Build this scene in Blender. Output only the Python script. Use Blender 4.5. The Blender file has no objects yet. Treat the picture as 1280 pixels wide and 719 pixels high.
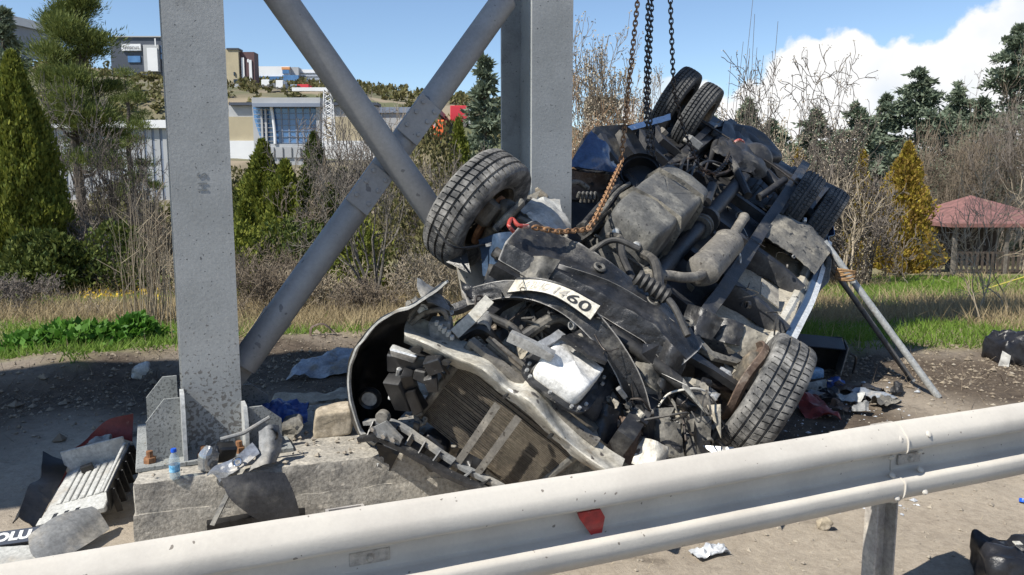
import bpy, math, random
import numpy as np
from mathutils import Vector, Matrix, noise

# ------------------------------------------------------------------ camera, sky, sun, exposure
SC = bpy.context.scene
COL = SC.collection
F, H, P = 985.0, 1.65, math.radians(7.5)
cam_d = bpy.data.cameras.new('camera'); cam = bpy.data.objects.new('camera', cam_d); COL.objects.link(cam)
cam.location = (0, 0, H); cam.rotation_euler = (math.radians(90) - P, 0, 0)
cam_d.sensor_width = 36; cam_d.lens = F / 1280 * 36; cam_d.clip_end = 3000; cam_d.clip_start = 0.05
SC.camera = cam
SUN = Vector((-0.53, -0.38, 0.76)).normalized()      # towards the sun
EL = math.asin(SUN.z); AZ = math.atan2(SUN.x, SUN.y)
W = bpy.data.worlds.new('World'); SC.world = W; W.use_nodes = True
nt = W.node_tree; nt.nodes.clear()
def wn(t, **k):
    n = nt.nodes.new(t)
    for a, b in k.items(): setattr(n, a, b)
    return n
def wm(op, a, b=None, c=None):
    n = wn('ShaderNodeMath', operation=op)
    for i, v in enumerate((a, b, c)):
        if v is None: continue
        if isinstance(v, (int, float)): n.inputs[i].default_value = v
        else: nt.links.new(v, n.inputs[i])
    return n.outputs[0]
sky = wn('ShaderNodeTexSky', sky_type='NISHITA', sun_disc=False, sun_elevation=EL, sun_rotation=AZ, altitude=900, air_density=1.0, dust_density=0.0, ozone_density=3.0)
bg = wn('ShaderNodeBackground'); bg.inputs[1].default_value = 0.108
nt.links.new(sky.outputs[0], bg.inputs[0])
tc = wn('ShaderNodeTexCoord'); sep = wn('ShaderNodeSeparateXYZ'); nt.links.new(tc.outputs['Generated'], sep.inputs[0])
az = wm('ARCTAN2', sep.outputs[0], sep.outputs[1])
n1 = wn('ShaderNodeTexNoise'); n1.inputs['Scale'].default_value = 9; n1.inputs['Detail'].default_value = 9; n1.inputs['Roughness'].default_value = .52
nt.links.new(tc.outputs['Generated'], n1.inputs['Vector'])
n2 = wn('ShaderNodeTexNoise'); n2.inputs['Scale'].default_value = 4.2; n2.inputs['Detail'].default_value = 3
nt.links.new(tc.outputs['Generated'], n2.inputs['Vector'])
# cumulus bank: its top climbs with azimuth to the right, then stays level
r1 = wn('ShaderNodeMapRange'); r1.inputs[1].default_value = .18; r1.inputs[2].default_value = .62; r1.inputs[3].default_value = .118; r1.inputs[4].default_value = .20
nt.links.new(az, r1.inputs[0])
top = wm('ADD', r1.outputs[0], wm('MULTIPLY', wm('SUBTRACT', n1.outputs[0], .5), .17))
top = wm('ADD', top, wm('MULTIPLY', wm('SUBTRACT', n2.outputs[0], .5), .13))
d = wm('SUBTRACT', top, sep.outputs[2])
cm = wn('ShaderNodeMapRange', interpolation_type='SMOOTHSTEP'); cm.inputs[1].default_value = 0; cm.inputs[2].default_value = .011
nt.links.new(d, cm.inputs[0])
lim = wn('ShaderNodeMapRange', interpolation_type='SMOOTHSTEP'); lim.inputs[1].default_value = .13; lim.inputs[2].default_value = .24
nt.links.new(az, lim.inputs[0])
mask = wm('MULTIPLY', cm.outputs[0], lim.outputs[0])
cr = wn('ShaderNodeValToRGB'); cr.color_ramp.elements[0].position = .33; cr.color_ramp.elements[0].color = (.74, .82, .92, 1); cr.color_ramp.elements[1].position = .52; cr.color_ramp.elements[1].color = (1, 1, 1, 1)
n3 = wn('ShaderNodeTexNoise'); n3.inputs['Scale'].default_value = 7; n3.inputs['Detail'].default_value = 5
nt.links.new(tc.outputs['Generated'], n3.inputs['Vector']); nt.links.new(n3.outputs[0], cr.inputs[0])
cb = wn('ShaderNodeBackground'); cb.inputs[1].default_value = .74; nt.links.new(cr.outputs[0], cb.inputs[0])
mx = wn('ShaderNodeMixShader'); nt.links.new(mask, mx.inputs[0]); nt.links.new(bg.outputs[0], mx.inputs[1]); nt.links.new(cb.outputs[0], mx.inputs[2])
wo = wn('ShaderNodeOutputWorld'); nt.links.new(mx.outputs[0], wo.inputs[0])
sd = bpy.data.lights.new('sun', 'SUN'); sd.energy = 4.8; sd.angle = math.radians(.5); sd.color = (1, .95, .86)
so = bpy.data.objects.new('sun', sd); COL.objects.link(so); so.rotation_euler = SUN.to_track_quat('Z', 'Y').to_euler()
SC.view_settings.view_transform = 'Standard'; SC.view_settings.look = 'None'; SC.view_settings.exposure = 0.5; SC.view_settings.gamma = 1
SC.render.engine = 'CYCLES'; SC.cycles.max_bounces = 5; SC.cycles.transparent_max_bounces = 6

# ------------------------------------------------------------------ placing helpers
def ray(px, py):
    r = (px - 640) / F; d = (359.5 - py) / F
    return Vector((r, math.cos(P) + d * math.sin(P), -math.sin(P) + d * math.cos(P)))
def at(px, py, Y): d = ray(px, py); return Vector((0, 0, H)) + d * (Y / d.y)
def atz(px, py, z=0.): d = ray(px, py); return Vector((0, 0, H)) + d * ((z - H) / d.z)
def R3(rx=0, ry=0, rz=0): return Matrix.Rotation(rz, 3, 'Z') @ Matrix.Rotation(ry, 3, 'Y') @ Matrix.Rotation(rx, 3, 'X')
def frame(x, y):                       # 3x3 with columns x, y', x cross y
    x = Vector(x).normalized(); y = Vector(y); y = (y - x * x.dot(y)).normalized(); z = x.cross(y)
    return Matrix((x, y, z)).transposed()
I3 = Matrix.Identity(3)

class MB:
    def __init__(s): s.v = []; s.f = []
    def add(s, vs, fs):
        o = len(s.v); s.v += [Vector(p) for p in vs]; s.f += [tuple(i + o for i in q) for q in fs]; return s
    def box(s, c, size, R=None, bev=.0):
        hx, hy, hz = (k / 2 for k in size); R = R or I3; c = Vector(c)
        b = min(bev, .45 * min(size))
        if b <= 0:
            vs = [c + R @ Vector((x, y, z)) for x in (-hx, hx) for y in (-hy, hy) for z in (-hz, hz)]
            return s.add(vs, [(0, 1, 3, 2), (4, 6, 7, 5), (0, 4, 5, 1), (2, 3, 7, 6), (0, 2, 6, 4), (1, 5, 7, 3)])
        vs = []; ix = {}
        for x in (-1, 1):
            for y in (-1, 1):
                for z in (-1, 1):
                    for a in range(3):
                        q = [x * (hx - (0 if a == 0 else b)), y * (hy - (0 if a == 1 else b)), z * (hz - (0 if a == 2 else b))]
                        ix[(x, y, z, a)] = len(vs); vs.append(c + R @ Vector(q))
        fs = []
        for a in range(3):
            for sg in (-1, 1):
                o = [k for k in range(3) if k != a]; q = []
                for (m, n) in ((-1, -1), (1, -1), (1, 1), (-1, 1)):
                    t = [0, 0, 0]; t[a] = sg; t[o[0]] = m; t[o[1]] = n; q.append(ix[(*t, a)])
                fs.append(tuple(q))
                m2 = sg
        for a in range(3):
            o = [k for k in range(3) if k != a]
            for m in (-1, 1):
                for n in (-1, 1):
                    q = []
                    for (e, fa) in ((-1, o[0]), (1, o[0]), (1, o[1]), (-1, o[1])):
                        t = [0, 0, 0]; t[a] = e; t[o[0]] = m; t[o[1]] = n; q.append(ix[(*t, fa)])
                    fs.append(tuple(q))
        for x in (-1, 1):
            for y in (-1, 1):
                for z in (-1, 1): fs.append(tuple(ix[(x, y, z, a)] for a in range(3)))
        return s.add(vs, fs)
    def sweep(s, path, sec, up=(0, 0, 1), closed=False, caps=True, scale=None, secclosed=True):
        path = [Vector(p) for p in path]; n = len(path); m = len(sec); vs = []; up = Vector(up)
        for i, p in enumerate(path):
            t = (path[(i + 1) % n] - path[i - 1]) if closed else (path[min(i + 1, n - 1)] - path[max(i - 1, 0)])
            t.normalize(); a = t.cross(up)
            if a.length < 1e-4: a = t.cross(Vector((1, .3, .2)))
            a.normalize(); b = a.cross(t); k = scale[i] if scale else 1
            for (x, y) in sec: vs.append(p + a * (x * k) + b * (y * k))
        fs = []
        for i in range(n if closed else n - 1):
            j = (i + 1) % n
            for q in range(m if secclosed else m - 1):
                r = (q + 1) % m; fs.append((i * m + q, i * m + r, j * m + r, j * m + q))
        if caps and not closed and secclosed: fs += [tuple(range(m - 1, -1, -1)), tuple((n - 1) * m + q for q in range(m))]
        return s.add(vs, fs)
    def tube(s, path, r, n=8, closed=False, smooth=0):
        path = [Vector(p) for p in path]
        if smooth: path = spline(path, smooth)
        sec = [(math.cos(2 * math.pi * k / n), math.sin(2 * math.pi * k / n)) for k in range(n)]
        if isinstance(r, (int, float)): rs = [r] * len(path)
        else: rs = [r[0] + (r[-1] - r[0]) * i / max(1, len(path) - 1) for i in range(len(path))] if len(r) != len(path) else r
        t = path[-1] - path[0]
        up = (0, 0, 1) if abs(t.normalized().z if t.length else 0) < .9 else (0.2, 1, 0)
        return s.sweep(path, sec, up, closed, True, rs)
    def lathe(s, prof, c=(0, 0, 0), axis=(0, 0, 1), n=24, closed=False, caps=False):
        ax = Vector(axis).normalized(); a = ax.orthogonal().normalized(); b = ax.cross(a); c = Vector(c); vs = []; m = len(prof)
        for k in range(n):
            t = 2 * math.pi * k / n; d = a * math.cos(t) + b * math.sin(t)
            for (r, h) in prof: vs.append(c + d * r + ax * h)
        fs = []
        for k in range(n):
            j = (k + 1) % n
            for q in range(m if closed else m - 1):
                r = (q + 1) % m; fs.append((k * m + q, j * m + q, j * m + r, k * m + r))
        if caps: fs += [tuple(k * m for k in range(n - 1, -1, -1)), tuple(k * m + m - 1 for k in range(n))]
        return s.add(vs, fs)
    def prism(s, poly, th, o=(0, 0, 0), R=None):
        R = R or I3; o = Vector(o); m = len(poly)
        vs = [o + R @ Vector((x, y, -th / 2)) for x, y in poly] + [o + R @ Vector((x, y, th / 2)) for x, y in poly]
        return s.add(vs, [tuple(range(m - 1, -1, -1)), tuple(range(m, 2 * m))] + [(i, (i + 1) % m, m + (i + 1) % m, m + i) for i in range(m)])
    def sheet(s, ctrl, nu=12, nv=12, th=.004, amp=.0, fs=6., seed=0, sharp=False):
        """bent sheet: ctrl is a grid of points, smoothly interpolated, crumpled by noise, with thickness"""
        ctrl = [[Vector(p) for p in r] for r in ctrl]; ru = len(ctrl); rv = len(ctrl[0])
        def cr(ps, t):
            n = len(ps)
            if n == 1: return ps[0]
            x = t * (n - 1); i = min(int(x), n - 2); u = x - i
            if sharp or n == 2: return ps[i] * (1 - u) + ps[i + 1] * u
            p0 = ps[i - 1] if i > 0 else ps[i] * 2 - ps[i + 1]; p3 = ps[i + 2] if i + 2 < n else ps[i + 1] * 2 - ps[i]
            p1, p2 = ps[i], ps[i + 1]
            return .5 * ((2 * p1) + (p2 - p0) * u + (2 * p0 - 5 * p1 + 4 * p2 - p3) * u * u + (3 * p1 - p0 - 3 * p2 + p3) * u ** 3)
        G = [[cr([cr(row, j / nv) for row in ctrl], i / nu) for j in range(nv + 1)] for i in range(nu + 1)]
        N = [[None] * (nv + 1) for _ in range(nu + 1)]
        for i in range(nu + 1):
            for j in range(nv + 1):
                a = G[min(i + 1, nu)][j] - G[max(i - 1, 0)][j]; b = G[i][min(j + 1, nv)] - G[i][max(j - 1, 0)]
                q = a.cross(b); N[i][j] = q.normalized() if q.length > 1e-9 else Vector((0, 0, 1))
        if amp:
            for i in range(nu + 1):
                for j in range(nv + 1):
                    p = G[i][j] * fs + Vector((seed * 7.3, seed * 3.1, 0)); k = noise.noise(p) + .6 * (1 - 2 * abs(noise.noise(p * 2.1)))- .3
                    G[i][j] = G[i][j] + N[i][j] * (amp * k)
        m = nv + 1; K = (nu + 1) * m; vs = [G[i][j] + N[i][j] * th / 2 for i in range(nu + 1) for j in range(m)] + [G[i][j] - N[i][j] * th / 2 for i in range(nu + 1) for j in range(m)]
        f = []
        for i in range(nu):
            for j in range(nv):
                a = i * m + j; f += [(a, a + m, a + m + 1, a + 1), (K + a, K + a + 1, K + a + m + 1, K + a + m)]
        for i in range(nu):
            for a in (i * m, i * m + nv): f.append((a, a + m, K + a + m, K + a))
        for j in range(nv):
            for a in (j, nu * m + j): f.append((a, a + 1, K + a + 1, K + a))
        return s.add(vs, f)
    def dent(s, amp, fs, seed=0):
        for i, p in enumerate(s.v): s.v[i] = p + noise.noise_vector(p * fs + Vector((seed * 5.1, seed, 2))) * amp
        return s
    def build(s, name, mat, parent=None, ang=35, kind=None, label=None):
        me = bpy.data.meshes.new(name); me.from_pydata([tuple(p) for p in s.v], [], s.f)
        import bmesh
        bm = bmesh.new(); bm.from_mesh(me); bmesh.ops.recalc_face_normals(bm, faces=bm.faces); bm.to_mesh(me); bm.free()
        me.polygons.foreach_set('use_smooth', [True] * len(me.polygons)); me.set_sharp_from_angle(angle=math.radians(ang))
        return link(name, me, mat, parent, kind, label)
def link(name, me, mat, parent=None, kind=None, label=None):
    o = bpy.data.objects.new(name, me); COL.objects.link(o)
    if mat is not None and not me.materials: me.materials.append(M[mat] if isinstance(mat, str) else mat)
    if parent: o.parent = parent
    if kind: o['kind'] = kind
    if label: o['label'] = label
    return o
def tag(o, label, cat, group=None, kind=None):
    o['label'] = label; o['category'] = cat
    if group: o['group'] = group
    if kind: o['kind'] = kind
    return o
def struct(o): o['kind'] = 'structure'; return o
def empty(name, loc=(0, 0, 0), R=None):
    o = bpy.data.objects.new(name, None); COL.objects.link(o); o.empty_display_size = .1
    o.matrix_world = Matrix.Translation(Vector(loc)) @ (R or I3).to_4x4(); return o
def thing(name, label, cat, loc=(0, 0, 0), R=None, group=None): return tag(empty(name, loc, R), label, cat, group)
def copy_tree(o, parent=None):
    c = o.copy(); COL.objects.link(c); c.parent = parent
    for ch in list(o.children): copy_tree(ch, c)
    return c
def spline(ps, k=6):
    ps = [Vector(p) for p in ps]; out = []
    for i in range(len(ps) - 1):
        p1, p2 = ps[i], ps[i + 1]; p0 = ps[i - 1] if i else p1 * 2 - p2; p3 = ps[i + 2] if i + 2 < len(ps) else p2 * 2 - p1
        for q in range(k):
            u = q / k; out.append(.5 * ((2 * p1) + (p2 - p0) * u + (2 * p0 - 5 * p1 + 4 * p2 - p3) * u * u + (3 * p1 - p0 - 3 * p2 + p3) * u ** 3))
    return out + [ps[-1]]
def npmesh(name, V, k):
    """V: (n*k,3) array, each k rows one face"""
    me = bpy.data.meshes.new(name); n = len(V) // k
    me.vertices.add(len(V)); me.vertices.foreach_set('co', V.astype(np.float32).ravel())
    me.loops.add(len(V)); me.loops.foreach_set('vertex_index', np.arange(len(V), dtype=np.int32))
    me.polygons.add(n); me.polygons.foreach_set('loop_start', np.arange(0, len(V), k, dtype=np.int32)); me.polygons.foreach_set('loop_total', np.full(n, k, dtype=np.int32))
    me.update(); me.validate(); return me
def text_mesh(body, size=1., extrude=.0, bold=0.0):
    cu = bpy.data.curves.new('text', 'FONT'); cu.body = body; cu.size = size; cu.extrude = extrude; cu.offset = bold; cu.align_x = 'CENTER'; cu.align_y = 'CENTER'; cu.resolution_u = 3
    o = bpy.data.objects.new('text', cu); COL.objects.link(o); dg = bpy.context.evaluated_depsgraph_get(); dg.update()
    me = bpy.data.meshes.new_from_object(o.evaluated_get(dg)); bpy.data.objects.remove(o); me.materials.clear(); return me

# ------------------------------------------------------------------ materials
M = {}
def lin(c):
    if isinstance(c, (int, float)): c = (c, c, c)
    return (*c, 1)
def pm(name, a, b=None, rough=.6, metal=0., scale=5., det=5., thr=(.35, .65), dust=None, dustscale=3., dustthr=(.45, .6), spots=None, spotscale=30., spotthr=(.64, .68), bump=.0, bumpscale=40., rnd=None, trans=0., spec=.5, stretch=None, seed=0., edge=None, edgethr=(.54, .62), fine=.42, finescale=48., mudz=None):
    m = bpy.data.materials.new(name); m.use_nodes = True; t = m.node_tree; N = t.nodes; Lk = t.links.new
    bs = N['Principled BSDF']; bs.inputs['Roughness'].default_value = rough; bs.inputs['Metallic'].default_value = metal; bs.inputs['Specular IOR Level'].default_value = spec
    tc = N.new('ShaderNodeTexCoord'); mp = N.new('ShaderNodeMapping'); Lk(tc.outputs['Object'], mp.inputs[0]); mp.inputs['Location'].default_value = (seed, seed * 2, 0)
    if stretch: mp.inputs['Scale'].default_value = stretch
    def nz(sc, dt=5, rg=.55):
        n = N.new('ShaderNodeTexNoise'); n.inputs['Scale'].default_value = sc; n.inputs['Detail'].default_value = dt; n.inputs['Roughness'].default_value = rg; Lk(mp.outputs[0], n.inputs['Vector']); return n.outputs[0]
    def rng(x, lo, hi):
        n = N.new('ShaderNodeMapRange'); n.interpolation_type = 'SMOOTHSTEP'; n.inputs[1].default_value = lo; n.inputs[2].default_value = hi; Lk(x, n.inputs[0]); return n.outputs[0]
    def mixc(f, c1, c2):
        n = N.new('ShaderNodeMix'); n.data_type = 'RGBA'; Lk(f, n.inputs[0])
        for i, c in ((6, c1), (7, c2)):
            if hasattr(c, 'is_linked'): Lk(c, n.inputs[i])
            else: n.inputs[i].default_value = lin(c)
        return n.outputs[2]
    col = None
    if b is not None: col = mixc(rng(nz(scale, det), *thr), a, b)
    if rnd is not None:
        g = N.new('ShaderNodeNewGeometry'); r = mixc(g.outputs['Random Per Island'], a if col is None else col, rnd); col = r
    if dust is not None:
        f = rng(nz(dustscale, 8, .65), *dustthr); col = mixc(f, a if col is None else col, dust)
        rr = N.new('ShaderNodeMapRange'); rr.inputs[3].default_value = rough; rr.inputs[4].default_value = .92; Lk(f, rr.inputs[0]); Lk(rr.outputs[0], bs.inputs['Roughness'])
        if metal:
            mm = N.new('ShaderNodeMapRange'); mm.inputs[3].default_value = metal; mm.inputs[4].default_value = 0; Lk(f, mm.inputs[0]); Lk(mm.outputs[0], bs.inputs['Metallic'])
    if spots is not None: col = mixc(rng(nz(spotscale, 2, .4), *spotthr), a if col is None else col, spots)
    if fine and rnd is None and scale > 1 and b is not None:
        mr_ = N.new('ShaderNodeMapRange'); mr_.inputs[1].default_value = .32; mr_.inputs[2].default_value = .68; mr_.inputs[3].default_value = 1 - fine; mr_.inputs[4].default_value = 1 + fine * .55; Lk(nz(finescale, 10, .72), mr_.inputs[0])
        mm2 = N.new('ShaderNodeMix'); mm2.data_type = 'RGBA'; mm2.blend_type = 'MULTIPLY'; mm2.inputs[0].default_value = 1; Lk(col, mm2.inputs[6]); Lk(mr_.outputs[0], mm2.inputs[7]); col = mm2.outputs[2]
    if mudz is not None:
        sx_ = N.new('ShaderNodeSeparateXYZ'); Lk(tc.outputs['Object'], sx_.inputs[0]); g_ = N.new('ShaderNodeMapRange'); g_.inputs[1].default_value = mudz[0]; g_.inputs[2].default_value = mudz[1]; g_.inputs[3].default_value = .16; g_.inputs[4].default_value = -.12; Lk(sx_.outputs[2], g_.inputs[0])
        ad = N.new('ShaderNodeMath'); ad.operation = 'ADD'; Lk(nz(58, 4, .5), ad.inputs[0]); Lk(g_.outputs[0], ad.inputs[1]); col = mixc(rng(ad.outputs[0], .62, .70), col, (.165, .158, .145))
    if edge is not None:
        ge = N.new('ShaderNodeNewGeometry'); col = mixc(rng(ge.outputs['Pointiness'], *edgethr), a if col is None else col, edge)
    if col is not None: Lk(col, bs.inputs['Base Color'])
    else: bs.inputs['Base Color'].default_value = lin(a)
    if bump:
        bp = N.new('ShaderNodeBump'); bp.inputs['Strength'].default_value = bump; bp.inputs['Distance'].default_value = .01; Lk(nz(bumpscale, 8, .65), bp.inputs['Height']); Lk(bp.outputs[0], bs.inputs['Normal'])
    if trans:
        out = N['Material Output']; tr = N.new('ShaderNodeBsdfTranslucent'); mxs = N.new('ShaderNodeMixShader'); mxs.inputs[0].default_value = trans
        if col is not None: Lk(col, tr.inputs[0])
        else: tr.inputs[0].default_value = lin(a)
        Lk(bs.outputs[0], mxs.inputs[1]); Lk(tr.outputs[0], mxs.inputs[2]); Lk(mxs.outputs[0], out.inputs[0])
    M[name] = m; return m
DUST = (.36, .31, .245)
pm('galv', (.39, .40, .39), (.32, .33, .32), rough=.55, metal=.0, scale=3, dust=(.26, .265, .255), dustscale=1.6, dustthr=(.56, .66), fine=.16, finescale=90, mudz=(.1, .85), spots=(.13, .135, .135), spotscale=75, spotthr=(.705, .725), bump=.15, bumpscale=60)
pm('galv_speck', (.30, .31, .30), (.24, .25, .24), rough=.7, scale=6, spots=(.14, .145, .14), spotscale=95, spotthr=(.56, .62), fine=.2, bump=.25, bumpscale=60)
pm('galv_edge', (.50, .51, .50), (.40, .41, .40), rough=.6, scale=9)
pm('brace', (.33, .33, .325), (.27, .27, .268), rough=.55, metal=.1, scale=4, fine=.14, spots=(.16, .16, .165), spotscale=18, spotthr=(.69, .72), dust=(.33, .32, .30), dustscale=2.5, dustthr=(.56, .7), bump=.1)
pm('rail', (.56, .525, .465), (.50, .465, .41), rough=.75, spec=.3, scale=3.5, dust=(.60, .56, .49), dustscale=2.3, dustthr=(.42, .7), fine=.05, finescale=70, spots=(.22, .195, .165), spotscale=46, spotthr=(.735, .75), bump=.10, bumpscale=120)
pm('rail_post', (.42, .39, .35), (.34, .31, .28), rough=.6, scale=6, dust=(.5, .45, .38), dustscale=4)
pm('reflector', (.42, .03, .025), (.33, .03, .03), rough=.35, scale=30, dust=(.4, .2, .17), dustscale=20, dustthr=(.55, .75))
pm('concrete', (.42, .39, .335), (.30, .28, .245), rough=.95, scale=4, dust=(.22, .21, .19), dustscale=3.2, dustthr=(.48, .62), spots=(.50, .46, .39), spotscale=22, spotthr=(.58, .7), fine=.5, finescale=60, bump=.6, bumpscale=45)
pm('concrete2', (.40, .35, .27), (.30, .26, .20), rough=.95, scale=7, bump=.6, bumpscale=30)
pm('steel_black', (.014, .015, .017), (.035, .035, .037), rough=.34, metal=.0, scale=9, dust=(.17, .158, .138), dustscale=5, dustthr=(.54, .74), spots=(.3, .28, .25), spotscale=90, spotthr=(.73, .76), bump=.3, bumpscale=50)
pm('steel_worn', (.014, .015, .017), (.04, .04, .042), rough=.36, scale=7, edge=(.42, .40, .37), edgethr=(.53, .60), dust=(.16, .15, .13), dustscale=4, dustthr=(.52, .72), spots=(.30, .28, .25), spotscale=110, spotthr=(.735, .77), bump=.5, bumpscale=45)
pm('steel_dusty', (.085, .082, .075), (.19, .178, .152), rough=.6, scale=6, dust=(.30, .275, .225), dustscale=4.5, dustthr=(.5, .66), spots=(.045, .045, .045), spotscale=28, spotthr=(.64, .68), bump=.4, bumpscale=45)
pm('floor_dusty', (.44, .40, .325), (.34, .31, .25), rough=.9, scale=4, dust=(.23, .21, .18), dustscale=6, dustthr=(.55, .68), spots=(.12, .11, .1), spotscale=34, spotthr=(.66, .70), bump=.4, bumpscale=40)
pm('cream', (.56, .54, .48), (.44, .41, .34), rough=.5, scale=5, dust=(.27, .20, .12), dustscale=4, dustthr=(.56, .72), spots=(.10, .09, .08), spotscale=22, spotthr=(.68, .71), bump=.25, bumpscale=25)
pm('alu', (.62, .62, .60), (.42, .42, .41), rough=.38, metal=.5, scale=10, dust=(.16, .15, .14), dustscale=10, dustthr=(.58, .68), bump=.3, bumpscale=30)
pm('pan_white', (.84, .83, .79), (.74, .72, .67), rough=.4, scale=5, dust=(.10, .10, .10), dustscale=7, dustthr=(.60, .64), bump=.2, bumpscale=20)
pm('plastic_black', (.010, .010, .011), (.02, .02, .021), rough=.36, scale=8, dust=(.11, .10, .09), dustscale=5, dustthr=(.58, .8), bump=.1, bumpscale=60)
pm('rubber_hose', (.018, .018, .019), (.05, .048, .045), rough=.6, scale=14, dust=(.18, .165, .14), dustscale=9, dustthr=(.5, .7))
pm('tyre', (.03, .031, .032), (.07, .07, .07), rough=.8, scale=14, dust=(.30, .29, .27), dustscale=11, dustthr=(.36, .72), bump=.3, bumpscale=80)
pm('tyre_rear', (.045, .047, .05), (.07, .072, .074), rough=.8, scale=8, dust=(.20, .195, .185), dustscale=5, dustthr=(.42, .8), bump=.3, bumpscale=80)
pm('wheel_steel', (.09, .085, .075), (.16, .14, .11), rough=.65, metal=.3, scale=9, dust=(.25, .2, .14), dustscale=7, dustthr=(.45, .65), bump=.3)
pm('rust_shield', (.105, .07, .052), (.17, .12, .09), rough=.7, scale=9, dust=(.26, .22, .18), dustscale=6, dustthr=(.5, .65), bump=.4, bumpscale=40)
pm('rust', (.20, .085, .035), (.30, .15, .07), rough=.85, scale=18, dust=(.10, .06, .04), dustscale=14, dustthr=(.5, .65), bump=.3)
pm('chain_rust', (.30, .155, .075), (.42, .25, .13), rough=.75, metal=.3, scale=22, dust=(.13, .07, .04), dustscale=16, dustthr=(.5, .66))
pm('chain_dark', (.05, .045, .042), (.09, .075, .065), rough=.5, metal=.5, scale=20, dust=(.12, .07, .045), dustscale=2.0, dustthr=(.56, .66))
pm('hook_red', (.42, .06, .045), (.32, .05, .04), rough=.45, scale=12, dust=(.55, .42, .36), dustscale=15, dustthr=(.52, .62))
pm('radiator', (.125, .108, .086), (.18, .155, .12), rough=.6, metal=.3, scale=6, dust=(.22, .18, .13), dustscale=4, dustthr=(.5, .7))
pm('tank', (.13, .128, .12), (.085, .085, .082), rough=.65, scale=4, dust=(.25, .24, .21), dustscale=5, dustthr=(.45, .7), spots=(.04, .04, .04), spotscale=40, spotthr=(.68, .71), bump=.3, bumpscale=35)
pm('muffler', (.20, .185, .16), (.145, .135, .12), rough=.7, metal=.1, scale=5, dust=(.31, .285, .24), dustscale=5, dustthr=(.48, .68), spots=(.07, .06, .05), spotscale=40, spotthr=(.66, .69), bump=.25)
pm('under_dark', (.018, .019, .022), (.04, .04, .043), rough=.5, scale=5, dust=(.12, .115, .105), dustscale=4, dustthr=(.5, .72), bump=.3)
pm('blue_paint', (.065, .125, .26), (.055, .105, .22), rough=.32, scale=3, dust=(.30, .33, .38), dustscale=6, dustthr=(.6, .75), spec=.6)
pm('white_paint', (.74, .75, .74), (.66, .67, .66), rough=.4, scale=4, dust=(.42, .39, .33), dustscale=7, dustthr=(.58, .72))
pm('sill_blue', (.035, .06, .11), (.05, .08, .13), rough=.3, scale=5, dust=(.2, .2, .2), dustscale=8, dustthr=(.6, .75))
pm('plate_white', (.72, .69, .60), (.62, .57, .46), rough=.5, scale=9, dust=(.45, .40, .32), dustscale=20, dustthr=(.58, .7))
pm('ink_black', .02, rough=.5)
pm('ink_grey', (.30, .28, .25), (.48, .45, .39), rough=.6, scale=60)
pm('ink_faint', (.47, .42, .32), (.60, .56, .47), rough=.6, scale=50)
pm('chrome', (.6, .6, .6), rough=.2, metal=.9)
pm('lamp_glass', (.42, .43, .44), (.30, .31, .32), rough=.15, metal=.6, scale=20, dust=(.4, .37, .33), dustscale=10, dustthr=(.5, .7))
pm('grey_plastic', (.22, .225, .225), (.17, .173, .175), rough=.6, scale=5, dust=(.36, .34, .30), dustscale=5, dustthr=(.45, .65), bump=.15)
pm('grey_light', (.50, .50, .47), (.42, .415, .39), rough=.65, scale=5, dust=(.36, .33, .28), dustscale=6, dustthr=(.52, .7), bump=.1)
pm('red_panel', (.22, .035, .03), (.17, .028, .026), rough=.4, scale=6, dust=(.32, .22, .18), dustscale=6, dustthr=(.55, .7))
pm('wire_white', (.6, .57, .5), rough=.6)
pm('pole_galv', (.42, .43, .42), (.34, .35, .345), rough=.5, metal=.2, scale=8, dust=(.25, .22, .18), dustscale=9, dustthr=(.55, .68))
pm('pole_dark', (.075, .075, .075), (.11, .105, .10), rough=.55, scale=9, dust=(.2, .17, .13), dustscale=6, dustthr=(.55, .7))
pm('rope', (.36, .22, .10), (.27, .16, .08), rough=.9, scale=40, bump=.5)
pm('cloth_black', (.012, .012, .014), (.022, .022, .025), rough=.32, scale=8, dust=(.10, .095, .09), dustscale=9, dustthr=(.6, .8), bump=.5, bumpscale=22)
pm('cloth_pale', (.55, .54, .50), rough=.9)
pm('foil', (.35, .38, .42), (.25, .28, .32), rough=.35, metal=.2, scale=9, dust=(.3, .28, .25), dustscale=6)
pm('tarp_blue', (.02, .06, .25), (.03, .09, .32), rough=.35, scale=12, dust=(.1, .12, .2), dustscale=8, dustthr=(.55, .7))
pm('stone', (.40, .34, .25), (.31, .26, .19), rough=.95, scale=7, dust=(.46, .40, .31), dustscale=8, bump=.5, bumpscale=20)
pm('cap_blue', (.01, .09, .55), rough=.35)
pm('label_blue', (.06, .33, .62), (.25, .52, .75), rough=.4, scale=50)
pm('wood_dark', (.055, .042, .034), (.09, .07, .055), rough=.85, scale=10)
pm('roof_red', (.21, .105, .09), (.165, .08, .07), rough=.85, scale=8, dust=(.27, .13, .115), dustscale=4)
pm('bark', (.075, .06, .048), (.12, .10, .08), rough=.95, scale=12, bump=.6, bumpscale=30)
pm('bark_grey', (.13, .115, .095), (.19, .17, .145), rough=.95, scale=12)
pm('twig_grey', (.20, .175, .15), rough=.95, rnd=(.11, .092, .078))
pm('twig_tan', (.40, .34, .25), rough=.9, rnd=(.27, .22, .155))
pm('twig_brown', (.20, .16, .115), rough=.95, rnd=(.125, .10, .075))
pm('twig_orange', (.28, .17, .095), rough=.95, rnd=(.19, .12, .07))
pm('twig_dark', (.07, .058, .05), rough=.95, rnd=(.10, .085, .07))
pm('bud', (.42, .36, .28), rough=.9, rnd=(.28, .24, .16))
pm('leaf_thuja', (.10, .135, .026), rough=.75, rnd=(.23, .245, .042), trans=.25, spec=.2)
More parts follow.
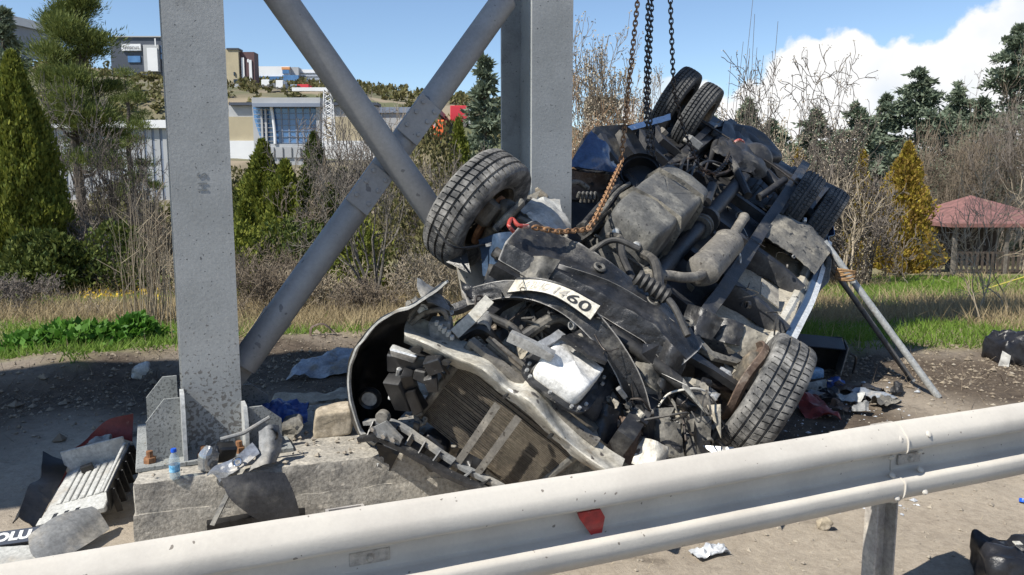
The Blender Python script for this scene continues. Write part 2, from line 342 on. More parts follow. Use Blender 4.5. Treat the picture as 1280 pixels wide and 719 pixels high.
pm('leaf_juniper', (.05, .08, .022), rough=.75, rnd=(.13, .15, .035), trans=.2, spec=.2)
pm('leaf_pine', (.07, .105, .03), rough=.7, rnd=(.20, .23, .06), trans=.2, spec=.3)
pm('leaf_cedar', (.10, .135, .088), rough=.7, rnd=(.20, .235, .165), trans=.2, spec=.3)
pm('leaf_gold', (.27, .165, .05), rough=.75, rnd=(.36, .30, .04), trans=.3, spec=.2)
pm('leaf_goldbrown', (.25, .19, .06), rough=.75, rnd=(.20, .105, .045), trans=.25, spec=.2)
pm('leaf_olive', (.10, .105, .035), rough=.75, rnd=(.19, .165, .08), trans=.25, spec=.2)
pm('leaf_green', (.055, .15, .018), rough=.6, rnd=(.12, .27, .035), trans=.3, spec=.3)
pm('grass_green', (.11, .20, .028), rough=.8, rnd=(.20, .29, .055), trans=.35, spec=.2)
pm('grass_dry', (.42, .34, .20), rough=.9, rnd=(.27, .21, .125), trans=.25, spec=.2)
pm('flower', (.75, .50, .02), rough=.7, rnd=(.6, .42, .02), trans=.2)
pm('gravel', (.34, .30, .24), rough=.95, rnd=(.22, .19, .155))
pm('clods', (.19, .155, .115), rough=.95, rnd=(.28, .235, .175))
pm('straw', (.50, .43, .29), rough=.9, rnd=(.36, .29, .19))
pm('b_white', (.72, .73, .74), (.66, .67, .68), rough=.6, scale=.3)
pm('b_bluegrey', (.20, .235, .30), (.17, .20, .26), rough=.5, scale=.2)
pm('b_dark', (.045, .055, .075), (.055, .065, .09), rough=.5, scale=.2)
pm('b_brown', (.095, .045, .048), (.08, .04, .042), rough=.6, scale=.3)
pm('b_beige', (.42, .36, .24), (.36, .31, .21), rough=.8, scale=.3)
pm('b_grey', (.40, .41, .42), (.33, .34, .35), rough=.6, scale=.3)
pm('b_orange', (.6, .27, .10), rough=.6)
pm('glass', (.045, .12, .27), (.09, .21, .42), rough=.12, scale=.35, det=2, spec=.8)
pm('win_dark', (.03, .04, .055), rough=.1)
pm('truck_red', (.55, .035, .05), rough=.4)
pm('orange', (.75, .13, .03), rough=.6)
pm('tape_yellow', (.65, .55, .08), rough=.5)
pm('clear_plastic', (.60, .62, .64), (.45, .47, .5), rough=.2, scale=25)
# clear bottle: glassy mix
def clear(name, tint):
    m = bpy.data.materials.new(name); m.use_nodes = True; N = m.node_tree.nodes; Lk = m.node_tree.links.new
    g = N.new('ShaderNodeBsdfGlossy'); g.inputs['Roughness'].default_value = .08; t = N.new('ShaderNodeBsdfTransparent'); t.inputs[0].default_value = lin(tint)
    d = N.new('ShaderNodeBsdfDiffuse'); d.inputs[0].default_value = (.75, .82, .86, 1)
    a = N.new('ShaderNodeMixShader'); a.inputs[0].default_value = .22; Lk(t.outputs[0], a.inputs[1]); Lk(d.outputs[0], a.inputs[2])
    b = N.new('ShaderNodeMixShader'); b.inputs[0].default_value = .12; Lk(a.outputs[0], b.inputs[1]); Lk(g.outputs[0], b.inputs[2])
    Lk(b.outputs[0], N['Material Output'].inputs[0]); M[name] = m
clear('pet', (.86, .92, .95))
# ------------------------------------------------------------------ ground
rnd = random.Random(7); rng = np.random.default_rng(11)
def lerp(x, xs, ys): return float(np.interp(x, xs, ys))
def yb(x): return lerp(x, [-9, -6, -3.7, -2.4, -1.6, 0, 2, 4.3, 7, 12], [6.0, 6.0, 6.7, 7.6, 8.0, 8.3, 8.1, 7.5, 7.9, 8.2]) + .18 * noise.noise((x * 1.3, 0, 3))
def slope(y):
    if y < 8.5: return 0.
    k = min(y, 36) - 8.5
    return -.086 * k + .086 * 1.2 * (1 - math.exp(-k / 1.2)) 
def gz(x, y):
    z = slope(y)
    if -12 < x < 16 and -2 < y < 60:
        z += .035 * noise.noise((x * .9, y * .9, 0)) + .016 * noise.noise((x * 3.1, y * 3.1, 5))
        if y < 11: z += .010 * noise.noise((x * 9, y * 9, 1)) + .006 * noise.noise((x * 21, y * 21, 1))
        b = y - yb(x); z += .16 * math.exp(-(b / .55) ** 2) * (1 if x < 1 else .4)
    return z
def axis(lo, hi, fine, a, b):
    xs = list(np.arange(a, b + 1e-6, fine)); s = fine; p = b
    while p < hi: s *= 1.22; p = p + s; xs.append(p)
    s = fine; p = a
    while p > lo: s *= 1.22; p = p - s; xs.insert(0, p)
    return xs
xs = axis(-2600, 2600, .065, -5.2, 6.6); ys = axis(-300, 2700, .065, 1.6, 9.6)
V = [(x, y, gz(x, y)) for y in ys for x in xs]; nx = len(xs)
Fc = [(j * nx + i, j * nx + i + 1, (j + 1) * nx + i + 1, (j + 1) * nx + i) for j in range(len(ys) - 1) for i in range(nx - 1)]
me = bpy.data.meshes.new('ground'); me.from_pydata(V, [], Fc); me.polygons.foreach_set('use_smooth', [True] * len(Fc))
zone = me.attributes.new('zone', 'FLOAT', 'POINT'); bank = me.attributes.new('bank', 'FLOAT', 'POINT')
bank.data.foreach_set('value', [max(0., min(1., max(1.5 - abs(y - yb(x) + 1.0) / 1.05, 1.6 - math.hypot((x - 2.2) / .95, (y - 5.2) / .75)) + .7 * noise.noise((x * 1.1, y * 1.1, 4)))) if y < 11 and abs(x) < 12 else 0. for (x, y, z) in V])  # bank: dark soil deepened for shade, plus a painted shadow beside the low wheel
def zn(x, y):
    b = (y - yb(x)) / .5 + 1.2 * noise.noise((x * 2.3, y * 2.3, 8)); return max(0., min(1., b + .5))
zone.data.foreach_set('value', [zn(x, y) if y < 14 and abs(x) < 30 else (1. if y > 8 else (1. if y < -4 else 0.)) for (x, y, z) in V])
m = bpy.data.materials.new('ground'); m.use_nodes = True; t = m.node_tree; N = t.nodes; Lk = t.links.new; bs = N['Principled BSDF']; bs.inputs['Roughness'].default_value = .95; bs.inputs['Specular IOR Level'].default_value = .2
tcg = N.new('ShaderNodeTexCoord')
def gn(sc, dt=8, rg=.6):
    n = N.new('ShaderNodeTexNoise'); n.inputs['Scale'].default_value = sc; n.inputs['Detail'].default_value = dt; n.inputs['Roughness'].default_value = rg; Lk(tcg.outputs['Object'], n.inputs[0]); return n.outputs[0]
def gr(x, stops):
    r = N.new('ShaderNodeValToRGB'); e = r.color_ramp.elements
    while len(e) < len(stops): e.new(.5)
    for k, (p, c) in enumerate(stops): e[k].position = p; e[k].color = lin(c)
    Lk(x, r.inputs[0]); return r.outputs[0]
def gm(f, a, b, mode='MIX'):
    n = N.new('ShaderNodeMix'); n.data_type = 'RGBA'; n.blend_type = mode
    if hasattr(f, 'is_linked'): Lk(f, n.inputs[0])
    else: n.inputs[0].default_value = f
    Lk(a, n.inputs[6]); Lk(b, n.inputs[7]); return n.outputs[2]
dirt = gr(gn(1.1), [(.3, (.24, .20, .155)), (.5, (.36, .31, .245)), (.72, (.45, .395, .31))])
dirt = gm(.35, dirt, gr(gn(75, 6, .8), [(.34, (.10, .085, .065)), (.5, (.34, .29, .23)), (.7, (.52, .46, .37))]))
dirt = gm(.5, dirt, gr(gn(17, 10, .75), [(.3, (.17, .14, .11)), (.52, (.35, .30, .24)), (.75, (.47, .41, .33))]))
st_ = N.new('ShaderNodeMapRange'); st_.interpolation_type = 'SMOOTHSTEP'; st_.inputs[1].default_value = .60; st_.inputs[2].default_value = .72; Lk(gn(1.7, 6, .6), st_.inputs[0]); dk_ = N.new('ShaderNodeRGB'); dk_.outputs[0].default_value = (.085, .07, .055, 1); dirt = gm(st_.outputs[0], dirt, dk_.outputs[0])
soil = gr(gn(2.2), [(.3, (.15, .12, .08)), (.5, (.24, .20, .125)), (.7, (.17, .19, .06))])
farc = gr(gn(.06, 12, .65), [(.35, (.20, .17, .10)), (.5, (.17, .18, .075)), (.65, (.27, .23, .14))])
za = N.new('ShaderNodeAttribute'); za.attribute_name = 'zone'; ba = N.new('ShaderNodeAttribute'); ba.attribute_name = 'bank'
dirt = gm(ba.outputs['Fac'], dirt, gr(gn(9, 10, .75), [(.3, (.05, .038, .029)), (.52, (.10, .078, .058)), (.75, (.17, .135, .10))]))  # dark soil tone; beside the low wheel it is painted shadow
cd = N.new('ShaderNodeSeparateXYZ'); Lk(tcg.outputs['Object'], cd.inputs[0]); mr = N.new('ShaderNodeMapRange'); mr.inputs[1].default_value = 20; mr.inputs[2].default_value = 60; Lk(cd.outputs[1], mr.inputs[0])
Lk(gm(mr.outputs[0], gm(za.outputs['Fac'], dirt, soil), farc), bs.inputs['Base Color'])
bp = N.new('ShaderNodeBump'); bp.inputs['Strength'].default_value = .7; bp.inputs['Distance'].default_value = .02; Lk(gn(30, 10, .75), bp.inputs['Height']); Lk(bp.outputs[0], bs.inputs['Normal'])
M['ground'] = m
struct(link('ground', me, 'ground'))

# road on the camera's side of the guardrail
RE0 = Vector((3.39, 1.42, 0)).normalized(); RN0 = Vector((RE0.y, -RE0.x, 0)); R0 = Vector((-1.24, 1.80, .0)) + RN0 * .42
pm('asphalt', (.050, .050, .052), (.065, .064, .063), rough=.9, scale=3, dust=(.11, .10, .085), dustscale=1.2, dustthr=(.5, .75), bump=.6, bumpscale=150)
rdv = [R0 + RE0 * a + RN0 * b for b in (0, 9) for a in (-60, 60)]
o_ = MB().add([p + Vector((0, 0, z)) for z in (.05, -.2) for p in rdv], [(0, 1, 3, 2), (4, 5, 7, 6), (0, 1, 5, 4), (2, 3, 7, 6), (0, 2, 6, 4), (1, 3, 7, 5)]).build('road', 'asphalt'); struct(o_)
for k in range(-4, 5): MB().box(R0 + RE0 * (k * 6) + RN0 * 4.4 + Vector((0, 0, .055)), (3, .14, .003), Matrix((RE0, -RN0, Vector((0, 0, 1)))).transposed()).build('lane_marking', 'b_white', o_)
MB().box(R0 + RN0 * .35 + Vector((0, 0, .055)), (100, .14, .003), Matrix((RE0, -RN0, Vector((0, 0, 1)))).transposed()).build('edge_line', 'b_white', o_)

# hill in the distance, left of the frame's second column
def hz(x, y):
    px = 640 + F * x / y
    k = lerp(px, [-900, -200, 100, 300, 450, 600, 700, 780, 900], [27, 27, 27, 23.8, 22.6, 20.0, 16, 8, -3])
    a = lerp(y, [36, 60, 88, 96, 104, 112, 118, 135, 160, 190, 260, 420], [0, .08, .25, .27, .44, .61, .665, .76, .92, 1, 1, 0])
    return -2.3 + (k + 2.3) * a - (1.5 if y < 45 else 0) + (.7 * noise.noise((x * .05, y * .05, 2)) + .35 * noise.noise((x * .2, y * .2, 3))) * (1 if y > 70 else .2)
hx = np.linspace(-230, 60, 141); hy = np.concatenate([np.linspace(38, 200, 90), np.linspace(208, 420, 20)])
V = [(x * y / 150, y, hz(x * y / 150, y)) for y in hy for x in hx]; nx = len(hx)
Fc = [(j * nx + i, j * nx + i + 1, (j + 1) * nx + i + 1, (j + 1) * nx + i) for j in range(len(hy) - 1) for i in range(nx - 1)]
me = bpy.data.meshes.new('hill'); me.from_pydata(V, [], Fc); me.polygons.foreach_set('use_smooth', [True] * len(Fc))
pm('hill', (.165, .138, .088), (.10, .108, .05), rough=.95, scale=.06, det=12, thr=(.42, .58), spots=(.25, .205, .14), spotscale=.14, spotthr=(.55, .68), bump=1., bumpscale=.8)
struct(link('hill', me, 'hill'))

# ------------------------------------------------------------------ guardrail
RE = Vector((3.39, 1.42, 0)).normalized(); RN = Vector((RE.y, -RE.x, 0))     # along, towards the camera
RP = Vector((-1.24, 1.80, .75 - .155))                                        # beam mid-height, back line
rail = thing('guardrail', 'dusty beige steel crash barrier running along the bottom of the picture', 'guardrail', RP)
half = [(.022, .156), (.034, .1545), (.046, .148), (.066, .126), (.076, .116), (.0815, .104), (.083, .090), (.083, .070), (.081, .063), (.075, .056), (.060, .051), (.030, .046), (.017, .043), (.012, .038), (.010, .0)]
prof = half + [(d, -z) for d, z in half[-2::-1]]
back = [(d - .0042, z * .985) for d, z in prof]
sec = prof + back[::-1]
def beam(s0, s1, off, n, sag):
    vs = []; fs = []; m_ = len(sec)
    for i in range(n + 1):
        s = s0 + (s1 - s0) * i / n; dz = .006 * noise.noise((s * .9, 1, sag)); dd = .006 * noise.noise((s * 1.1, 4, sag))
        for (d, z) in sec: vs.append(RE * s + RN * (d + off + dd + .0018 * noise.noise((s * 7, z * 20, 2))) + Vector((0, 0, z + dz)))
    for i in range(n):
        for q in range(m_): r = (q + 1) % m_; fs.append((i * m_ + q, i * m_ + r, (i + 1) * m_ + r, (i + 1) * m_ + q))
    return MB().add(vs, fs)
def spx(px, py):            # distance along the rail of a pixel
    d = ray(px, py); o = Vector((0, 0, H)) - RP; tt = -(o.dot(RN) - .05) / d.dot(RN); return (o + d * tt).dot(RE)
SL = spx(1124, 545)
beam(-2.6, SL, .0075, 90, 0).build('beam', 'rail', rail)
beam(SL - .32, SL + 4.5, 0, 70, 0).build('beam', 'rail', rail)
MB().sweep([RE * SL + RN * (d + .0095) + Vector((0, 0, z)) for d, z in prof], [(-.004, -.002), (.004, -.002), (.004, .003), (-.004, .003)], RE).build('lap_edge', 'rail', rail)
def on_rail(s, d, z): return RE * s + RN * d + Vector((0, 0, z))
RF = Matrix((RE, -RN, Vector((0, 0, 1)))).transposed()
for px, py in ((465, 697), (1145, 575)):
    s = spx(px, py)
    w = MB().box(on_rail(s, .018, .0), (.118, .007, .040), RF, .002).build('washer_plate', 'rail_post', rail)
    MB().lathe([(0, .013), (.007, .012), (.011, .006), (.012, 0)], on_rail(s, .0215, 0), RN, 12).build('bolt', 'rail_post', w)
    # channel post behind the beam, with a spacer
    pb = Vector((0, 0, -RP.z - .35))
    c = [(-.055, .03), (-.055, -.03), (.055, -.03), (.055, .03), (.047, .03), (.047, -.022), (-.047, -.022), (-.047, .03)]
    s2 = s - .05
    base = RE * s2 - RN * .05
    p = MB().add([*( [base + RE * a + RN * b + Vector((0, 0, -RP.z - .35)) for a, b in c] + [base + RE * a + RN * b + Vector((0, 0, .12)) for a, b in c])],
        [(i, (i + 1) % 8, 8 + (i + 1) % 8, 8 + i) for i in range(8)] + [tuple(range(7, -1, -1)), tuple(range(8, 16))]).build('post', 'rail_post', rail)
    MB().box(RE * s2 + RN * -.005, (.09, .03, .24), RF, .004).build('spacer', 'rail_post', p)
for k, (ds, z, d) in enumerate(((-.05, .112, .083), (.10, .112, .080), (-.05, .030, .05), (.10, .030, .047), (-.05, -.036, .058), (.10, -.036, .055), (-.05, -.115, .083), (.10, -.115, .08))):
    nrm = (RN + Vector((0, 0, .6 if abs(z) > .1 and z > 0 else (-.8 if z > 0 else .9)))).normalized()
    MB().lathe([(0, .005), (.008, .0045), (.012, .002), (.013, -.004)], on_rail(SL + ds + .02, d, z), nrm, 12).build('splice_bolt', 'rail', rail)
s = spx(738, 660)
MB().prism([(-.052, .052), (.026, .054), (.046, .022), (.046, -.072), (.014, -.048), (-.042, .03)], .006, on_rail(s, .050, -.012), frame(RE, Vector((0, 0, 1)) + RN * .25)).dent(.003, 20).build('reflector', 'reflector', rail)

# ------------------------------------------------------------------ concrete footing and steel frame
E2 = Vector((math.cos(math.radians(19)), math.sin(math.radians(19)), 0)); N2 = Vector((-E2.y, E2.x, 0))
FB = atz(165, 605, .35)
def rough_box(c0, lx, ly, lz, amp, seed, nx=40, ny=14, nz=8):
    """concrete block from corner c0 along E2, N2, up; edges chipped by noise"""
    vs = []; fs = []; key = {}
    def vid(i, j, k):
        if (i, j, k) not in key:
            p = Vector((i / nx * lx, j / ny * ly, k / nz * lz))
            q = p.copy()
            e = (i in (0, nx)) + (j in (0, ny)) + (k == nz)
            d = noise.noise_vector(p * 9 + Vector((seed, 0, 0))) * amp + noise.noise_vector(p * 30) * amp * .5
            if e >= 2: d = Vector((d.x + (amp * 1.3 if i == 0 else -amp * 1.3 if i == nx else 0), d.y + (amp * 1.5 * abs(noise.noise(p * 14)) * 3 if j == 0 else 0), d.z - amp * 1.9 * abs(noise.noise(p * 8 + Vector((3, 1, seed))))))
            q += d; key[(i, j, k)] = len(vs); vs.append(c0 + E2 * q.x + N2 * q.y + Vector((0, 0, q.z)))
        return key[(i, j, k)]
    for i in range(nx):
        for j in range(ny): fs.append((vid(i, j, nz), vid(i + 1, j, nz), vid(i + 1, j + 1, nz), vid(i, j + 1, nz)))
        for k in range(nz):
            fs.append((vid(i, 0, k), vid(i + 1, 0, k), vid(i + 1, 0, k + 1), vid(i, 0, k + 1))); fs.append((vid(i, ny, k), vid(i + 1, ny, k), vid(i + 1, ny, k + 1), vid(i, ny, k + 1)))
    for j in range(ny):
        for k in range(nz):
            fs.append((vid(0, j, k), vid(0, j + 1, k), vid(0, j + 1, k + 1), vid(0, j, k + 1))); fs.append((vid(nx, j, k), vid(nx, j + 1, k), vid(nx, j + 1, k + 1), vid(nx, j, k + 1)))
    return MB().add(vs, fs)
foot = thing('concrete_footing', 'chipped concrete foundation block carrying the steel columns', 'footing', (FB.x, FB.y, 0))
fb0 = Vector((0, 0, 0))
rough_box(Vector((0, 0, .19)), 2.9, 1.02, .16, .006, 1, 90, 34, 6).build('upper_lift', 'concrete', foot, 50)
rough_box(Vector((0, 0, -.2)) - E2 * .008 - N2 * .010, 2.93, 1.05, .41, .005, 4, 80, 20, 8).build('lower_lift', 'concrete', foot, 50)

FE = Vector((math.cos(math.radians(31)), math.sin(math.radians(31)), 0)); FN = Vector((-FE.y, FE.x, 0))
C1 = at(269, 560, 3.72); C1.z = .35
C2 = at(690, 200, 4.85); C2.z = .35
fr = thing('steel_frame', 'grey galvanised steel column frame with crossed tubular braces', 'steel frame', C1)
CE = Vector((math.cos(math.radians(24.5)), math.sin(math.radians(24.5)), 0)); CN = Vector((-CE.y, CE.x, 0))
def Hcol(o, top_, B=.265, D=.40, tf=.02, tw=.014):
    h = B / 2; sc = [(-h, 0), (h, 0), (h, tf), (tw / 2, tf), (tw / 2, D - tf), (h, D - tf), (h, D), (-h, D), (-h, D - tf), (-tw / 2, D - tf), (-tw / 2, tf), (-h, tf)]
    zs = [top_ * k / 40 for k in range(41)]
    vs = [o + CE * a + CN * b + Vector((0, 0, z)) for z in zs for a, b in sc]
    return MB().add(vs, [(k * 12 + i, k * 12 + (i + 1) % 12, k * 12 + 12 + (i + 1) % 12, k * 12 + 12 + i) for k in range(40) for i in range(12)] + [tuple(range(12)), tuple(range(480, 492))])
c1 = Hcol(Vector((0, 0, .02)), 5.2).build('column', 'galv', fr, label='left column with a stamped letter mark')
c2o = C2 - C1; c2o.z = 0
c2 = Hcol(c2o + Vector((0, 0, .02)), 5.2, .275, .46).build('column', 'galv', fr, label='right column behind the raised front wheel')
FF = Matrix((CE, -CN, Vector((0, 0, 1)))).transposed()         # local x along frame, y to camera, z up
# letters welded on the column's face (turned on their side)
tm = text_mesh('S H', .060, .0008)
tm.transform((Matrix.Translation(Vector((.0, 0, 1.31)) - CN * .002) @ (Matrix((-Vector((0, 0, 1)), CE, -CN)).transposed()).to_4x4()))
link('stamped_letters', tm, pm('stamp', (.20, .21, .21), rough=.6), c1)
# base plates, stiffeners
MB().box(Vector((0, 0, .011)) + CN * .2, (.70, .72, .022), FF, .003).build('base_plate', 'galv_speck', fr)
MB().box(c2o + Vector((0, 0, .011)) + CN * .24, (.7, .80, .022), FF, .003).build('base_plate', 'galv_speck', fr)
Up = Vector((0, 0, 1))
def plate(name, o, xdir, poly, th, mat, par=fr):
    zd = Vector((0, 0, 1)); return MB().prism(poly, th, o, frame(xdir, zd)).build(name, mat, par, label=None)
for sx, hh in ((-1, .33), (1, .24)):
    e = .1375 * sx
    # forward fins along the flange edges, their edges facing the road
    plate('stiffener_fin', CE * e - CN * .0, -CN, [(0, .022), (.15, .022), (.15, hh * .75), (.11, hh), (0, hh)], .018, 'galv_edge')
    for bk in (.03, .40):
        q = .15 if sx < 0 else .16
        plate('stiffener_plate', CE * (e + sx * .011) + CN * (bk - (.10 if bk < .1 else 0)), CE * sx, [(0, .022), (q, .022), (q, hh * .62), (q * .45, hh * .93), (0, hh * .93)], .014, 'galv_speck')
for (a, b) in ((-.29, -.10), (.27, -.12), (-.06, -.13), (.10, -.12)):
    bb = MB().lathe([(0, .055), (.014, .055), (.015, .05), (.015, 0)], CE * a + CN * b + Up * .022, Up, 10)
    bb.lathe([(0, .026), (.026, .026), (.028, .022), (.028, 0)], CE * a + CN * b + Up * .022, Up, 6).build('anchor_bolt', 'rust', fr)
# braces
def brace(p0, p1, lab, offn, splice):
    r = .075; a = (p1 - p0).normalized(); L = (p1 - p0).length; off = FN * offn
    b = MB().tube([p0 + off + a * .10, p0 + off + a * .22, p1 + off - a * .22, p1 + off - a * .10], [r * .55, r, r, r * .55][:4] if False else r, 20).build('brace', 'brace', fr, label=lab)
    nrm = FN
    fx = frame(a, a.cross(FN))
    for end, sg in (((p0, 1),) if offn == 0 else ()):
        g = MB().prism([(-.16, -.055), (.30, -.082), (.30, .082), (-.16, .055)], .016, end + off + a * (.12 * sg) , frame(a * sg, a.cross(FN))).build('end_plate', 'brace', b)
        for q in (.0, .12, .24):
            MB().lathe([(0, .024), (.016, .024), (.018, .018), (.018, 0)], end + off + a * (sg * (.02 + q * .6)) - FN * .008, -FN, 6).build('bolt', 'brace', b)
    for tpos in splice:
        c = p0 + off + a * (L * tpos)
        for sgn in (-1,):
            pl = MB().box(c - FN * (r + .008), (.42, .17, .014), fx.to_3x3() if False else Matrix((a, a.cross(FN).normalized(), FN)).transposed(), .003).build('splice_plate', 'brace', b)
            for u_ in (-.155, -.09, .09, .155):
                for v_ in (-.05, .05):
                    MB().lathe([(0, .016), (.013, .016), (.016, .012), (.016, 0)], c - FN * (r + .015) + a * u_ + a.cross(FN).normalized() * v_, -FN, 8).build('bolt', 'brace', pl)
    return b
def fpt(px, py, along):                    # point of the frame's mid-plane seen at a pixel (column depth centre)
    o = C1 + FN * .2; d = ray(px, py); q = Vector((0, 0, H)) - o; tt = -q.dot(FN) / d.dot(FN); return q + d * tt + FN * .2
A0 = fpt(288, 478, 0); A1 = fpt(642, -16, 0); B0 = fpt(300, -58, 0); B1 = fpt(640, 420, 0)
brace(A0, A1, 'long brace rising to the right', .0, ())
brace(B0, B1, 'brace falling to the right across the other', -.11, ())
# the crossing's cover plates, bolted on the rising brace either side of the crossing
aa = (A1 - A0).normalized(); bb_ = aa.cross(FN).normalized()
xp = fpt(486, 193, 0)
for sg in (-1, 1):
    c = xp + aa * (.24 * sg) - FN * .083
    pl = MB().box(c, (.25, .150, .012), Matrix((aa, bb_, FN)).transposed(), .003).build('splice_plate', 'brace', fr)
    for u_ in (-.07, .02, .09):
        for v_ in (-.042, .042):
            MB().lathe([(0, .008), (.010, .008), (.013, .005), (.013, 0)], c - FN * .006 + aa * u_ + bb_ * v_, -FN, 8).build('bolt', 'brace', pl)
# invented walkway slabs and girders above the picture, shaped and placed to cast shade
dk = MB(); dc = c2o * .5 + Vector((0, 0, 5.0)) + FN * .2
DE = Vector((math.cos(math.radians(23)), math.sin(math.radians(23)), 0)); DF = Matrix((DE, Vector((-DE.y, DE.x, 0)), Vector((0, 0, 1)))).transposed()
dk.box(dc + Vector((-1.5, .0, .33)) + DF @ Vector((-4.6, 0, 0)), (6.8, 2.9, .14), DF).build('added_shade_deck', 'brace', fr)
MB().box(dc + Vector((-1.5, .0, .345)) + DF @ Vector((2.8, 1.45, 0)), (8.0, 1.8, .14), DF).build('added_shade_deck', 'brace', fr)
for sg in (-1.3, 1.3):
    MB().box(dc + Vector((-1.5, .0, .13)) + DF @ Vector((-4.6, sg, 0)), (6.8, .12, .26), DF).build('added_shade_girder', 'brace', fr)

for sg in (.65, 2.25): MB().box(dc + Vector((-1.5, .0, .13)) + DF @ Vector((2.8, sg, 0)), (8.0, .12, .26), DF).build('added_shade_girder', 'brace', fr)
# ------------------------------------------------------------------ the overturned van, built in its own axes:
# u from nose to tail, v from right to left side, w out of the underside
VU, VV, VW = Vector((.4374, .8735, .2135)), Vector((-.8029, .2725, .5302)), Vector((.405, -.4034, .8205))
VU.normalize(); VV = (VV - VU * VV.dot(VU)).normalized(); VW = VU.cross(VV)
VT = Vector((.55, 4.074, 1.05)); VR = Matrix((VU, VV, VW)).transposed()
van = thing('overturned_van', 'wrecked van lying on its crushed roof, underside and wheels towards the sky', 'van', VT, VR)
def vw(px, py, w):
    d = ray(px, py); o = Vector((0, 0, H)) - VT; k = (w - o.dot(VW)) / d.dot(VW); p = o + d * k; return Vector((p.dot(VU), p.dot(VV), w))
def vu(px, py, u):
    d = ray(px, py); o = Vector((0, 0, H)) - VT; k = (u - o.dot(VU)) / d.dot(VU); p = o + d * k; return Vector((u, p.dot(VV), p.dot(VW)))
def vworld(p): return VT + VR @ Vector(p)
X, Y_, Z_ = Vector((1, 0, 0)), Vector((0, 1, 0)), Vector((0, 0, 1))
def zlim(u, v, m_=.06): return (m_ - VT.z - u * VU.z - v * VV.z) / VW.z      # w at which a body point meets the ground

# --- wheels
def tyre_mesh(R=.345, wd=.20, blocks=58, grooves=(-.045, -.0, .045), shoulder=True):
    hw = wd / 2; tr = []
    edges = [-hw * .86] + [g + s_ * .0062 for g in grooves for s_ in (-1, 1)] + [hw * .86]
    prof_ = [(.205, -hw * .72, 0), (.222, -hw * .86, 0), (.262, -hw * 1.0, 0), (.305, -hw * 1.01, 0), (R - .022, -hw * .965, 0)]
    for i in range(0, len(edges), 2):
        a, b = edges[i], edges[i + 1]
        crown = lambda y: R - .010 * (y / hw) ** 2 - (.004 if abs(y) > hw * .7 else 0)
        dp = .013
        if i: prof_.append((crown(a) - dp, a, 0))
        prof_ += [(crown(a), a + .0008, 1), (crown((a + b) / 2) , (a + b) / 2, 1), (crown(b), b - .0008, 1)]
        if i + 2 < len(edges): prof_.append((crown(b) - dp, b, 0))
    prof_ += [(R - .022, hw * .965, 0), (.305, hw * 1.01, 0), (.262, hw, 0), (.222, hw * .86, 0), (.205, hw * .72, 0)]
    n = blocks * 2; vs = []; m_ = len(prof_)
    for k in range(n):
        t = (k // 2 + (0 if k % 2 == 0 else .80)) / blocks * 2 * math.pi
        for q, (r, y, tread) in enumerate(prof_):
            tt = t + (y * 1.2 * (1 if y > 0 else -1))*.5
            vs.append((r * math.cos(tt), y, r * math.sin(tt)))
    # a lateral cut: segment between odd k and next even k is sunk
    fs = []; extra = []
    me_v = list(vs)
    for k in range(n):
        j = (k + 1) % n
        for q in range(m_ - 1):
            a, b, c, d_ = k * m_ + q, k * m_ + q + 1, j * m_ + q + 1, j * m_ + q
            if k % 2 == 1 and prof_[q][2] and prof_[q + 1][2] and abs((prof_[q][1] + prof_[q + 1][1]) / 2) > .012:
                low = []
                for (kk, qq) in ((k, q), (k, q + 1), (j, q + 1), (j, q)):
                    p = Vector(vs[kk * m_ + qq]); rr = math.hypot(p.x, p.z); f_ = (rr - .010) / rr; low.append(len(me_v)); me_v.append((p.x * f_, p.y, p.z * f_))
                fs += [tuple(low), (a, b, low[1], low[0]), (d_, c, low[2], low[3])]
            else: fs.append((a, b, c, d_))
    return MB().add(me_v, fs)
def make_wheel(name, tm_mat, dual=False):
    w_ = empty(name)
    ty = tyre_mesh(wd=.185 if dual else .215, grooves=(-.05, -.017, .017, .05) if dual else (-.05, 0, .05)).build('tyre', tm_mat, w_, 28)
    rm = MB().lathe([(.208, -.075), (.212, -.082), (.200, -.084), (.196, -.07), (.186, -.06), (.186, .055), (.196, .07), (.200, .082), (.212, .080), (.208, .072)], (0, 0, 0), (0, 1, 0), 40)
    rm.lathe([(.186, .03), (.15, .045), (.115, .030), (.09, .012), (.0, .012)], (0, 0, 0), (0, 1, 0), 32)
    rm.build('rim', 'wheel_steel', w_)
    return w_
def axis_frame(yax, xax=(1, 0, 0)):
    y = Vector(yax).normalized(); x = Vector(xax); x = (x - y * x.dot(y)).normalized(); return Matrix((x, y, x.cross(y))).transposed()
def put(o, loc, R): o.parent = van; o.matrix_local = Matrix.Translation(Vector(loc)) @ R.to_4x4()
fw = make_wheel('wheel', 'tyre'); fw['label'] = 'front wheel raised in the air, hub side facing the road'
put(fw, (-.05, .885, .0), axis_frame((.07, 1, .02)))
fw2 = copy_tree(fw, van); fw2['label'] = 'front wheel low beside the guardrail'
put(fw2, (.06, -.885, -.03), axis_frame((.03, -1, .05)))
rw = make_wheel('wheel', 'tyre_rear', True); rw['label'] = 'outer rear twin wheel at the top'
put(rw, (3.76, .885, .10), axis_frame((0, 1, 0)))
for (u_, v_, w_, sg, lb) in ((3.74, .635, .085, 1, 'inner rear twin wheel at the top'), (3.50, -.56, -.07, -1, 'inner rear twin wheel on the right'), (3.48, -.80, -.075, -1, 'outer rear twin wheel on the right')):
    c = copy_tree(rw, van); c['label'] = lb; put(c, (u_, v_, w_), axis_frame((0, sg, 0)))
def vp(name, mb, mat, par=None, ang=35, **k): return mb.build(name, mat, par or van, ang, **k)

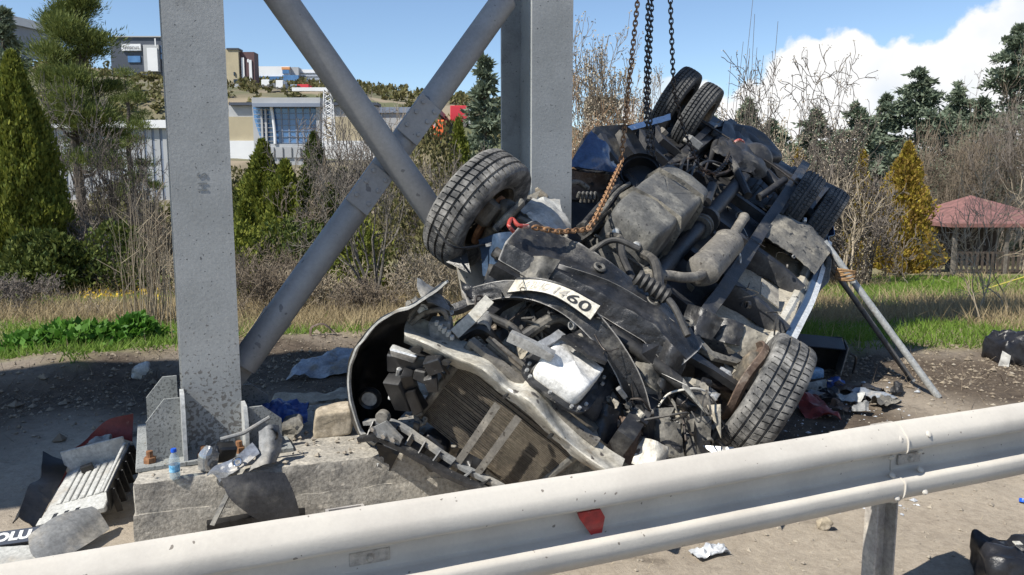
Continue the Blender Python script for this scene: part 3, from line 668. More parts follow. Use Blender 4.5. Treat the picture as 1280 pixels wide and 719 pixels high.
# --- floor, rails, body
vp('floor_panel', MB().sheet([[(u_, v_, -.235 + (.07 if v_ < -.9 else 0) + .012 * math.sin(u_ * 9)) for v_ in (-.92, -.75, -.6, -.40)] for u_ in (.35, .9, 1.5, 2.1, 2.7, 3.2)], 60, 16, .004, .012, 7, 3), 'floor_dusty')
vp('floor_panel', MB().sheet([[(u_, v_, -.17) for v_ in (-.40, 0, .4, .90)] for u_ in (.25, 1.5, 2.7, 3.3)], 40, 16, .004, .015, 5, 4), 'under_dark')
vp('rear_floor_panel', MB().sheet([[(u_, v_, -.14 + (.05 if abs(v_) > .8 else 0)) for v_ in (-.92, -.4, 0, .4, .92)] for u_ in (3.2, 4.1, 5.05)], 20, 16, .004, .03, 3, 5), 'under_dark')
for k in range(9):       # pressed ribs along the rear floor
    v_ = -.75 + k * .19
    vp('floor_rib', MB().sweep([(3.25, v_, -.125), (4.0, v_, -.115), (4.95, v_, -.12)], [(-.025, 0), (.025, 0), (.018, .018), (-.018, .018)]), 'under_dark')
def chan(path, wd, ht, **k): return MB().sweep(path, [(-wd / 2, -ht / 2), (wd / 2, -ht / 2), (wd / 2, ht / 2), (-wd / 2, ht / 2)], **k)
vp('chassis_rail', chan(spline([(-.75, -.42, -.22), (-.2, -.42, -.16), (.35, -.42, -.10), (1., -.43, -.085), (2.0, -.43, -.08), (3.0, -.43, -.03), (3.6, -.43, -.02), (4.9, -.43, -.07)], 6), .085, .16).dent(.006, 5, 1), 'under_dark')
vp('chassis_rail', chan(spline([(-.78, .46, -.22), (-.2, .44, -.16), (.35, .44, -.10), (1., .43, -.085), (2.0, .43, -.08), (3.0, .43, -.03), (3.6, .43, -.02), (4.9, .43, -.07)], 6), .085, .12).dent(.006, 5, 2), 'under_dark')
for u_, mt in ((.55, 'steel_dusty'), (1.25, 'steel_dusty'), (2.05, 'steel_dusty'), (2.8, 'under_dark'), (4.35, 'under_dark')):
    vp('cross_member', chan([(u_, -.40, -.09), (u_ + .02, 0, -.07), (u_, .40, -.09)], .07, .08).dent(.008, 6, u_), 'under_dark')
    vp('outrigger', MB().sweep([(u_, -.46, -.10), (u_ + .03, -.70, -.115), (u_, -.90, -.14)], [(-.05, -.11), (.05, -.11), (.05, .0), (.03, .03), (-.03, .03), (-.05, 0)], scale=[1.2, .9, .8]).dent(.006, 7, u_), 'steel_dusty' if u_ < 1.0 else 'under_dark')
# pressed wells and boxes on the dusty floor
vp('jacking_plate', MB().prism([(-.10, -.09), (.10, -.07), (.08, .08), (-.11, .07)], .01, (1.62, -.70, -.135), R3(.2, -.15, .2)), 'floor_dusty')
vp('wheel_arch_panel', MB().sheet([[(2.2, -.45, -.02), (2.25, -.7, -.03), (2.2, -.92, -.06)], [(2.6, -.46, .06), (2.65, -.72, .08), (2.62, -.95, .02)], [(3.0, -.48, -.05), (3.02, -.75, .0), (3.0, -.96, -.06)]], 26, 26, .004, .014, 9, 8, True), 'steel_dusty', None, 25)
vp('rear_arch_sheet', MB().sheet([[vw(985, 268, .0), vw(1012, 290, -.02), vw(1042, 320, -.04)], [vw(990, 285, -.08), vw(1010, 305, -.1), vw(1045, 345, -.16)]], 12, 10, .004, .02, 6, 9), 'muffler')
vp('rear_arch_flap', MB().sheet([[vw(1022, 300, -.05), vw(1040, 325, -.05)], [vw(1030, 330, -.12), vw(1035, 352, -.15)], [vw(1012, 350, -.2), vw(1018, 372, -.25)]], 10, 8, .004, .015, 8, 2), 'grey_plastic')
# sill: pale flange, blue band, white strip
sp = spline([vw(1024, 306, -.20), vw(1012, 345, -.19), vw(1000, 378, -.185), vw(984, 408, -.19), vw(968, 440, -.215), (.62, -.93, -.25)], 6)
vp('sill', MB().sweep([p + Vector((0, .03, .0)) for p in sp], [(-.045, -.02), (.045, -.035), (.045, .02), (.01, .035), (-.045, .012)], Z_), 'cream')
vp('sill_band', MB().sweep([p + Vector((0, -.022, .04)) for p in sp], [(-.022, -.05), (.018, -.05), (.020, .028), (-.022, .03)], Z_), 'sill_blue')
vp('sill_trim', MB().sweep([p + Vector((0, -.058, .045)) for p in sp], [(-.018, -.06), (.018, -.06), (.018, .034), (-.018, .030)], Z_), 'white_paint')
# crushed body below (roof pressed on the ground)
st = []
for (u_, v0, v1, cap) in ((.45, -.90, -.05, -.7), (1.0, -.93, .15, -1.0), (1.6, -.95, .62, -1.25), (2.4, -.95, .86, -1.6), (3.4, -.96, .92, -1.75), (4.3, -.96, .93, -1.75), (5.05, -.94, .92, -1.7)):
    row = []
    for t in (0, .25, .5, .75, 1): row.append(Vector((u_, v0, -.19 + (max(zlim(u_, v0), cap) + .19) * t)))
    for t in (.2, .4, .6, .8): v_ = v0 + (v1 - v0) * t; row.append(Vector((u_, v_, max(zlim(u_, v_), cap))))
    for t in (1, .75, .5, .25, 0): row.append(Vector((u_, v1, -.19 + (max(zlim(u_, v1), cap) + .19) * t)))
    st.append(row)
vp('crushed_body', MB().sheet(st, 40, 40, .006, .05, 3.2, 5, True), 'blue_paint')
vp('tail_panel', MB().sheet([[(5.06, -.93, -.16), (5.08, 0, -.16), (5.06, .91, -.16)], [(5.0, -.93, -1.2), (5.02, 0, -1.3), (5.0, .91, -1.5)]], 12, 12, .006, .05, 3, 6), 'blue_paint')
vp('firewall', MB().sheet([[(.28, -.80, -.15), (.25, 0, -.15), (.25, .62, -.17)], [(.2, -.78, -.62), (.18, 0, -.7), (.2, .55, -.6)]], 14, 14, .005, .05, 5, 3), 'under_dark')

# --- fuel tank
def super_box(c, sz, n=30, m_=20, e=.28, fn=None):
    vs = []; fs = []
    sg = lambda x, p: math.copysign(abs(x) ** p, x)
    for i in range(m_ + 1):
        ph = -math.pi / 2 + math.pi * i / m_
        for j in range(n):
            th_ = 2 * math.pi * j / n
            p = Vector((sg(math.cos(ph), e) * sg(math.cos(th_), e) * sz[0] / 2, sg(math.cos(ph), e) * sg(math.sin(th_), e) * sz[1] / 2, sg(math.sin(ph), e) * sz[2] / 2))
            if fn: p = fn(p)
            vs.append(Vector(c) + p)
    for i in range(m_):
        for j in range(n): k = (j + 1) % n; fs.append((i * n + j, i * n + k, (i + 1) * n + k, (i + 1) * n + j))
    return MB().add(vs, fs)
def tank_fn(p):
    k = p.x / .6
    z = p.z
    if z > 0: z += .022 * math.sin(p.x * 13) * math.exp(-(p.y / .1) ** 2) - .02 * max(0, 1 - abs(p.x + .18) / .05) - .018 * max(0, 1 - abs(p.x - .26) / .035)
    z += .012 * noise.noise(p * 5 + Vector((3, 2, 1)))
    return Vector((p.x, p.y * (1 - .08 * (k < -.2)) , z))
tank = vp('fuel_tank', super_box((1.08, .185, .06), (1.20, .37, .40), 56, 36, .22, tank_fn), 'tank', None, 50)
vp('seam', MB().sweep([(.475, .185 + dy, .02) for dy in (-.17, 0, .17)], [(-.012, -.004), (.012, -.004), (.012, .004), (-.012, .004)]), 'steel_dusty', tank)
for dy in (-.07, .07):
    vp('sender_cap', MB().lathe([(0, .02), (.02, .018), (.026, 0)], (.47, .185 + dy, .11), (-1, 0, .3), 14), 'alu', tank)
for u_ in (.80, 1.36):
    vp('tank_strap', MB().sweep([(u_, -.02, -.10), (u_, -.015, .19), (u_ , .02, .262), (u_, .185, .275), (u_, .35, .262), (u_, .385, .19), (u_, .39, -.10)], [(-.016, -.002), (.016, -.002), (.016, .003), (-.016, .003)], X), 'steel_dusty', tank)
# --- driveline, exhaust
vp('propeller_shaft', MB().tube([(.30, -.07, -.02), (3.55, -.05, .02)], .052, 18), 'under_dark')
vp('gearbox', MB().sweep([(-.25, -.03, -.10), (.0, -.05, -.08), (.25, -.06, -.05), (.36, -.07, -.03)], [(math.cos(t) * .16, math.sin(t) * .14) for t in np.linspace(0, 2 * math.pi, 14)[:-1]], scale=[1, 1, .75, .5]).dent(.02, 8), 'under_dark')
for u_ in (.42, 1.62):
    vp('shaft_joint', MB().lathe([(.05, -.05), (.085, -.045), (.085, -.02), (.06, -.01), (.06, .01), (.085, .02), (.085, .045), (.05, .05)], (u_, -.065, -.01), X, 18), 'steel_dusty')
vp('centre_bearing', MB().lathe([(.055, -.03), (.10, -.03), (.10, .03), (.055, .03)], (1.78, -.06, -.005), X, 18).box((1.78, -.06, -.06), (.05, .34, .03)), 'under_dark')
muf = MB().lathe([(.02, -.34), (.09, -.335), (.118, -.32), (.121, -.30), (.121, -.27), (.117, -.26), (.117, .26), (.121, .27), (.121, .30), (.115, .32), (.06, .335), (.03, .35)], (0, 0, 0), X, 28)
for i, p in enumerate(muf.v): muf.v[i] = Vector((p.x * 1.1, p.y * .86, p.z * .72 + (-.012 * math.cos(p.y * 28) if p.x < -.3 else 0)))
for i, p in enumerate(muf.v): muf.v[i] = R3(0, 0, -.03) @ p + Vector((1.10, -.275, .075)) + noise.noise_vector(p * 9) * .006
mf = vp('muffler', muf, 'muffler')
vp('exhaust_inlet', MB().tube([(.79, -.265, .075), (.70, -.27, .08), (.60, -.25, .09), (.50, -.20, .09), (.42, -.12, .08), (.30, -.05, .06)], .030, 14, smooth=5), 'muffler', mf)
vp('tail_pipe', MB().lathe([(.0, .0), (.030, .0), (.034, .02), (.036, .5), (.040, .53), (.034, .53), (.030, .45), (0, .45)], (1.42, -.285, .075), (1, .03, .06), 16), 'muffler', mf)
vp('pipe_hanger', MB().tube([(1.45, -.31, .06), (1.47, -.39, .03), (1.44, -.43, -.02)], .009, 6, smooth=3), 'alu', mf)
vp('drain_pipe', MB().lathe([(.0, 0), (.034, 0), (.034, .30), (.04, .32), (.03, .32), (.03, .2), (0, .2)], (1.75, .0, .12), (1, .16, .06), 14), 'under_dark')
for (pth, r) in (([(.4, .40, .02), (.9, .43, .0), (1.6, .42, .0), (2.6, .40, .0)], .012), ([(.4, .45, .04), (1., .47, .02), (1.9, .45, .03), (2.9, .38, .0)], .012), ([(.45, .05, .1), (.35, -.03, .14), (.24, -.12, .1), (.1, -.2, .05)], .028), ([(.44, .28, .08), (.36, .2, .14), (.22, .12, .12), (.08, -.02, .1)], .02)):
    vp('pipe', MB().tube(pth, r, 8, smooth=5), 'rubber_hose')
# --- rear axle
vp('rear_axle', MB().tube([(3.74, .80, .07), (3.72, .3, .04), (3.70, 0, .035), (3.60, -.3, -.01), (3.49, -.80, -.07)], [.055, .055, .06, .055, .055], 14), 'under_dark')
df = MB().lathe([(.0, -.16), (.07, -.15), (.11, -.10), (.155, -.03), (.16, .03), (.12, .10), (.08, .15), (0, .17)], (3.70, -.03, .045), X, 22)
vp('differential', df, 'under_dark')
for sg in (-1, 1):
    v_ = .47 * sg
    for q in range(3):
        vp('leaf_spring', chan(spline([(2.95 + q * .22, v_, -.02 + q * .012), (3.7, v_, .085 + q * .014), (4.5 - q * .22, v_, -.02 + q * .012)], 6), .06, .010), 'under_dark')
    vp('spring_clamp', MB().box((3.7, v_, .10), (.14, .09, .07), None, .01), 'steel_black')
    vp('shock_absorber', MB().tube([(3.62, v_ * .75, .06), (3.2, v_ * .55, -.08)], .032, 12), 'under_dark')
vp('brake_pipe', MB().tube([(3.55, -.6, .09), (3.6, -.2, .12), (3.6, .2, .12), (3.62, .6, .12)], .008, 6, smooth=4), 'chain_dark')
vp('spare_wheel_carrier', super_box((4.55, .1, -.03), (.5, .62, .16), 24, 14, .5, lambda p: p + noise.noise_vector(p * 4) * .05), 'under_dark', None, 50)
vp('heat_shield', MB().sheet([[vw(905, 150, .02), vw(930, 165, .05), vw(955, 190, .03)], [vw(900, 170, .1), vw(930, 190, .16), vw(960, 212, .08)], [vw(890, 190, .05), vw(915, 205, .1), vw(950, 225, .02)]], 14, 14, .005, .05, 5, 7), 'under_dark')
vp('support_strut', MB().tube([vw(905, 180, .12), vw(935, 245, .05)], .035, 10), 'under_dark')
vp('light_box', MB().box(vw(866, 178, .12), (.16, .13, .07), R3(.2, .3, .4), .01), 'grey_plastic')

# --- front subframe and steering
sub = [[(-.40, .56, .02), (-.38, .34, .03), (-.34, .06, .05), (-.30, -.24, .05), (-.30, -.44, .0)],
       [(-.36, .58, .10), (-.34, .34, .11), (-.30, .06, .13), (-.26, -.24, .13), (-.28, -.46, .08)],
       [(-.20, .60, .13), (-.16, .34, .10), (-.14, .06, .15), (-.12, -.24, .15), (-.16, -.48, .10)],
       [(-.06, .58, .14), (-.03, .34, .15), (-.02, .06, .16), (-.02, -.24, .15), (-.08, -.48, .10)],
       [(-.03, .55, .05), (.0, .34, .05), (.01, .06, .06), (.01, -.24, .05), (-.06, -.46, .02)]]
sb = vp('front_subframe', MB().sheet(sub, 60, 90, .012, .010, 6, 2, True), 'steel_worn', None, 25)
vp('subframe_lip', MB().sweep(spline([p + Vector((-.02, 0, -.03)) for p in map(Vector, sub[0])], 6), [(-.03, -.05), (.02, -.05), (.03, .02), (-.02, .025)]).dent(.012, 9, 3), 'steel_black', sb)
for (v_, u_) in ((.42, -.02), (.15, -.12), (-.16, -.1), (-.36, -.05)):
    vp('hole_rim', MB().lathe([(.012, -.01), (.030, -.004), (.034, .006), (.026, .012), (.014, .004)], (u_, v_, .165 - .06 * abs(v_)), (-.2, 0, 1), 18), 'steel_dusty', sb)
vp('steering_rack', MB().tube([(-.32, .62, .0), (-.36, .2, .02), (-.36, -.3, .02), (-.34, -.66, -.02)], .030, 12, smooth=4), 'rubber_hose')
bl = MB(); bl.lathe([(.034 + .012 * (k % 2), k * .016) for k in range(13)], vw(795, 345, .22), (.2, -1, -.1), 14); vp('bellows', bl, 'rubber_hose')
vp('front_plate', MB().sheet([[vw(700, 330, .14), vw(770, 355, .16), vw(840, 400, .14), vw(866, 430, .10)], [vw(690, 352, .06), vw(760, 378, .07), vw(815, 420, .05), vw(850, 470, .0)]], 40, 14, .008, .016, 8, 6), 'steel_worn')
arm = [(0, .035), (.12, .022), (.30, .03), (.36, .055), (.40, 0), (.36, -.055), (.30, -.03), (.12, -.03), (0, -.05)]
vp('control_arm', MB().prism(arm, .035, (-.16, -.46, .06), frame((.22, -1, -.12), (1, .2, .05))).dent(.012, 10), 'steel_black')
vp('control_arm', MB().sweep([vw(866, 425, .06), vw(890, 445, .06), vw(915, 452, .02), vw(938, 438, -.02)], [(-.03, -.012), (.03, -.012), (.032, .014), (-.032, .014)], scale=[1.3, .9, .8, 1.1]), 'steel_dusty')
vp('control_arm', MB().prism(arm, .03, (-.12, .50, .07), frame((.12, 1, -.15), (-1, .2, .05))).dent(.012, 10, 4), 'steel_black')
vp('control_arm', MB().sweep([vw(648, 272, .1), vw(685, 288, .12), vw(700, 305, .12)], [(-.022, -.012), (.022, -.012), (.022, .012), (-.022, .012)]).dent(.01, 9), 'steel_dusty')
for sg, du in ((1, -.06), (-1, .07)):
    kn = vp('hub_carrier', super_box((du, .74 * sg, -.01), (.16, .10, .30), 16, 10, .6, lambda p: p + noise.noise_vector(p * 9) * .04), 'wheel_steel', None, 50)
    vp('brake_disc', MB().lathe([(.05, -.012), (.145, -.012), (.15, -.008), (.15, .008), (.145, .012), (.05, .012)], (du, .805 * sg, -.01), (-.1, 1, .03), 30), 'rust', kn)
    vp('caliper', MB().box((du - .10, .80 * sg, .08), (.09, .10, .15), R3(.1, .4, 0), .02).dent(.01, 8), 'wheel_steel', kn)
    vp('strut', MB().tube([(du, .70 * sg, -.05), (du + .06, .60 * sg, -.45)], .04, 12), 'under_dark', kn)
sh = MB().lathe([(.10, .0), (.16, -.02), (.205, -.012), (.222, -.035), (.232, -.03), (.224, .0), (.205, .014), (.16, .006), (.10, .02)], (0, 0, 0), (0, 1, 0), 40)
for i, p in enumerate(sh.v): sh.v[i] = axis_frame((.03, -1, .05)) @ (p + Vector((0, .012 * math.sin(math.atan2(p.z, p.x) * 3), 0))) + Vector((.07, -.765, -.02))
vp('brake_shield', sh, 'rust_shield', label='rusty brake dust shield inside the low front wheel')
for (a, b, r) in ((( -.22, .55, .0), (-.10, .80, .02), .014), ((-.2, -.55, -.02), (.0, -.80, -.04), .014)):
    vp('tie_rod', MB().tube([a, b], r, 8), 'chain_dark')
vp('hub_cover', MB().box((-.10, .70, .10), (.16, .035, .22), R3(.3, .5, .2), .01).dent(.02, 7), 'steel_dusty')

# --- engine, oil pan
vp('engine_block', super_box((-.48, -.06, -.36), (.52, .44, .50), 24, 14, .35, lambda p: p + noise.noise_vector(p * 6) * .06), 'under_dark', None, 50)
pan_c = vw(716, 455, -.03)
def pan_fn(p):
    z = p.z
    if z > 0: z += .035 * noise.noise(p * 11) - .22 * max(0, -p.x - .04)
    return Vector((p.x, p.y, z))
pan = vp('oil_pan', super_box(pan_c + Vector((.0, 0, -.04)), (.31, .25, .12), 44, 24, .32, pan_fn), 'pan_white', None, 50)
vp('pan_flange', MB().sweep([pan_c + Vector((.19 * math.copysign(abs(math.cos(t)) ** .4, math.cos(t)), .155 * math.copysign(abs(math.sin(t)) ** .4, math.sin(t)), -.075)) for t in np.linspace(0, 2 * math.pi, 41)[:-1]], [(-.02, -.006), (.02, -.006), (.02, .006), (-.02, .006)], Z_, True), 'steel_black', pan)
for k in range(14):
    t = 2 * math.pi * k / 14
    vp('flange_bolt', MB().lathe([(0, .012), (.008, .012), (.009, 0)], pan_c + Vector((.19 * math.copysign(abs(math.cos(t)) ** .4, math.cos(t)), .155 * math.copysign(abs(math.sin(t)) ** .4, math.sin(t)), -.068)), Z_, 8), 'alu', pan)
vp('pan_cover', MB().sheet([[vw(724, 415, .02), vw(757, 428, .02)], [vw(700, 424, .03), vw(757, 455, .04)]], 8, 8, .02, .02, 9, 4), 'steel_black')
vp('alloy_bracket', MB().sweep([vw(637, 418, .0), vw(662, 430, .01), vw(690, 445, .0)], [(-.024, -.02), (.024, -.02), (.02, .02), (-.02, .02)]).dent(.014, 14), 'alu')
vp('alloy_arm', MB().sweep([vw(668, 438, -.03), vw(690, 425, .0), vw(700, 418, .0)], [(-.02, -.015), (.02, -.015), (.02, .015), (-.02, .015)]).dent(.008, 14, 3), 'alu')
# --- bumper beam bent over the engine, number plate on it
bp_ = [vu(566, 388, -.52), vu(600, 375, -.5), vu(640, 366, -.47), vu(690, 374, -.45), vu(735, 398, -.44), vu(768, 432, -.45), vu(792, 478, -.48), vu(808, 530, -.52), vu(806, 566, -.55)]
bmp = vp('bumper_beam', MB().sweep(spline(bp_, 7), [(-.012, -.045), (.012, -.045), (.014, -.02), (.035, .0), (.014, .02), (.012, .045), (-.012, .045)], Y_ * .2 + X).dent(.012, 8, 2), 'steel_black')
vp('beam_face', MB().sheet([[vu(x_, y_, -.54) for x_, y_ in ((585, 382), (640, 372), (690, 385), (735, 420), (770, 470), (795, 540))], [vu(x_, y_, -.5) for x_, y_ in ((578, 362), (640, 350), (705, 366), (752, 396), (800, 468), (822, 548))]], 12, 60, .006, .012, 9, 5), 'steel_worn', bmp)
pe = [[vu(634, 366, -.56), vu(665, 364, -.56), vu(698, 373, -.56), vu(738, 400, -.55)], [vu(645, 349, -.53), vu(676, 350, -.52), vu(712, 361, -.51), vu(751, 382, -.5)]]
plate_o = vp('number_plate', MB().sheet(pe, 6, 30, .003), 'plate_white', bmp, label='bent white number plate with worn characters')
vp('plate_mount', MB().sheet([[p + Vector((.012, 0, -.004)) for p in r] for r in [[pe[0][i] + (pe[0][i] - pe[1][i]) * .12 for i in range(4)], [pe[1][i] + (pe[1][i] - pe[0][i]) * .12 for i in range(4)]]], 6, 30, .005), 'plastic_black', bmp)
def on_plate(s, t_, lift):
    def cr(ps, x):
        x = x * 3; i = min(int(x), 2); u = x - i; p1, p2 = ps[i], ps[i + 1]; p0 = ps[i - 1] if i else p1 * 2 - p2; p3 = ps[i + 2] if i < 2 else p2 * 2 - p1
        return .5 * ((2 * p1) + (p2 - p0) * u + (2 * p0 - 5 * p1 + 4 * p2 - p3) * u * u + (3 * p1 - p0 - 3 * p2 + p3) * u ** 3)
    a, b = cr(pe[0], s), cr(pe[1], s); a2, b2 = cr(pe[0], min(1, s + .01)), cr(pe[1], min(1, s + .01))
    n_ = (a2 - a).cross(b - a).normalized()
    if n_.x > 0: n_ = -n_
    return a + (b - a) * t_ + n_ * lift
for (txt, s0, s1, mt) in (('06', .10, .235, 'ink_faint'), ('BHD', .275, .50, 'ink_faint'), ('14', .575, .70, 'ink_grey'), ('60', .715, .945, 'ink_black')):
    tm = text_mesh(txt, 1, 0, .018 if mt == 'ink_black' else .008); co = [v.co.copy() for v in tm.vertices]
    x0, x1 = min(c.x for c in co), max(c.x for c in co); y0, y1 = min(c.y for c in co), max(c.y for c in co)
    for v, c in zip(tm.vertices, co): v.co = on_plate(s0 + (c.x - x0) / (x1 - x0) * (s1 - s0), .17 + (c.y - y0) / (y1 - y0) * .66, .0035)
    link('plate_characters', tm, mt, plate_o)
vp('plate_edge', MB().tube([on_plate(k / 24, 0, .001) for k in range(25)] + [on_plate(1, 1, .001)] + [on_plate(1 - k / 24, 1, .001) for k in range(25)], .0028, 5), 'plastic_black', plate_o)

# --- radiator pack
RC = [vu(590, 430, -.86), vu(742, 552, -.82), vu(655, 622, -.86), vu(524, 518, -.90)]      # four corners
def rq(s, t_, d=0):
    a = RC[0] * (1 - s) + RC[1] * s; b = RC[3] * (1 - s) + RC[2] * s; return a * (1 - t_) + b * t_ + Vector((-d, 0, 0))
rad = vp('radiator', MB().add([rq(0, 0), rq(1, 0), rq(1, 1), rq(0, 1), rq(0, 0, -.04), rq(1, 0, -.04), rq(1, 1, -.04), rq(0, 1, -.04)], [(0, 1, 2, 3), (4, 5, 6, 7), (0, 1, 5, 4), (1, 2, 6, 5), (2, 3, 7, 6), (3, 0, 4, 7)]), 'plastic_black')
nf = 54
for k in range(nf):
    t_ = (k + .5) / nf
    if abs(t_ - .55) < .014: continue
    wv = .004 * math.sin(k * 1.7)
    vp('cooling_fin', MB().sweep([rq(.02, t_, .004), rq(.5, t_, .006 + wv), rq(.98, t_, .004)], [(-.0028, -.005), (.0028, -.005), (.0028, .005), (-.0028, .005)], X), 'radiator', rad)
vp('core_divider', MB().sweep([rq(0, .55, .006), rq(1, .55, .006)], [(-.007, -.007), (.007, -.007), (.007, .007), (-.007, .007)], X), 'radiator', rad)
for s in (0, 1):
    vp('end_tank', MB().tube([rq(s, -.02, .0), rq(s, 1.02, .0)], .022, 10), 'steel_dusty', rad)
vp('core_frame', MB().sweep([rq(-.02, -.03, .01), rq(1.02, -.03, .01)], [(-.014, -.02), (.014, -.02), (.014, .02), (-.014, .02)], X), 'muffler', rad)
vp('condenser_edge', MB().sweep([vu(612, 428, -.80), vu(690, 492, -.78), vu(745, 548, -.76)], [(-.012, -.03), (.012, -.03), (.012, .03), (-.012, .03)], X), 'muffler', rad)
vp('condenser_core', MB().sheet([[vu(608, 424, -.84), vu(742, 540, -.80)], [vu(612, 420, -.70), vu(752, 532, -.66)]], 16, 4, .012), 'radiator', rad)
vp('radiator_hose', MB().tube([vu(528, 516, -.93), vu(520, 520, -.95), vu(527, 530, -.95), vu(532, 522, -.92)], .014, 8, smooth=4), 'steel_dusty', rad)
# cream lower support, torn and bent
cpts = [(506, 408), (535, 418), (575, 440), (610, 455), (640, 478), (668, 492), (700, 530), (735, 560), (775, 588)]
low = [(505, 428), (532, 440), (568, 457), (602, 470), (624, 490), (658, 516), (691, 548), (720, 572), (756, 597)]
vp('lower_support', MB().sheet([[vu(x, y, -.93 - .015 * math.sin(i * 1.9)) for i, (x, y) in enumerate(low)], [vu((a + c) / 2, (b + d) / 2, -1.0 - .02 * math.sin(i * 2.6)) for i, ((a, b), (c, d)) in enumerate(zip(low, cpts))], [vu(x, y, -.90 + .03 * math.sin(i * 2.1)) for i, (x, y) in enumerate(cpts)], [vu(x + 6, y - 14, -.80) for x, y in cpts]], 20, 80, .004, .007, 7, 3), 'cream', None, 28)
for (x, y, rx, rz) in ((521, 437, .035, .022), (557, 453, .03, .016), (632, 495, .012, .012), (688, 545, .014, .014)):
    p = vu(x, y, -1.005)
    vp('support_hole', MB().add([p + Vector((0, math.cos(t) * rx * .7, math.sin(t) * rz * .7 - math.cos(t) * rx * .30)) + Vector((d_, 0, 0)) for d_ in (-.012, .012) for t in np.linspace(0, 2 * math.pi, 17)[:-1]], [tuple(range(16)), tuple(range(16, 32))] + [(i, (i + 1) % 16, 16 + (i + 1) % 16, 16 + i) for i in range(16)]), 'ink_black')
vp('side_support', MB().sweep([vu(568, 418, -.86), vu(590, 398, -.78), vu(612, 374, -.7)], [(-.026, -.012), (.026, -.012), (.026, .004), (-.026, .004)], X), 'cream')
for k, ((a, b), (c, d)) in enumerate((((622, 506), (563, 592)), ((648, 522), (588, 604)))):
    vp('brace_strip', MB().sweep([vu(a, b, -.98), vu((a + c) / 2, (b + d) / 2, -1.0), vu(c, d, -1.0)], [(-.017, -.005), (.017, -.005), (.017, .005), (-.017, .005)], X), 'muffler')
# --- bumper corner shell seen from inside, with lamp hole
rim = [(560, 352), (522, 378), (478, 400), (446, 436), (437, 470), (440, 505), (452, 540), (470, 556)]
rows = [[vu(x, y, -1.02 - .02 * (i % 2)) for i, (x, y) in enumerate(rim)],
        [vu(x * .97 + 520 * .03 - 5, y * .98 + 470 * .02, -.86) for x, y in rim],
        [vu(x * .82 + 520 * .18, y * .85 + 470 * .15, -.66) for x, y in rim],
        [vu(x * .35 + 530 * .65, y * .5 + 470 * .5, -.56) for x, y in rim]]
shell = vp('bumper_corner', MB().sheet(rows, 30, 50, .006, .010, 5, 2), 'plastic_black', None, 40)
vp('corner_edge', MB().sweep(spline(rows[0], 8), [(-.005, -.009), (.005, -.009), (.005, .009), (-.005, .009)], X).dent(.008, 12), 'grey_light', shell)
vp('fog_lamp_ring', MB().lathe([(.040, -.012), (.058, -.012), (.062, 0), (.05, .02), (.038, .01)], vu(462, 498, -.90), (-1, -.35, .2), 24), 'plastic_black', shell)
vp('fog_lamp_opening', MB().lathe([(0, 0), (.042, 0)], vu(462, 498, -.905), (-1, -.35, .2), 20), 'grey_light', shell)
# headlamp housing pieces
hb = vp('headlamp_housing', MB().box(vu(512, 452, -.96), (.07, .20, .10), R3(-.55, 0, .2), .008).dent(.02, 14), 'plastic_black')
for (x, y, sx, sy, sz, mt, nm) in ((505, 443, .03, .12, .045, 'alu', 'lamp_bracket'), (545, 455, .06, .09, .07, 'steel_black', 'lamp_socket'), (500, 490, .07, .10, .18, 'plastic_black', 'lamp_box'), (492, 497, .02, .06, .045, 'white_paint', 'lamp_label'), (512, 478, .05, .05, .13, 'plastic_black', 'lamp_rib'), (528, 470, .05, .07, .06, 'plastic_black', 'lamp_socket'), (540, 478, .05, .06, .07, 'steel_black', 'lamp_socket'), (498, 470, .03, .015, .1, 'alu', 'lamp_clip'), (520, 500, .05, .06, .12, 'plastic_black', 'lamp_box')):
    vp(nm, MB().box(vu(x, y, -1.0), (sx, sy, sz), R3(-.5 + .35 * math.sin(x), .2 * math.cos(x), .2 + .3 * math.sin(y)), .006).dent(.014, 22, x), mt)
vp('round_cap', MB().lathe([(0, .012), (.028, .012), (.033, .006), (.034, -.02)], vu(478, 522, -1.06), (-1, -.1, .2), 22), 'muffler')
for q in range(7):
    a = rnd.random() * 6.28; p = vu(545 + 18 * math.cos(a), 462 + 14 * math.sin(a), -.97)
    vp('lamp_wire', MB().tube([p, p + Vector((-.03, .03 * math.cos(a), .04)), p + Vector((-.01, .06 * math.sin(a), .07 * math.cos(a)))], .004, 5, smooth=4), 'chain_dark')
# slam panel: ladder of two bars and webs
s0 = [(450, 548), (478, 548), (520, 570), (560, 592), (610, 616), (650, 640)]; s1 = [(456, 528), (490, 528), (530, 552), (572, 580), (622, 606), (664, 630)]
slam = vp('slam_panel_bar', MB().sweep(spline([vu(x, y, -1.08) for x, y in s0], 5), [(-.012, -.02), (.012, -.02), (.012, .02), (-.012, .02)], X).dent(.004, 12), 'steel_black')
vp('slam_panel_bar', MB().sweep(spline([vu(x, y, -1.00) for x, y in s1], 5), [(-.010, -.016), (.010, -.016), (.010, .016), (-.010, .016)], X).dent(.004, 12), 'grey_plastic', slam)
vp('slam_panel_back', MB().sheet([[vu(x, y, -.98) for x, y in s0], [vu(x, y, -.93) for x, y in s1]], 6, 20, .006, .012, 9, 1), 'plastic_black', slam)
for i in range(1, 24):
    t_ = i / 24 * 4.99; k = int(t_); f_ = t_ - k
    if i % 2: continue
    a = (s0[k][0] * (1 - f_) + s0[k + 1][0] * f_, s0[k][1] * (1 - f_) + s0[k + 1][1] * f_); b = (s1[k][0] * (1 - f_) + s1[k + 1][0] * f_, s1[k][1] * (1 - f_) + s1[k + 1][1] * f_)
    vp('slam_panel_web', MB().sweep([vu(*a, -1.06), vu(*b, -1.0)], [(-.003, -.03), (.003, -.03), (.003, .03), (-.003, .03)], X), 'plastic_black' if i % 4 else 'grey_plastic', slam)
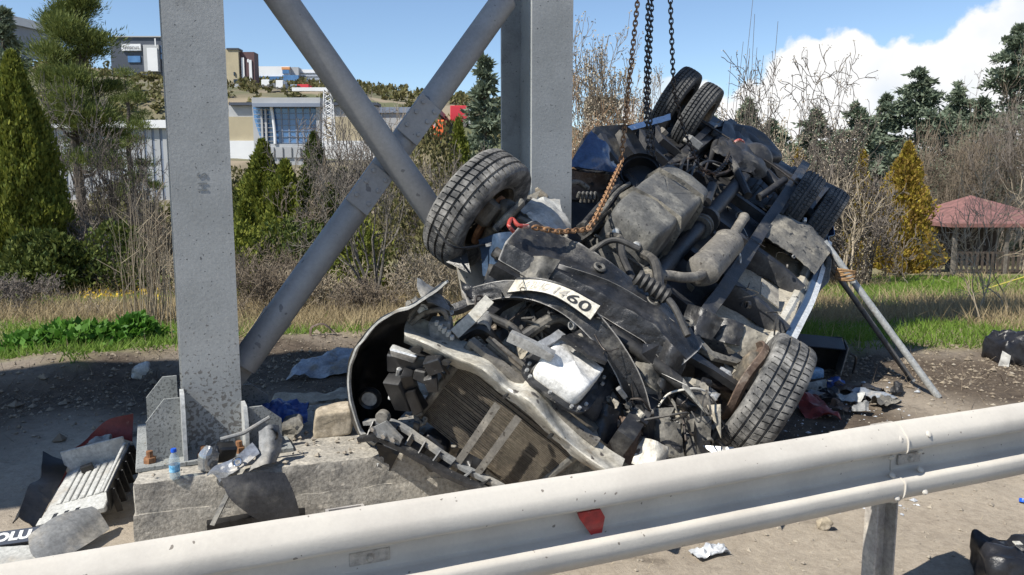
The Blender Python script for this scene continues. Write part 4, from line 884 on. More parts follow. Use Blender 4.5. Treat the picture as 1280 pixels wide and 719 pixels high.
vp('latch_plate', MB().prism([(-.07, -.05), (.03, -.06), (.09, -.02), (.06, .05), (-.05, .05)], .012, vu(484, 543, -1.09), frame((.1, -1, -.3), (0, -.3, 1))).dent(.006, 20), 'grey_plastic')
for x, y in ((466, 536), (480, 545), (492, 549)): vp('latch_bolt', MB().lathe([(0, .012), (.012, .011), (.014, 0)], vu(x, y, -1.10), (-1, 0, .1), 10), 'chrome')
vp('air_duct', super_box(vu(540, 562, -.92), (.10, .16, .18), 16, 10, .5, lambda p: p + noise.noise_vector(p * 8) * .03), 'plastic_black', None, 50)
vp('duct_tab', MB().box(vu(520, 538, -.97), (.01, .035, .10), R3(-.3, 0, 0), .004), 'plastic_black')
vp('splash_flap', MB().sheet([[vu(575, 560, -.92), vu(610, 580, -.9)], [vu(560, 590, -1.0), vu(600, 615, -1.0)]], 10, 10, .004, .04, 8, 4), 'plastic_black')
vp('hanging_flap', MB().sheet([[vu(470, 555, -1.04), vu(500, 565, -1.0)], [vu(478, 590, -1.04), vu(486, 592, -1.02)]], 8, 6, .005, .02, 9, 2), 'plastic_black')
vp('blue_strip', MB().sweep([vu(470, 578, -1.05), vu(464, 596, -1.06), vu(455, 622, -1.06)], [(-.016, -.003), (.016, -.003), (.016, .003), (-.016, .003)], X), 'white_paint')
# --- engine-bay hoses, ducts, brackets
def hose(pts, r, mat='rubber_hose', nm='hose'): return vp(nm, MB().tube([vu(*q) for q in pts], r, 10, smooth=6), mat)
hose([(520, 428, -.86), (512, 402, -.85), (525, 380, -.8), (540, 376, -.75)], .013, 'steel_dusty')
hose([(508, 410, -.86), (530, 392, -.86), (552, 388, -.86), (560, 402, -.84)], .012, 'muffler')
hose([(572, 420, -.80), (590, 412, -.75), (606, 415, -.72), (625, 440, -.66), (640, 450, -.6)], .035, 'plastic_black')
hose([(648, 428, -.5), (660, 395, -.42), (690, 372, -.3)], .018); hose([(660, 440, -.55), (668, 400, -.5), (660, 380, -.4)], .012)
hose([(655, 420, -.6), (690, 398, -.5), (712, 402, -.45), (735, 430, -.45)], .028); hose([(610, 395, -.6), (640, 410, -.6), (660, 430, -.62)], .022)
hose([(750, 480, -.5), (770, 510, -.55), (775, 550, -.6)], .030); hose([(690, 495, -.7), (720, 508, -.7), (745, 520, -.66)], .02)
hose([(720, 330, -.1), (745, 310, 0), (770, 300, .02), (800, 312, .02)], .016); hose([(815, 360, -.05), (840, 380, -.1), (860, 420, -.2)], .018)
vp('intake_pipe', MB().lathe([(.026, 0), (.036, .0), (.040, .02), (.036, .04), (.036, .16), (.028, .16), (.026, .02)], vu(603, 412, -.74), (1, .35, -.25), 20), 'alu')
vp('intake_bore', MB().lathe([(0, 0), (.03, 0)], vu(604, 412, -.72), (1, .35, -.25), 16), 'plastic_black')
vp('fuse_box', MB().box(vu(552, 414, -.84), (.10, .10, .12), R3(-.5, .2, .3), .008).dent(.006, 14), 'grey_plastic')
for q in range(8): vp('fuse', MB().box(vu(546 + (q % 4) * 5 + (q // 4) * 4, 404 + (q % 4) * 4 + (q // 4) * 6, -.90), (.02, .016, .02), R3(-.5, 0, .2), .002), 'grey_light')
vp('fender_leg', MB().sheet([[vu(520, 350, -.75), vu(545, 362, -.7)], [vu(522, 362, -.8), vu(560, 378, -.75)], [vu(534, 380, -.85), vu(566, 392, -.8)]], 10, 8, .005, .02, 9, 6), 'grey_plastic')
vp('fender_scrap', MB().sheet([[vu(575, 350, -.5), vu(600, 362, -.5)], [vu(585, 368, -.55), vu(612, 380, -.5)]], 8, 8, .005, .03, 8, 7), 'steel_black')
scr = [  # loose bent sheet pieces in the crumpled nose (pixels, depth along the van, material)
 ((600, 300), (640, 290), (605, 345), (650, 350), -.28, 'sill_blue', 'inner_wing'), ((612, 330), (660, 345), (600, 368), (640, 372), -.38, 'steel_black', 'inner_wing'),
 ((655, 320), (700, 325), (640, 352), (680, 358), -.36, 'steel_dusty', 'torn_plate'), ((800, 440), (830, 470), (770, 470), (815, 540), -.38, 'steel_dusty', 'torn_plate'),
 ((825, 420), (858, 450), (815, 470), (840, 500), -.30, 'steel_black', 'torn_plate'), ((798, 395), (830, 425), (800, 420), (815, 455), -.2, 'steel_dusty', 'torn_plate'),
 ((840, 470), (885, 480), (835, 520), (880, 530), -.25, 'floor_dusty', 'inner_wing'), ((800, 520), (850, 530), (805, 560), (855, 575), -.48, 'steel_dusty', 'torn_plate'),
 ((850, 530), (890, 520), (850, 575), (885, 580), -.42, 'steel_dusty', 'inner_wing'), ((770, 520), (800, 530), (760, 560), (800, 590), -.62, 'rust_shield', 'torn_plate'),
 ((805, 548), (835, 560), (790, 580), (840, 592), -.70, 'cream', 'torn_plate'), ((905, 400), (960, 420), (900, 425), (945, 455), .25, 'floor_dusty', 'inner_wing'),
 ((870, 440), (905, 452), (868, 480), (900, 500), .05, 'under_dark', 'inner_wing'), ((740, 500), (775, 515), (735, 535), (765, 560), -.66, 'steel_black', 'torn_plate'),
 ((690, 480), (730, 500), (680, 500), (720, 520), -.74, 'steel_dusty', 'torn_plate'), ((860, 380), (905, 400), (850, 410), (890, 425), .12, 'steel_black', 'mount_plate'),
 ((880, 395), (930, 405), (880, 418), (925, 432), .2, 'steel_black', 'mount_plate')]
for k, (a, b, c, d, u_, mt, nm) in enumerate(scr):
    vp(nm, MB().sheet([[vu(*a, u_ + .05), vu((a[0] + b[0]) / 2, (a[1] + b[1]) / 2 - 3, u_), vu(*b, u_ + .04)], [vu(*c, u_ - .05), vu((c[0] + d[0]) / 2, (c[1] + d[1]) / 2 + 2, u_ - .09), vu(*d, u_ - .04)]], 12, 12, .004, .013, 8, k), mt, None, 30)
for k, (x, y, u_, s_) in enumerate(((868, 490, -.25, .05), (880, 480, -.2, .04), (890, 495, -.2, .045), (862, 505, -.3, .05), (875, 512, -.3, .035), (850, 500, -.3, .04), (905, 470, -.05, .05), (842, 560, -.5, .05), (826, 575, -.6, .04), (860, 545, -.42, .045), (700, 510, -.7, .03), (675, 470, -.72, .03), (735, 490, -.62, .04), (655, 455, -.7, .03), (752, 500, -.6, .035), (622, 436, -.7, .03), (640, 462, -.74, .025))):
    vp('bracket', super_box(vu(x, y, u_), (s_ * 1.2, s_ * 1.6, s_ * 1.2), 12, 8, .5, lambda p: p + noise.noise_vector(p * 30 + Vector((x, y, 0))) * s_ * .45), ('steel_dusty', 'steel_black', 'alu', 'steel_black')[k % 4], None, 45)
vp('loose_wire', MB().tube([vu(823, 508, -.45), vu(835, 493, -.42), vu(855, 487, -.4), vu(872, 486, -.36), vu(888, 492, -.3)], .005, 6, smooth=6), 'wire_white')
vp('loose_wire', MB().tube([vu(826, 490, -.45), vu(832, 505, -.42), vu(850, 506, -.4), vu(862, 495, -.36)], .004, 6, smooth=6), 'chain_dark')
for k in range(12):
    x = rnd.uniform(640, 800); y = 380 + (x - 640) * .7 + rnd.uniform(-10, 60); u_ = rnd.uniform(-.6, -.4)
    p = vu(x, y, u_); vp('wiring', MB().tube([p, p + Vector((.0, rnd.uniform(-.08, .08), rnd.uniform(-.06, .06))), p + Vector((.05, rnd.uniform(-.16, .16), rnd.uniform(-.1, .1)))], rnd.choice((.004, .006, .009)), 6, smooth=5), rnd.choice(('rubber_hose', 'chain_dark', 'steel_dusty')))
for k in range(70):
    f_ = rnd.random(); x = 520 + 300 * f_ + rnd.uniform(-12, 12); y = 392 + 150 * f_ + rnd.uniform(-34, 34); u_ = -.80 + .25 * f_ + rnd.uniform(-.06, .06)
    if 668 < x < 765 and 415 < y < 495: continue
    s_ = rnd.uniform(.012, .034); p = vu(x, y, u_)
    if k % 3 == 0: vp('clip', MB().box(p, (s_, s_ * rnd.uniform(1, 3), s_), R3(rnd.uniform(-1, 1), rnd.uniform(-1, 1), rnd.uniform(-1, 1)), .003), rnd.choice(('plastic_black', 'grey_plastic', 'steel_black', 'steel_dusty')))
    elif k % 3 == 1: vp('bolt_head', MB().lathe([(0, s_ * .6), (s_ * .5, s_ * .6), (s_ * .55, 0), (s_ * .9, 0), (s_ * .9, -s_ * .4)], p, (-1, rnd.uniform(-.6, .6), rnd.uniform(0, 1)), 10), rnd.choice(('alu', 'steel_dusty', 'chain_dark')))
    else: vp('torn_tab', MB().sheet([[p, p + Vector((.01, s_ * 2, .0))], [p + Vector((-.02, .0, -s_ * 2)), p + Vector((.01, s_ * 2.2, -s_ * 1.5))]], 5, 5, .003, .02, 20, k), rnd.choice(('steel_dusty', 'cream', 'steel_black', 'floor_dusty')))
# --- left flank: wheel-house, cover, folded body side
vp('wheelhouse_cover', MB().sheet([[vw(648, 262, .05), vw(672, 248, .03), vw(700, 250, .02)], [vw(662, 275, .10), vw(682, 268, .09), vw(706, 272, .06)], [vw(672, 292, .06), vw(690, 290, .08), vw(712, 288, .04)]], 16, 16, .006, .02, 8, 3), 'grey_light')
vp('cowl_edge', MB().sheet([[vw(686, 203, .0), vw(720, 214, .0), vw(765, 218, .0)], [vw(690, 225, -.05), vw(722, 232, -.08), vw(768, 232, -.08)], [vw(688, 240, -.12), vw(720, 250, -.15), vw(765, 250, -.15)]], 14, 18, .006, .03, 8, 5), 'rust_shield')
vp('cowl_panel', MB().sheet([[vw(690, 210, -.02), vw(765, 216, -.02)], [vw(695, 240, -.12), vw(770, 245, -.14)], [vw(705, 262, -.2), vw(775, 265, -.22)]], 14, 14, .006, .04, 6, 6), 'under_dark')
vp('concrete_chip', MB().box(vw(676, 240, -.02), (.14, .10, .05), R3(.2, .1, .4), .01).dent(.02, 12), 'concrete2')
for k in range(5): vp('spring_coil', MB().tube([vw(722 + k * 5, 247 + k * .6, .03), vw(724 + k * 5, 241, .06), vw(727 + k * 5, 247, .03), vw(726 + k * 5, 253, .0)], .010, 7, smooth=4), 'steel_dusty')
vp('heater_hose', MB().tube([vw(700, 245, .0), vw(706, 232, .03), vw(722, 228, .04), vw(735, 236, .02)], .018, 10, smooth=6), 'muffler')
vp('heater_hose', MB().tube([vw(735, 285, .10), vw(755, 262, .12), vw(772, 240, .12), vw(790, 228, .1)], .016, 10, smooth=6), 'steel_dusty')
vp('heater_hose', MB().tube([vw(728, 282, .10), vw(745, 262, .1), vw(765, 240, .1), (1.2, .5, .1)], .018, 10, smooth=6), 'rubber_hose')
vp('heater_hose', MB().tube([vw(775, 215, .08), vw(790, 225, .12), vw(796, 240, .1)], .03, 10, smooth=6), 'plastic_black')
pc = vw(800, 216, .16)
vp('air_cylinder', MB().lathe([(.12, 0), (.135, .0), (.14, .015), (.135, .03), (.13, -.26), (.0, -.26)], pc, (-.6, .12, .62), 30), 'plastic_black')
vp('cylinder_bore', MB().lathe([(0, -.1), (.12, -.1), (.122, .0)], pc, (-.6, .12, .62), 24), 'plastic_black')
vp('body_side', MB().sheet([[vw(712, 205, -.06), vw(740, 162, .06), vw(790, 155, .08), vw(835, 146, .1)], [vw(722, 210, -.04), vw(748, 178, .02), vw(795, 172, -.02), vw(832, 165, -.02)], [vw(770, 218, -.05), vw(785, 205, -.08), vw(812, 200, -.12), vw(838, 190, -.14)]], 18, 30, .005, .03, 5, 4), 'under_dark')
vp('blue_wing', MB().sheet([[vw(711, 208, .02), vw(722, 188, .10), vw(740, 162, .20)], [vw(742, 212, .06), vw(748, 194, .14), vw(754, 176, .18)], [vw(776, 216, .06), vw(766, 202, .10), vw(762, 186, .14)]], 16, 16, .005, .02, 7, 8), 'blue_paint')
vp('white_scrap', MB().sheet([[vw(746, 206, .04), vw(768, 200, .05)], [vw(744, 214, .03), vw(772, 215, .04)]], 6, 8, .004, .015, 12, 4), 'white_paint')
vp('side_top_edge', MB().sheet([[vw(785, 158, .1), vw(838, 142, .13)], [vw(790, 163, .1), vw(838, 150, .12)]], 4, 12, .004, .008, 9, 4), 'blue_paint')
for k, (a, b, c, d) in enumerate((((752, 170), (790, 215)), ((772, 165), (800, 205)), ((800, 165), (830, 205)), ((815, 158), (845, 195)))) if False else enumerate(((752, 172, 778, 214), (776, 168, 800, 206), (800, 166, 832, 204), (818, 160, 846, 192))):
    vp('body_rib', MB().sweep([vw(a, b, .07), vw((a + c) / 2 - 4, (b + d) / 2, .06), vw(c, d, .0)], [(-.04, -.02), (.04, -.02), (.025, .03), (-.025, .03)]).dent(.01, 7, k), 'under_dark')
vp('rib_bracket', MB().box(vw(829, 165, .09), (.10, .05, .05), R3(.4, .2, .5), .005), 'muffler')
for k in range(9):
    x = rnd.uniform(830, 900); y = 195 + rnd.uniform(0, 50); p = vw(x, y, .02)
    vp('brake_line', MB().tube([p, p + Vector((.3, rnd.uniform(-.1, .1), .04)), p + Vector((.7, rnd.uniform(-.2, .2), rnd.uniform(-.05, .05)))], rnd.choice((.01, .016, .024)), 7, smooth=5), rnd.choice(('under_dark', 'chain_dark', 'rubber_hose')))

# torn shards, wires and clips over the underside and the nose
for k in range(150):
    if k % 2: p = Vector((rnd.uniform(.0, 3.4), rnd.uniform(-.85, .85), rnd.uniform(-.16, .02)))
    else:
        f_ = rnd.random(); p = vu(590 + 300 * f_ + rnd.uniform(-30, 30), 330 + 230 * f_ + rnd.uniform(-40, 40), -.45 + rnd.uniform(-.12, .12))
    s_ = rnd.uniform(.02, .07); q = lambda: Vector((rnd.uniform(-1, 1), rnd.uniform(-1, 1), rnd.uniform(-.6, .8))) * s_
    if k % 5 < 2: vp('torn_shard', MB().add([p, p + q() * 1.6, p + q() * 1.8, p + q() * 1.2, p + Vector((.003, .003, -.004))], [(0, 1, 2), (0, 2, 3), (0, 3, 1), (4, 1, 2), (4, 3, 2)]), rnd.choice(('steel_dusty', 'steel_black', 'plastic_black', 'floor_dusty', 'alu')), None, 10)
    elif k % 5 < 4: vp('loose_cable', MB().tube([p, p + q() * 2, p + q() * 3.5, p + q() * 4.5], rnd.choice((.0025, .004, .006)), 5, smooth=5), rnd.choice(('rubber_hose', 'chain_dark', 'steel_dusty', 'plastic_black', 'wire_white') if k % 20 == 3 else ('rubber_hose', 'chain_dark', 'plastic_black')))
    else: vp('clamp', MB().lathe([(s_ * .35, -s_ * .2), (s_ * .5, -s_ * .2), (s_ * .5, s_ * .2), (s_ * .35, s_ * .2)], p, q(), 12), rnd.choice(('steel_dusty', 'alu', 'steel_black')))

# ------------------------------------------------------------------ lifting chains
def chain(name, label, pts, mat, pitch=.030, r=.0046):
    root = thing(name, label, 'chain', pts[-1]); o = Vector(pts[-1])
    ps = [Vector(p) - o for p in pts]; seg = [(ps[i + 1] - ps[i]).length for i in range(len(ps) - 1)]; L = sum(seg); n = int(L / pitch); mb = MB(); k0 = 0
    def pos(s):
        i = 0
        while i < len(seg) - 1 and s > seg[i]: s -= seg[i]; i += 1
        return ps[i] + (ps[i + 1] - ps[i]) * min(1, s / seg[i])
    for k in range(n):
        a, b = pos(k * pitch), pos((k + 1) * pitch); t_ = (b - a).normalized(); s_ = t_.cross(Vector((.3, .9, .1))).normalized(); q = s_.cross(t_)
        sd_ = (s_ if k % 2 else q) ; sd_ = (sd_ + (q if k % 2 else -s_) * .35).normalized(); c = (a + b) / 2
        ring = [c + t_ * (math.cos(h) * pitch * .72) + sd_ * (math.sin(h) * pitch * .40) for h in np.linspace(0, 2 * math.pi, 11)[:-1]]
        mb.tube(ring, r, 5, True)
    mb.build('links', mat, root, kind='stuff'); return root
ctop = at(818, -150, 5.75)
A = vworld(vw(744, 274, .20)); B = vworld(vw(700, 290, .20)); C = vworld(vw(660, 283, .20))
ch1 = chain('lifting_chain', 'rusty orange-brown chain hooked round the front suspension', [ctop + Vector((-.03, 0, 0)), at(776, 205, 5.15), A, vworld(vw(735, 287, .19)), B, C], 'chain_rust', .034, .0056)
o_ = C; hk = MB().tube([Vector((0, 0, .0)), vworld(vw(648, 282, .2)) - C, vworld(vw(640, 274, .2)) - C, vworld(vw(636, 282, .2)) - C, vworld(vw(642, 290, .18)) - C], [.012, .020, .022, .018, .010], 10, smooth=5)
hk.build('hook', 'hook_red', ch1, label='red paint-chipped lifting hook')
D = vworld(vw(812, 212, .14))
chain('lifting_chain', 'dark chain with rusty lower end hanging straight down to the black cylinder', [ctop + Vector((-.015, .03, 0)), at(807, 130, 5.7), D], 'chain_dark', .036, .006)
chain('lifting_chain', 'second strand beside the straight dark chain', [ctop + Vector((.02, .05, 0)), at(810, 130, 5.75), D + Vector((.05, .05, 0))], 'chain_dark', .036, .006)
E1, E2_, E3 = vworld(vw(876, 212, .12)), vworld(vw(893, 218, .12)), vworld(vw(918, 178, .12))
ch3 = chain('lifting_chain', 'dark chain looping over the rear twin wheel to the axle', [ctop + Vector((.09, .05, 0)), at(842, 110, 6.1), at(852, 155, 6.2), at(866, 190, 6.15), E1, E2_, vworld(vw(906, 205, .13)), E3], 'chain_dark', .036, .0058)
MB().tube([Vector((0, 0, 0)), Vector((.04, .0, .02)), Vector((.09, .03, .0)), Vector((.07, .02, -.05)), Vector((.02, 0, -.05))], .014, 9, smooth=5).build('hook', 'hook_red', ch3)

# ------------------------------------------------------------------ props under the tail
def prop(label, base, top_, r, mat, cap):
    t = thing('support_pole', label, 'pole', base, group='props under the tail'); b = Vector(base)
    MB().tube([Vector((0, 0, 0)), (Vector(top_) - b) * .5, Vector(top_) - b], r, 14).build('pipe', mat, t)
    MB().lathe([(0, .004), (r * .8, .004), (r * 1.05, 0), (r * 1.05, -.02)], Vector((0, 0, 0)), -(Vector(top_) - b), 14).build('end_ring', 'pole_galv', t); return t
g0 = atz(1173, 497, .0); d0 = atz(1141, 477, .0)
g1 = at(1030, 302, 6.35); d1 = at(1012, 295, 6.6)
prop('bright galvanised steel pipe propping the tail of the van', g0, g1, .027, 'pole_galv', 0)
prop('darker thinner pipe propping the tail behind the bright one', d0, d1, .022, 'pole_dark', 0)
rp = at(1057, 343, 6.22); rb = thing('rope_lashing', 'orange rope tied round the two props', 'rope', rp)
for k in range(5):
    q = [Vector((math.cos(h) * .075, math.sin(h) * .06, math.sin(h + k) * .02 + (k - 2) * .012)) for h in np.linspace(0, 2 * math.pi, 15)[:-1]]
    MB().tube(q, .009, 6, True).build('turn', 'rope', rb)
# ------------------------------------------------------------------ loose things on the footing and the ground
def scrap(name, label, cat, p, R, ctrl, mat, amp=.02, fs=8, seed=0, nu=12, nv=12, th=.004, group=None):
    o = MB().sheet(ctrl, nu, nv, th, amp, fs, seed).build(name, mat); o.matrix_world = Matrix.Translation(Vector(p)) @ R.to_4x4(); return tag(o, label, cat, group)
# bottle
bp0 = atz(219, 598, .352); bt = thing('water_bottle', 'small clear water bottle with blue cap standing on the concrete', 'bottle', bp0)
MB().lathe([(0, .002), (.019, 0), (.0225, .006), (.0225, .03), (.0215, .034), (.0225, .038), (.0225, .088), (.021, .098), (.012, .116), (.0105, .119), (.0105, .126), (0, .126)], (0, 0, 0), Up, 24).build('body', 'pet', bt)
MB().lathe([(0, .004), (.0185, .004), (.0205, .01), (.0205, .055)], (0, 0, 0), Up, 20).build('water', 'pet', bt)
MB().lathe([(.0231, .034), (.0231, .062), (.0232, .066), (.0231, .066)], (0, 0, 0), Up, 24).build('paper_label', 'label_blue', bt)
MB().lathe([(0, .137), (.0115, .137), (.0125, .134), (.0125, .122), (.0115, .121)], (0, 0, 0), Up, 20).build('cap', 'cap_blue', bt)
# broken plastic tray left of the footing
tp = Vector((-2.13, 3.80, .02)); TR = R3(math.radians(-12), math.radians(-9), math.radians(104))
tr = thing('plastic_tray', 'broken pale grey plastic tray with ribbed floor lying on the dirt', 'tray', tp, TR)
MB().box((.04, 0, .10), (.50, .30, .010), None, .003).build('tray_floor', 'grey_light', tr)
for k in range(7): MB().box((.10, -.12 + k * .036, .108), (.34, .026, .010), None, .003).build('floor_slat', 'grey_light', tr)
MB().box((.30, .0, .15), (.012, .32, .13), R3(0, .15, 0), .004).build('end_wall', 'grey_light', tr)
MB().box((.05, -.17, .12), (.50, .012, .11), R3(.2, 0, 0), .004).build('side_wall', 'plastic_black', tr)
MB().box((.05, -.158, .175), (.50, .016, .012), None, .003).build('side_rim', 'grey_light', tr)
for k in range(6): MB().box((-.15 + k * .09, -.185, .09), (.008, .03, .13), None, .002).build('side_rib', 'plastic_black', tr)
MB().sheet([[(-.24, .15, .10), (-.2, .22, .16), (-.18, .26, .12)], [(.0, .15, .11), (.02, .23, .20), (.03, .27, .13)], [(.16, .15, .11), (.15, .22, .17), (.18, .25, .12)], [(.33, .15, .13), (.32, .24, .24), (.33, .27, .15)]], 16, 10, .006, .01, 6, 3, True).build('side_wall', 'plastic_black', tr)
for k in range(3): MB().box((-.19, -.02 + k * .05, .108), (.05, .022, .006), None, .002).build('slot', 'ink_black', tr)
MB().box((.22, .03, .125), (.03, .06, .04), R3(0, 0, .3), .004).build('clip', 'plastic_black', tr)
MB().box((-.20, 0, .095), (.06, .31, .03), None, .004).build('front_lip', 'grey_light', tr)
# bucket-like cracked canister and grey glove beside it
cp = atz(142, 600, .03)
cn = MB().lathe([(.0, .0), (.075, 0), (.085, .02), (.09, .16), (.07, .21), (.03, .22), (0, .22)], (0, 0, 0), (.1, .2, 1), 22).dent(.012, 12)
o = cn.build('cracked_canister', 'stone'); o.location = cp; tag(o, 'dull beige canister wedged between the tray and the concrete', 'canister')
o = super_box((0, 0, 0), (.13, .10, .06), 20, 12, .6, lambda p: p + noise.noise_vector(p * 18) * .035).build('work_glove', 'grey_plastic', None, 50); o.location = cp + Vector((-.05, -.03, .22)); tag(o, 'crumpled grey and blue glove on the canister', 'glove')
rp_ = atz(150, 575, .0)
scrap('red_body_panel', 'dark red bent body panel leaning against the end of the footing', 'body panel', Vector((-2.30, 4.20, .0)), R3(0, 0, .35), [[(-.22, 0, .0), (-.02, .02, .0), (.18, .03, .02)], [(-.17, .03, .14), (.0, .05, .19), (.18, .05, .2)], [(-.06, .05, .23), (.05, .08, .33), (.19, .07, .36)]], 'red_panel', .012, 6, 4)
pp = atz(86, 668, .09); pn = scrap('grey_plastic_panel', 'dark grey plastic panel with a bolt hole lying in front of the tray', 'panel', pp, R3(.55, -.1, 1.15), [[(-.17, -.09, 0), (.0, -.10, .015), (.15, -.08, .0)], [(-.18, .0, .01), (.0, .0, .04), (.17, .01, .01)], [(-.13, .09, .0), (.02, .10, .02), (.17, .07, .0)]], 'grey_plastic', .008, 6, 2)
# lettered plate fragment
lp = atz(19, 671, .035); LR = R3(.35, -.05, .25); lt = thing('lettered_plate', 'dark plate fragment with white capital letters by the picture edge', 'plate', lp, LR)
MB().prism([(-.12, -.045), (.09, -.045), (.10, .01), (.09, .045), (-.12, .045)], .006).build('plate_board', 'b_dark', lt)
tm = text_mesh('OLU', .075, .0006, .004); tm.transform(Matrix.Translation((-.01, 0, .0042))); link('letters', tm, 'white_paint', lt)
scrap('white_plastic_sheet', 'pale flat sheet under the lettered plate', 'sheet', atz(14, 694, .01), R3(.1, 0, .3), [[(-.16, -.08, 0), (.12, -.07, 0)], [(-.16, .08, .01), (.14, .06, 0)]], 'grey_light', .006, 9, 1)
# smashed headlamp pile on the footing
hp = atz(288, 585, .36); hl = thing('smashed_headlamp', 'smashed headlamp with silver reflector and bent bracket on the concrete', 'headlamp', hp, R3(0, 0, .3))
MB().sheet([[(-.10, -.06, .0), (-.06, -.03, .03), (.02, -.02, .05), (.10, .03, .10)], [(-.07, -.08, .01), (-.03, -.06, .0), (.03, -.05, .02), (.12, .0, .08)], [(-.04, -.13, -.02), (.0, -.10, .0), (.05, -.07, .02), (.13, -.02, .06)]], 12, 16, .004, .008, 14, 3).build('reflector', 'lamp_glass', hl)
MB().lathe([(.012, 0), (.022, .0), (.024, .008), (.02, .012)], (.035, -.06, .045), (-.2, -1, .6), 18).build('bulb_ring', 'chrome', hl)
MB().sheet([[(-.14, .03, .0), (-.13, .02, .07), (-.10, .03, .11)], [(-.10, -.01, .0), (-.10, -.02, .07), (-.08, .0, .11)], [(-.06, .0, .0), (-.05, .01, .06), (-.05, .03, .1)]], 10, 10, .005, .01, 12, 5).build('lens_shell', 'lamp_glass', hl)
MB().box((-.02, .05, .06), (.09, .07, .08), R3(.3, .2, .4), .01).dent(.012, 12).build('lamp_back', 'plastic_black', hl)
MB().tube([(-.04, .06, .12), (.06, .06, .14), (.18, .08, .20)], .010, 8).build('bent_arm', 'grey_plastic', hl)
MB().sweep([(.06, -.09, .02), (.0, -.16, -.05), (-.07, -.25, -.16)], [(-.012, -.003), (.012, -.003), (.012, .003), (-.012, .003)]).build('hanging_strip', 'steel_dusty', hl)
MB().sheet([[(.13, .06, .14), (.17, .05, .17), (.22, .08, .16)], [(.12, .0, .06), (.18, .0, .09), (.23, .05, .09)], [(.08, -.07, .0), (.15, -.06, .02), (.20, -.01, .01)]], 12, 12, .005, .012, 9, 8).build('torn_liner', 'grey_plastic', hl)
MB().lathe([(.018, 0), (.03, .004), (.034, .018), (.03, .03)], (.19, .055, .12), (-.4, -1, .3), 20).build('round_socket', 'plastic_black', hl)
# mudguard flap hanging on the footing's face, tread-like black strip at its foot
scrap('mudguard_flap', 'grey rubber mudguard flap hanging down the face of the concrete', 'flap', atz(312, 596, .36) - N2 * .035, R3(0, 0, math.radians(19)), [[(-.12, .03, .01), (.02, .03, .02), (.15, .03, .0)], [(-.08, -.012, -.08), (.05, -.014, -.08), (.19, -.012, -.1)], [(.04, -.012, -.20), (.12, -.014, -.24), (.22, -.01, -.27)]], 'under_dark', .006, 6, 3)
o = MB().sweep([(-.2, 0, 0), (0, .01, .005), (.22, .0, 0)], [(-.03, -.015), (.03, -.015), (.03, .02), (-.03, .02)])
for k in range(7): o.box((-.18 + k * .06, -.02, .018), (.025, .03, .02))
o = o.build('ribbed_strip', 'plastic_black'); o.matrix_world = Matrix.Translation(FB + E2 * .50 - N2 * .10 + Vector((0, 0, -.20))) @ R3(0, 0, math.radians(19)).to_4x4(); tag(o, 'black ribbed plastic strip at the foot of the concrete face', 'strip')
# stone block, tarp, broken kerb
sp_ = atz(417, 541, .352); sb_ = super_box((0, 0, .07), (.20, .15, .14), 26, 16, .22, lambda p: Vector((p.x * (1 - .9 * max(0, p.z) ), p.y, p.z)) + noise.noise_vector(p * 9) * .018).build('rubble_stone', 'stone', None, 40); sb_.matrix_world = Matrix.Translation(sp_) @ R3(.05, -.03, .25).to_4x4(); tag(sb_, 'squared tan stone resting on the concrete footing', 'stone')
scrap('blue_tarp', 'crumpled dark blue tarp stuffed behind the column base', 'tarp', atz(345, 535, .352), R3(0, 0, .3), [[(-.14, -.06, .02), (.0, -.08, .05), (.16, -.07, .03)], [(-.15, .04, .05), (.0, .05, .14), (.17, .03, .10)], [(-.16, .13, .04), (.0, .14, .11), (.18, .13, .07)]], 'tarp_blue', .05, 9, 6, 22, 22)
o = super_box((0, 0, 0), (.12, .09, .12), 18, 12, .7, lambda p: p + noise.noise_vector(p * 16) * .05).build('crushed_component', 'steel_dusty', None, 50); o.location = atz(362, 536, .40); tag(o, 'crushed grey engine component lying beside the blue tarp', 'car part')
kb = atz(340, 508, .26)
o = rough_box(Vector((0, 0, -.3)), 1.9, .30, .30, .02, 9, 70, 10, 6).build('broken_kerb', 'concrete2', None, 50); o.location = (kb.x, kb.y, .26); tag(o, 'light earth-covered concrete kerb behind the footing', 'kerb')
scrap('foil_sheet', 'torn silvery sheet lying on the dark soil behind the kerb', 'sheet metal', atz(408, 462, .04), R3(.1, 0, .3), [[(-.35, -.18, 0), (.05, -.22, .02), (.45, -.1, .0)], [(-.2, .02, .06), (.1, .0, .14), (.45, .05, .1)], [(.0, .2, .02), (.2, .25, .1), (.5, .2, .05)]], 'foil', .05, 6, 3, 20, 20)
o = super_box((0, 0, .05), (.17, .15, .14), 20, 12, .8, lambda p: p * .8 + noise.noise_vector(p * 14) * .05).build('plastic_lump', 'grey_light', None, 60); o.location = atz(177, 471, .08); tag(o, 'round pale blue plastic lump on the dark soil bank', 'litter')
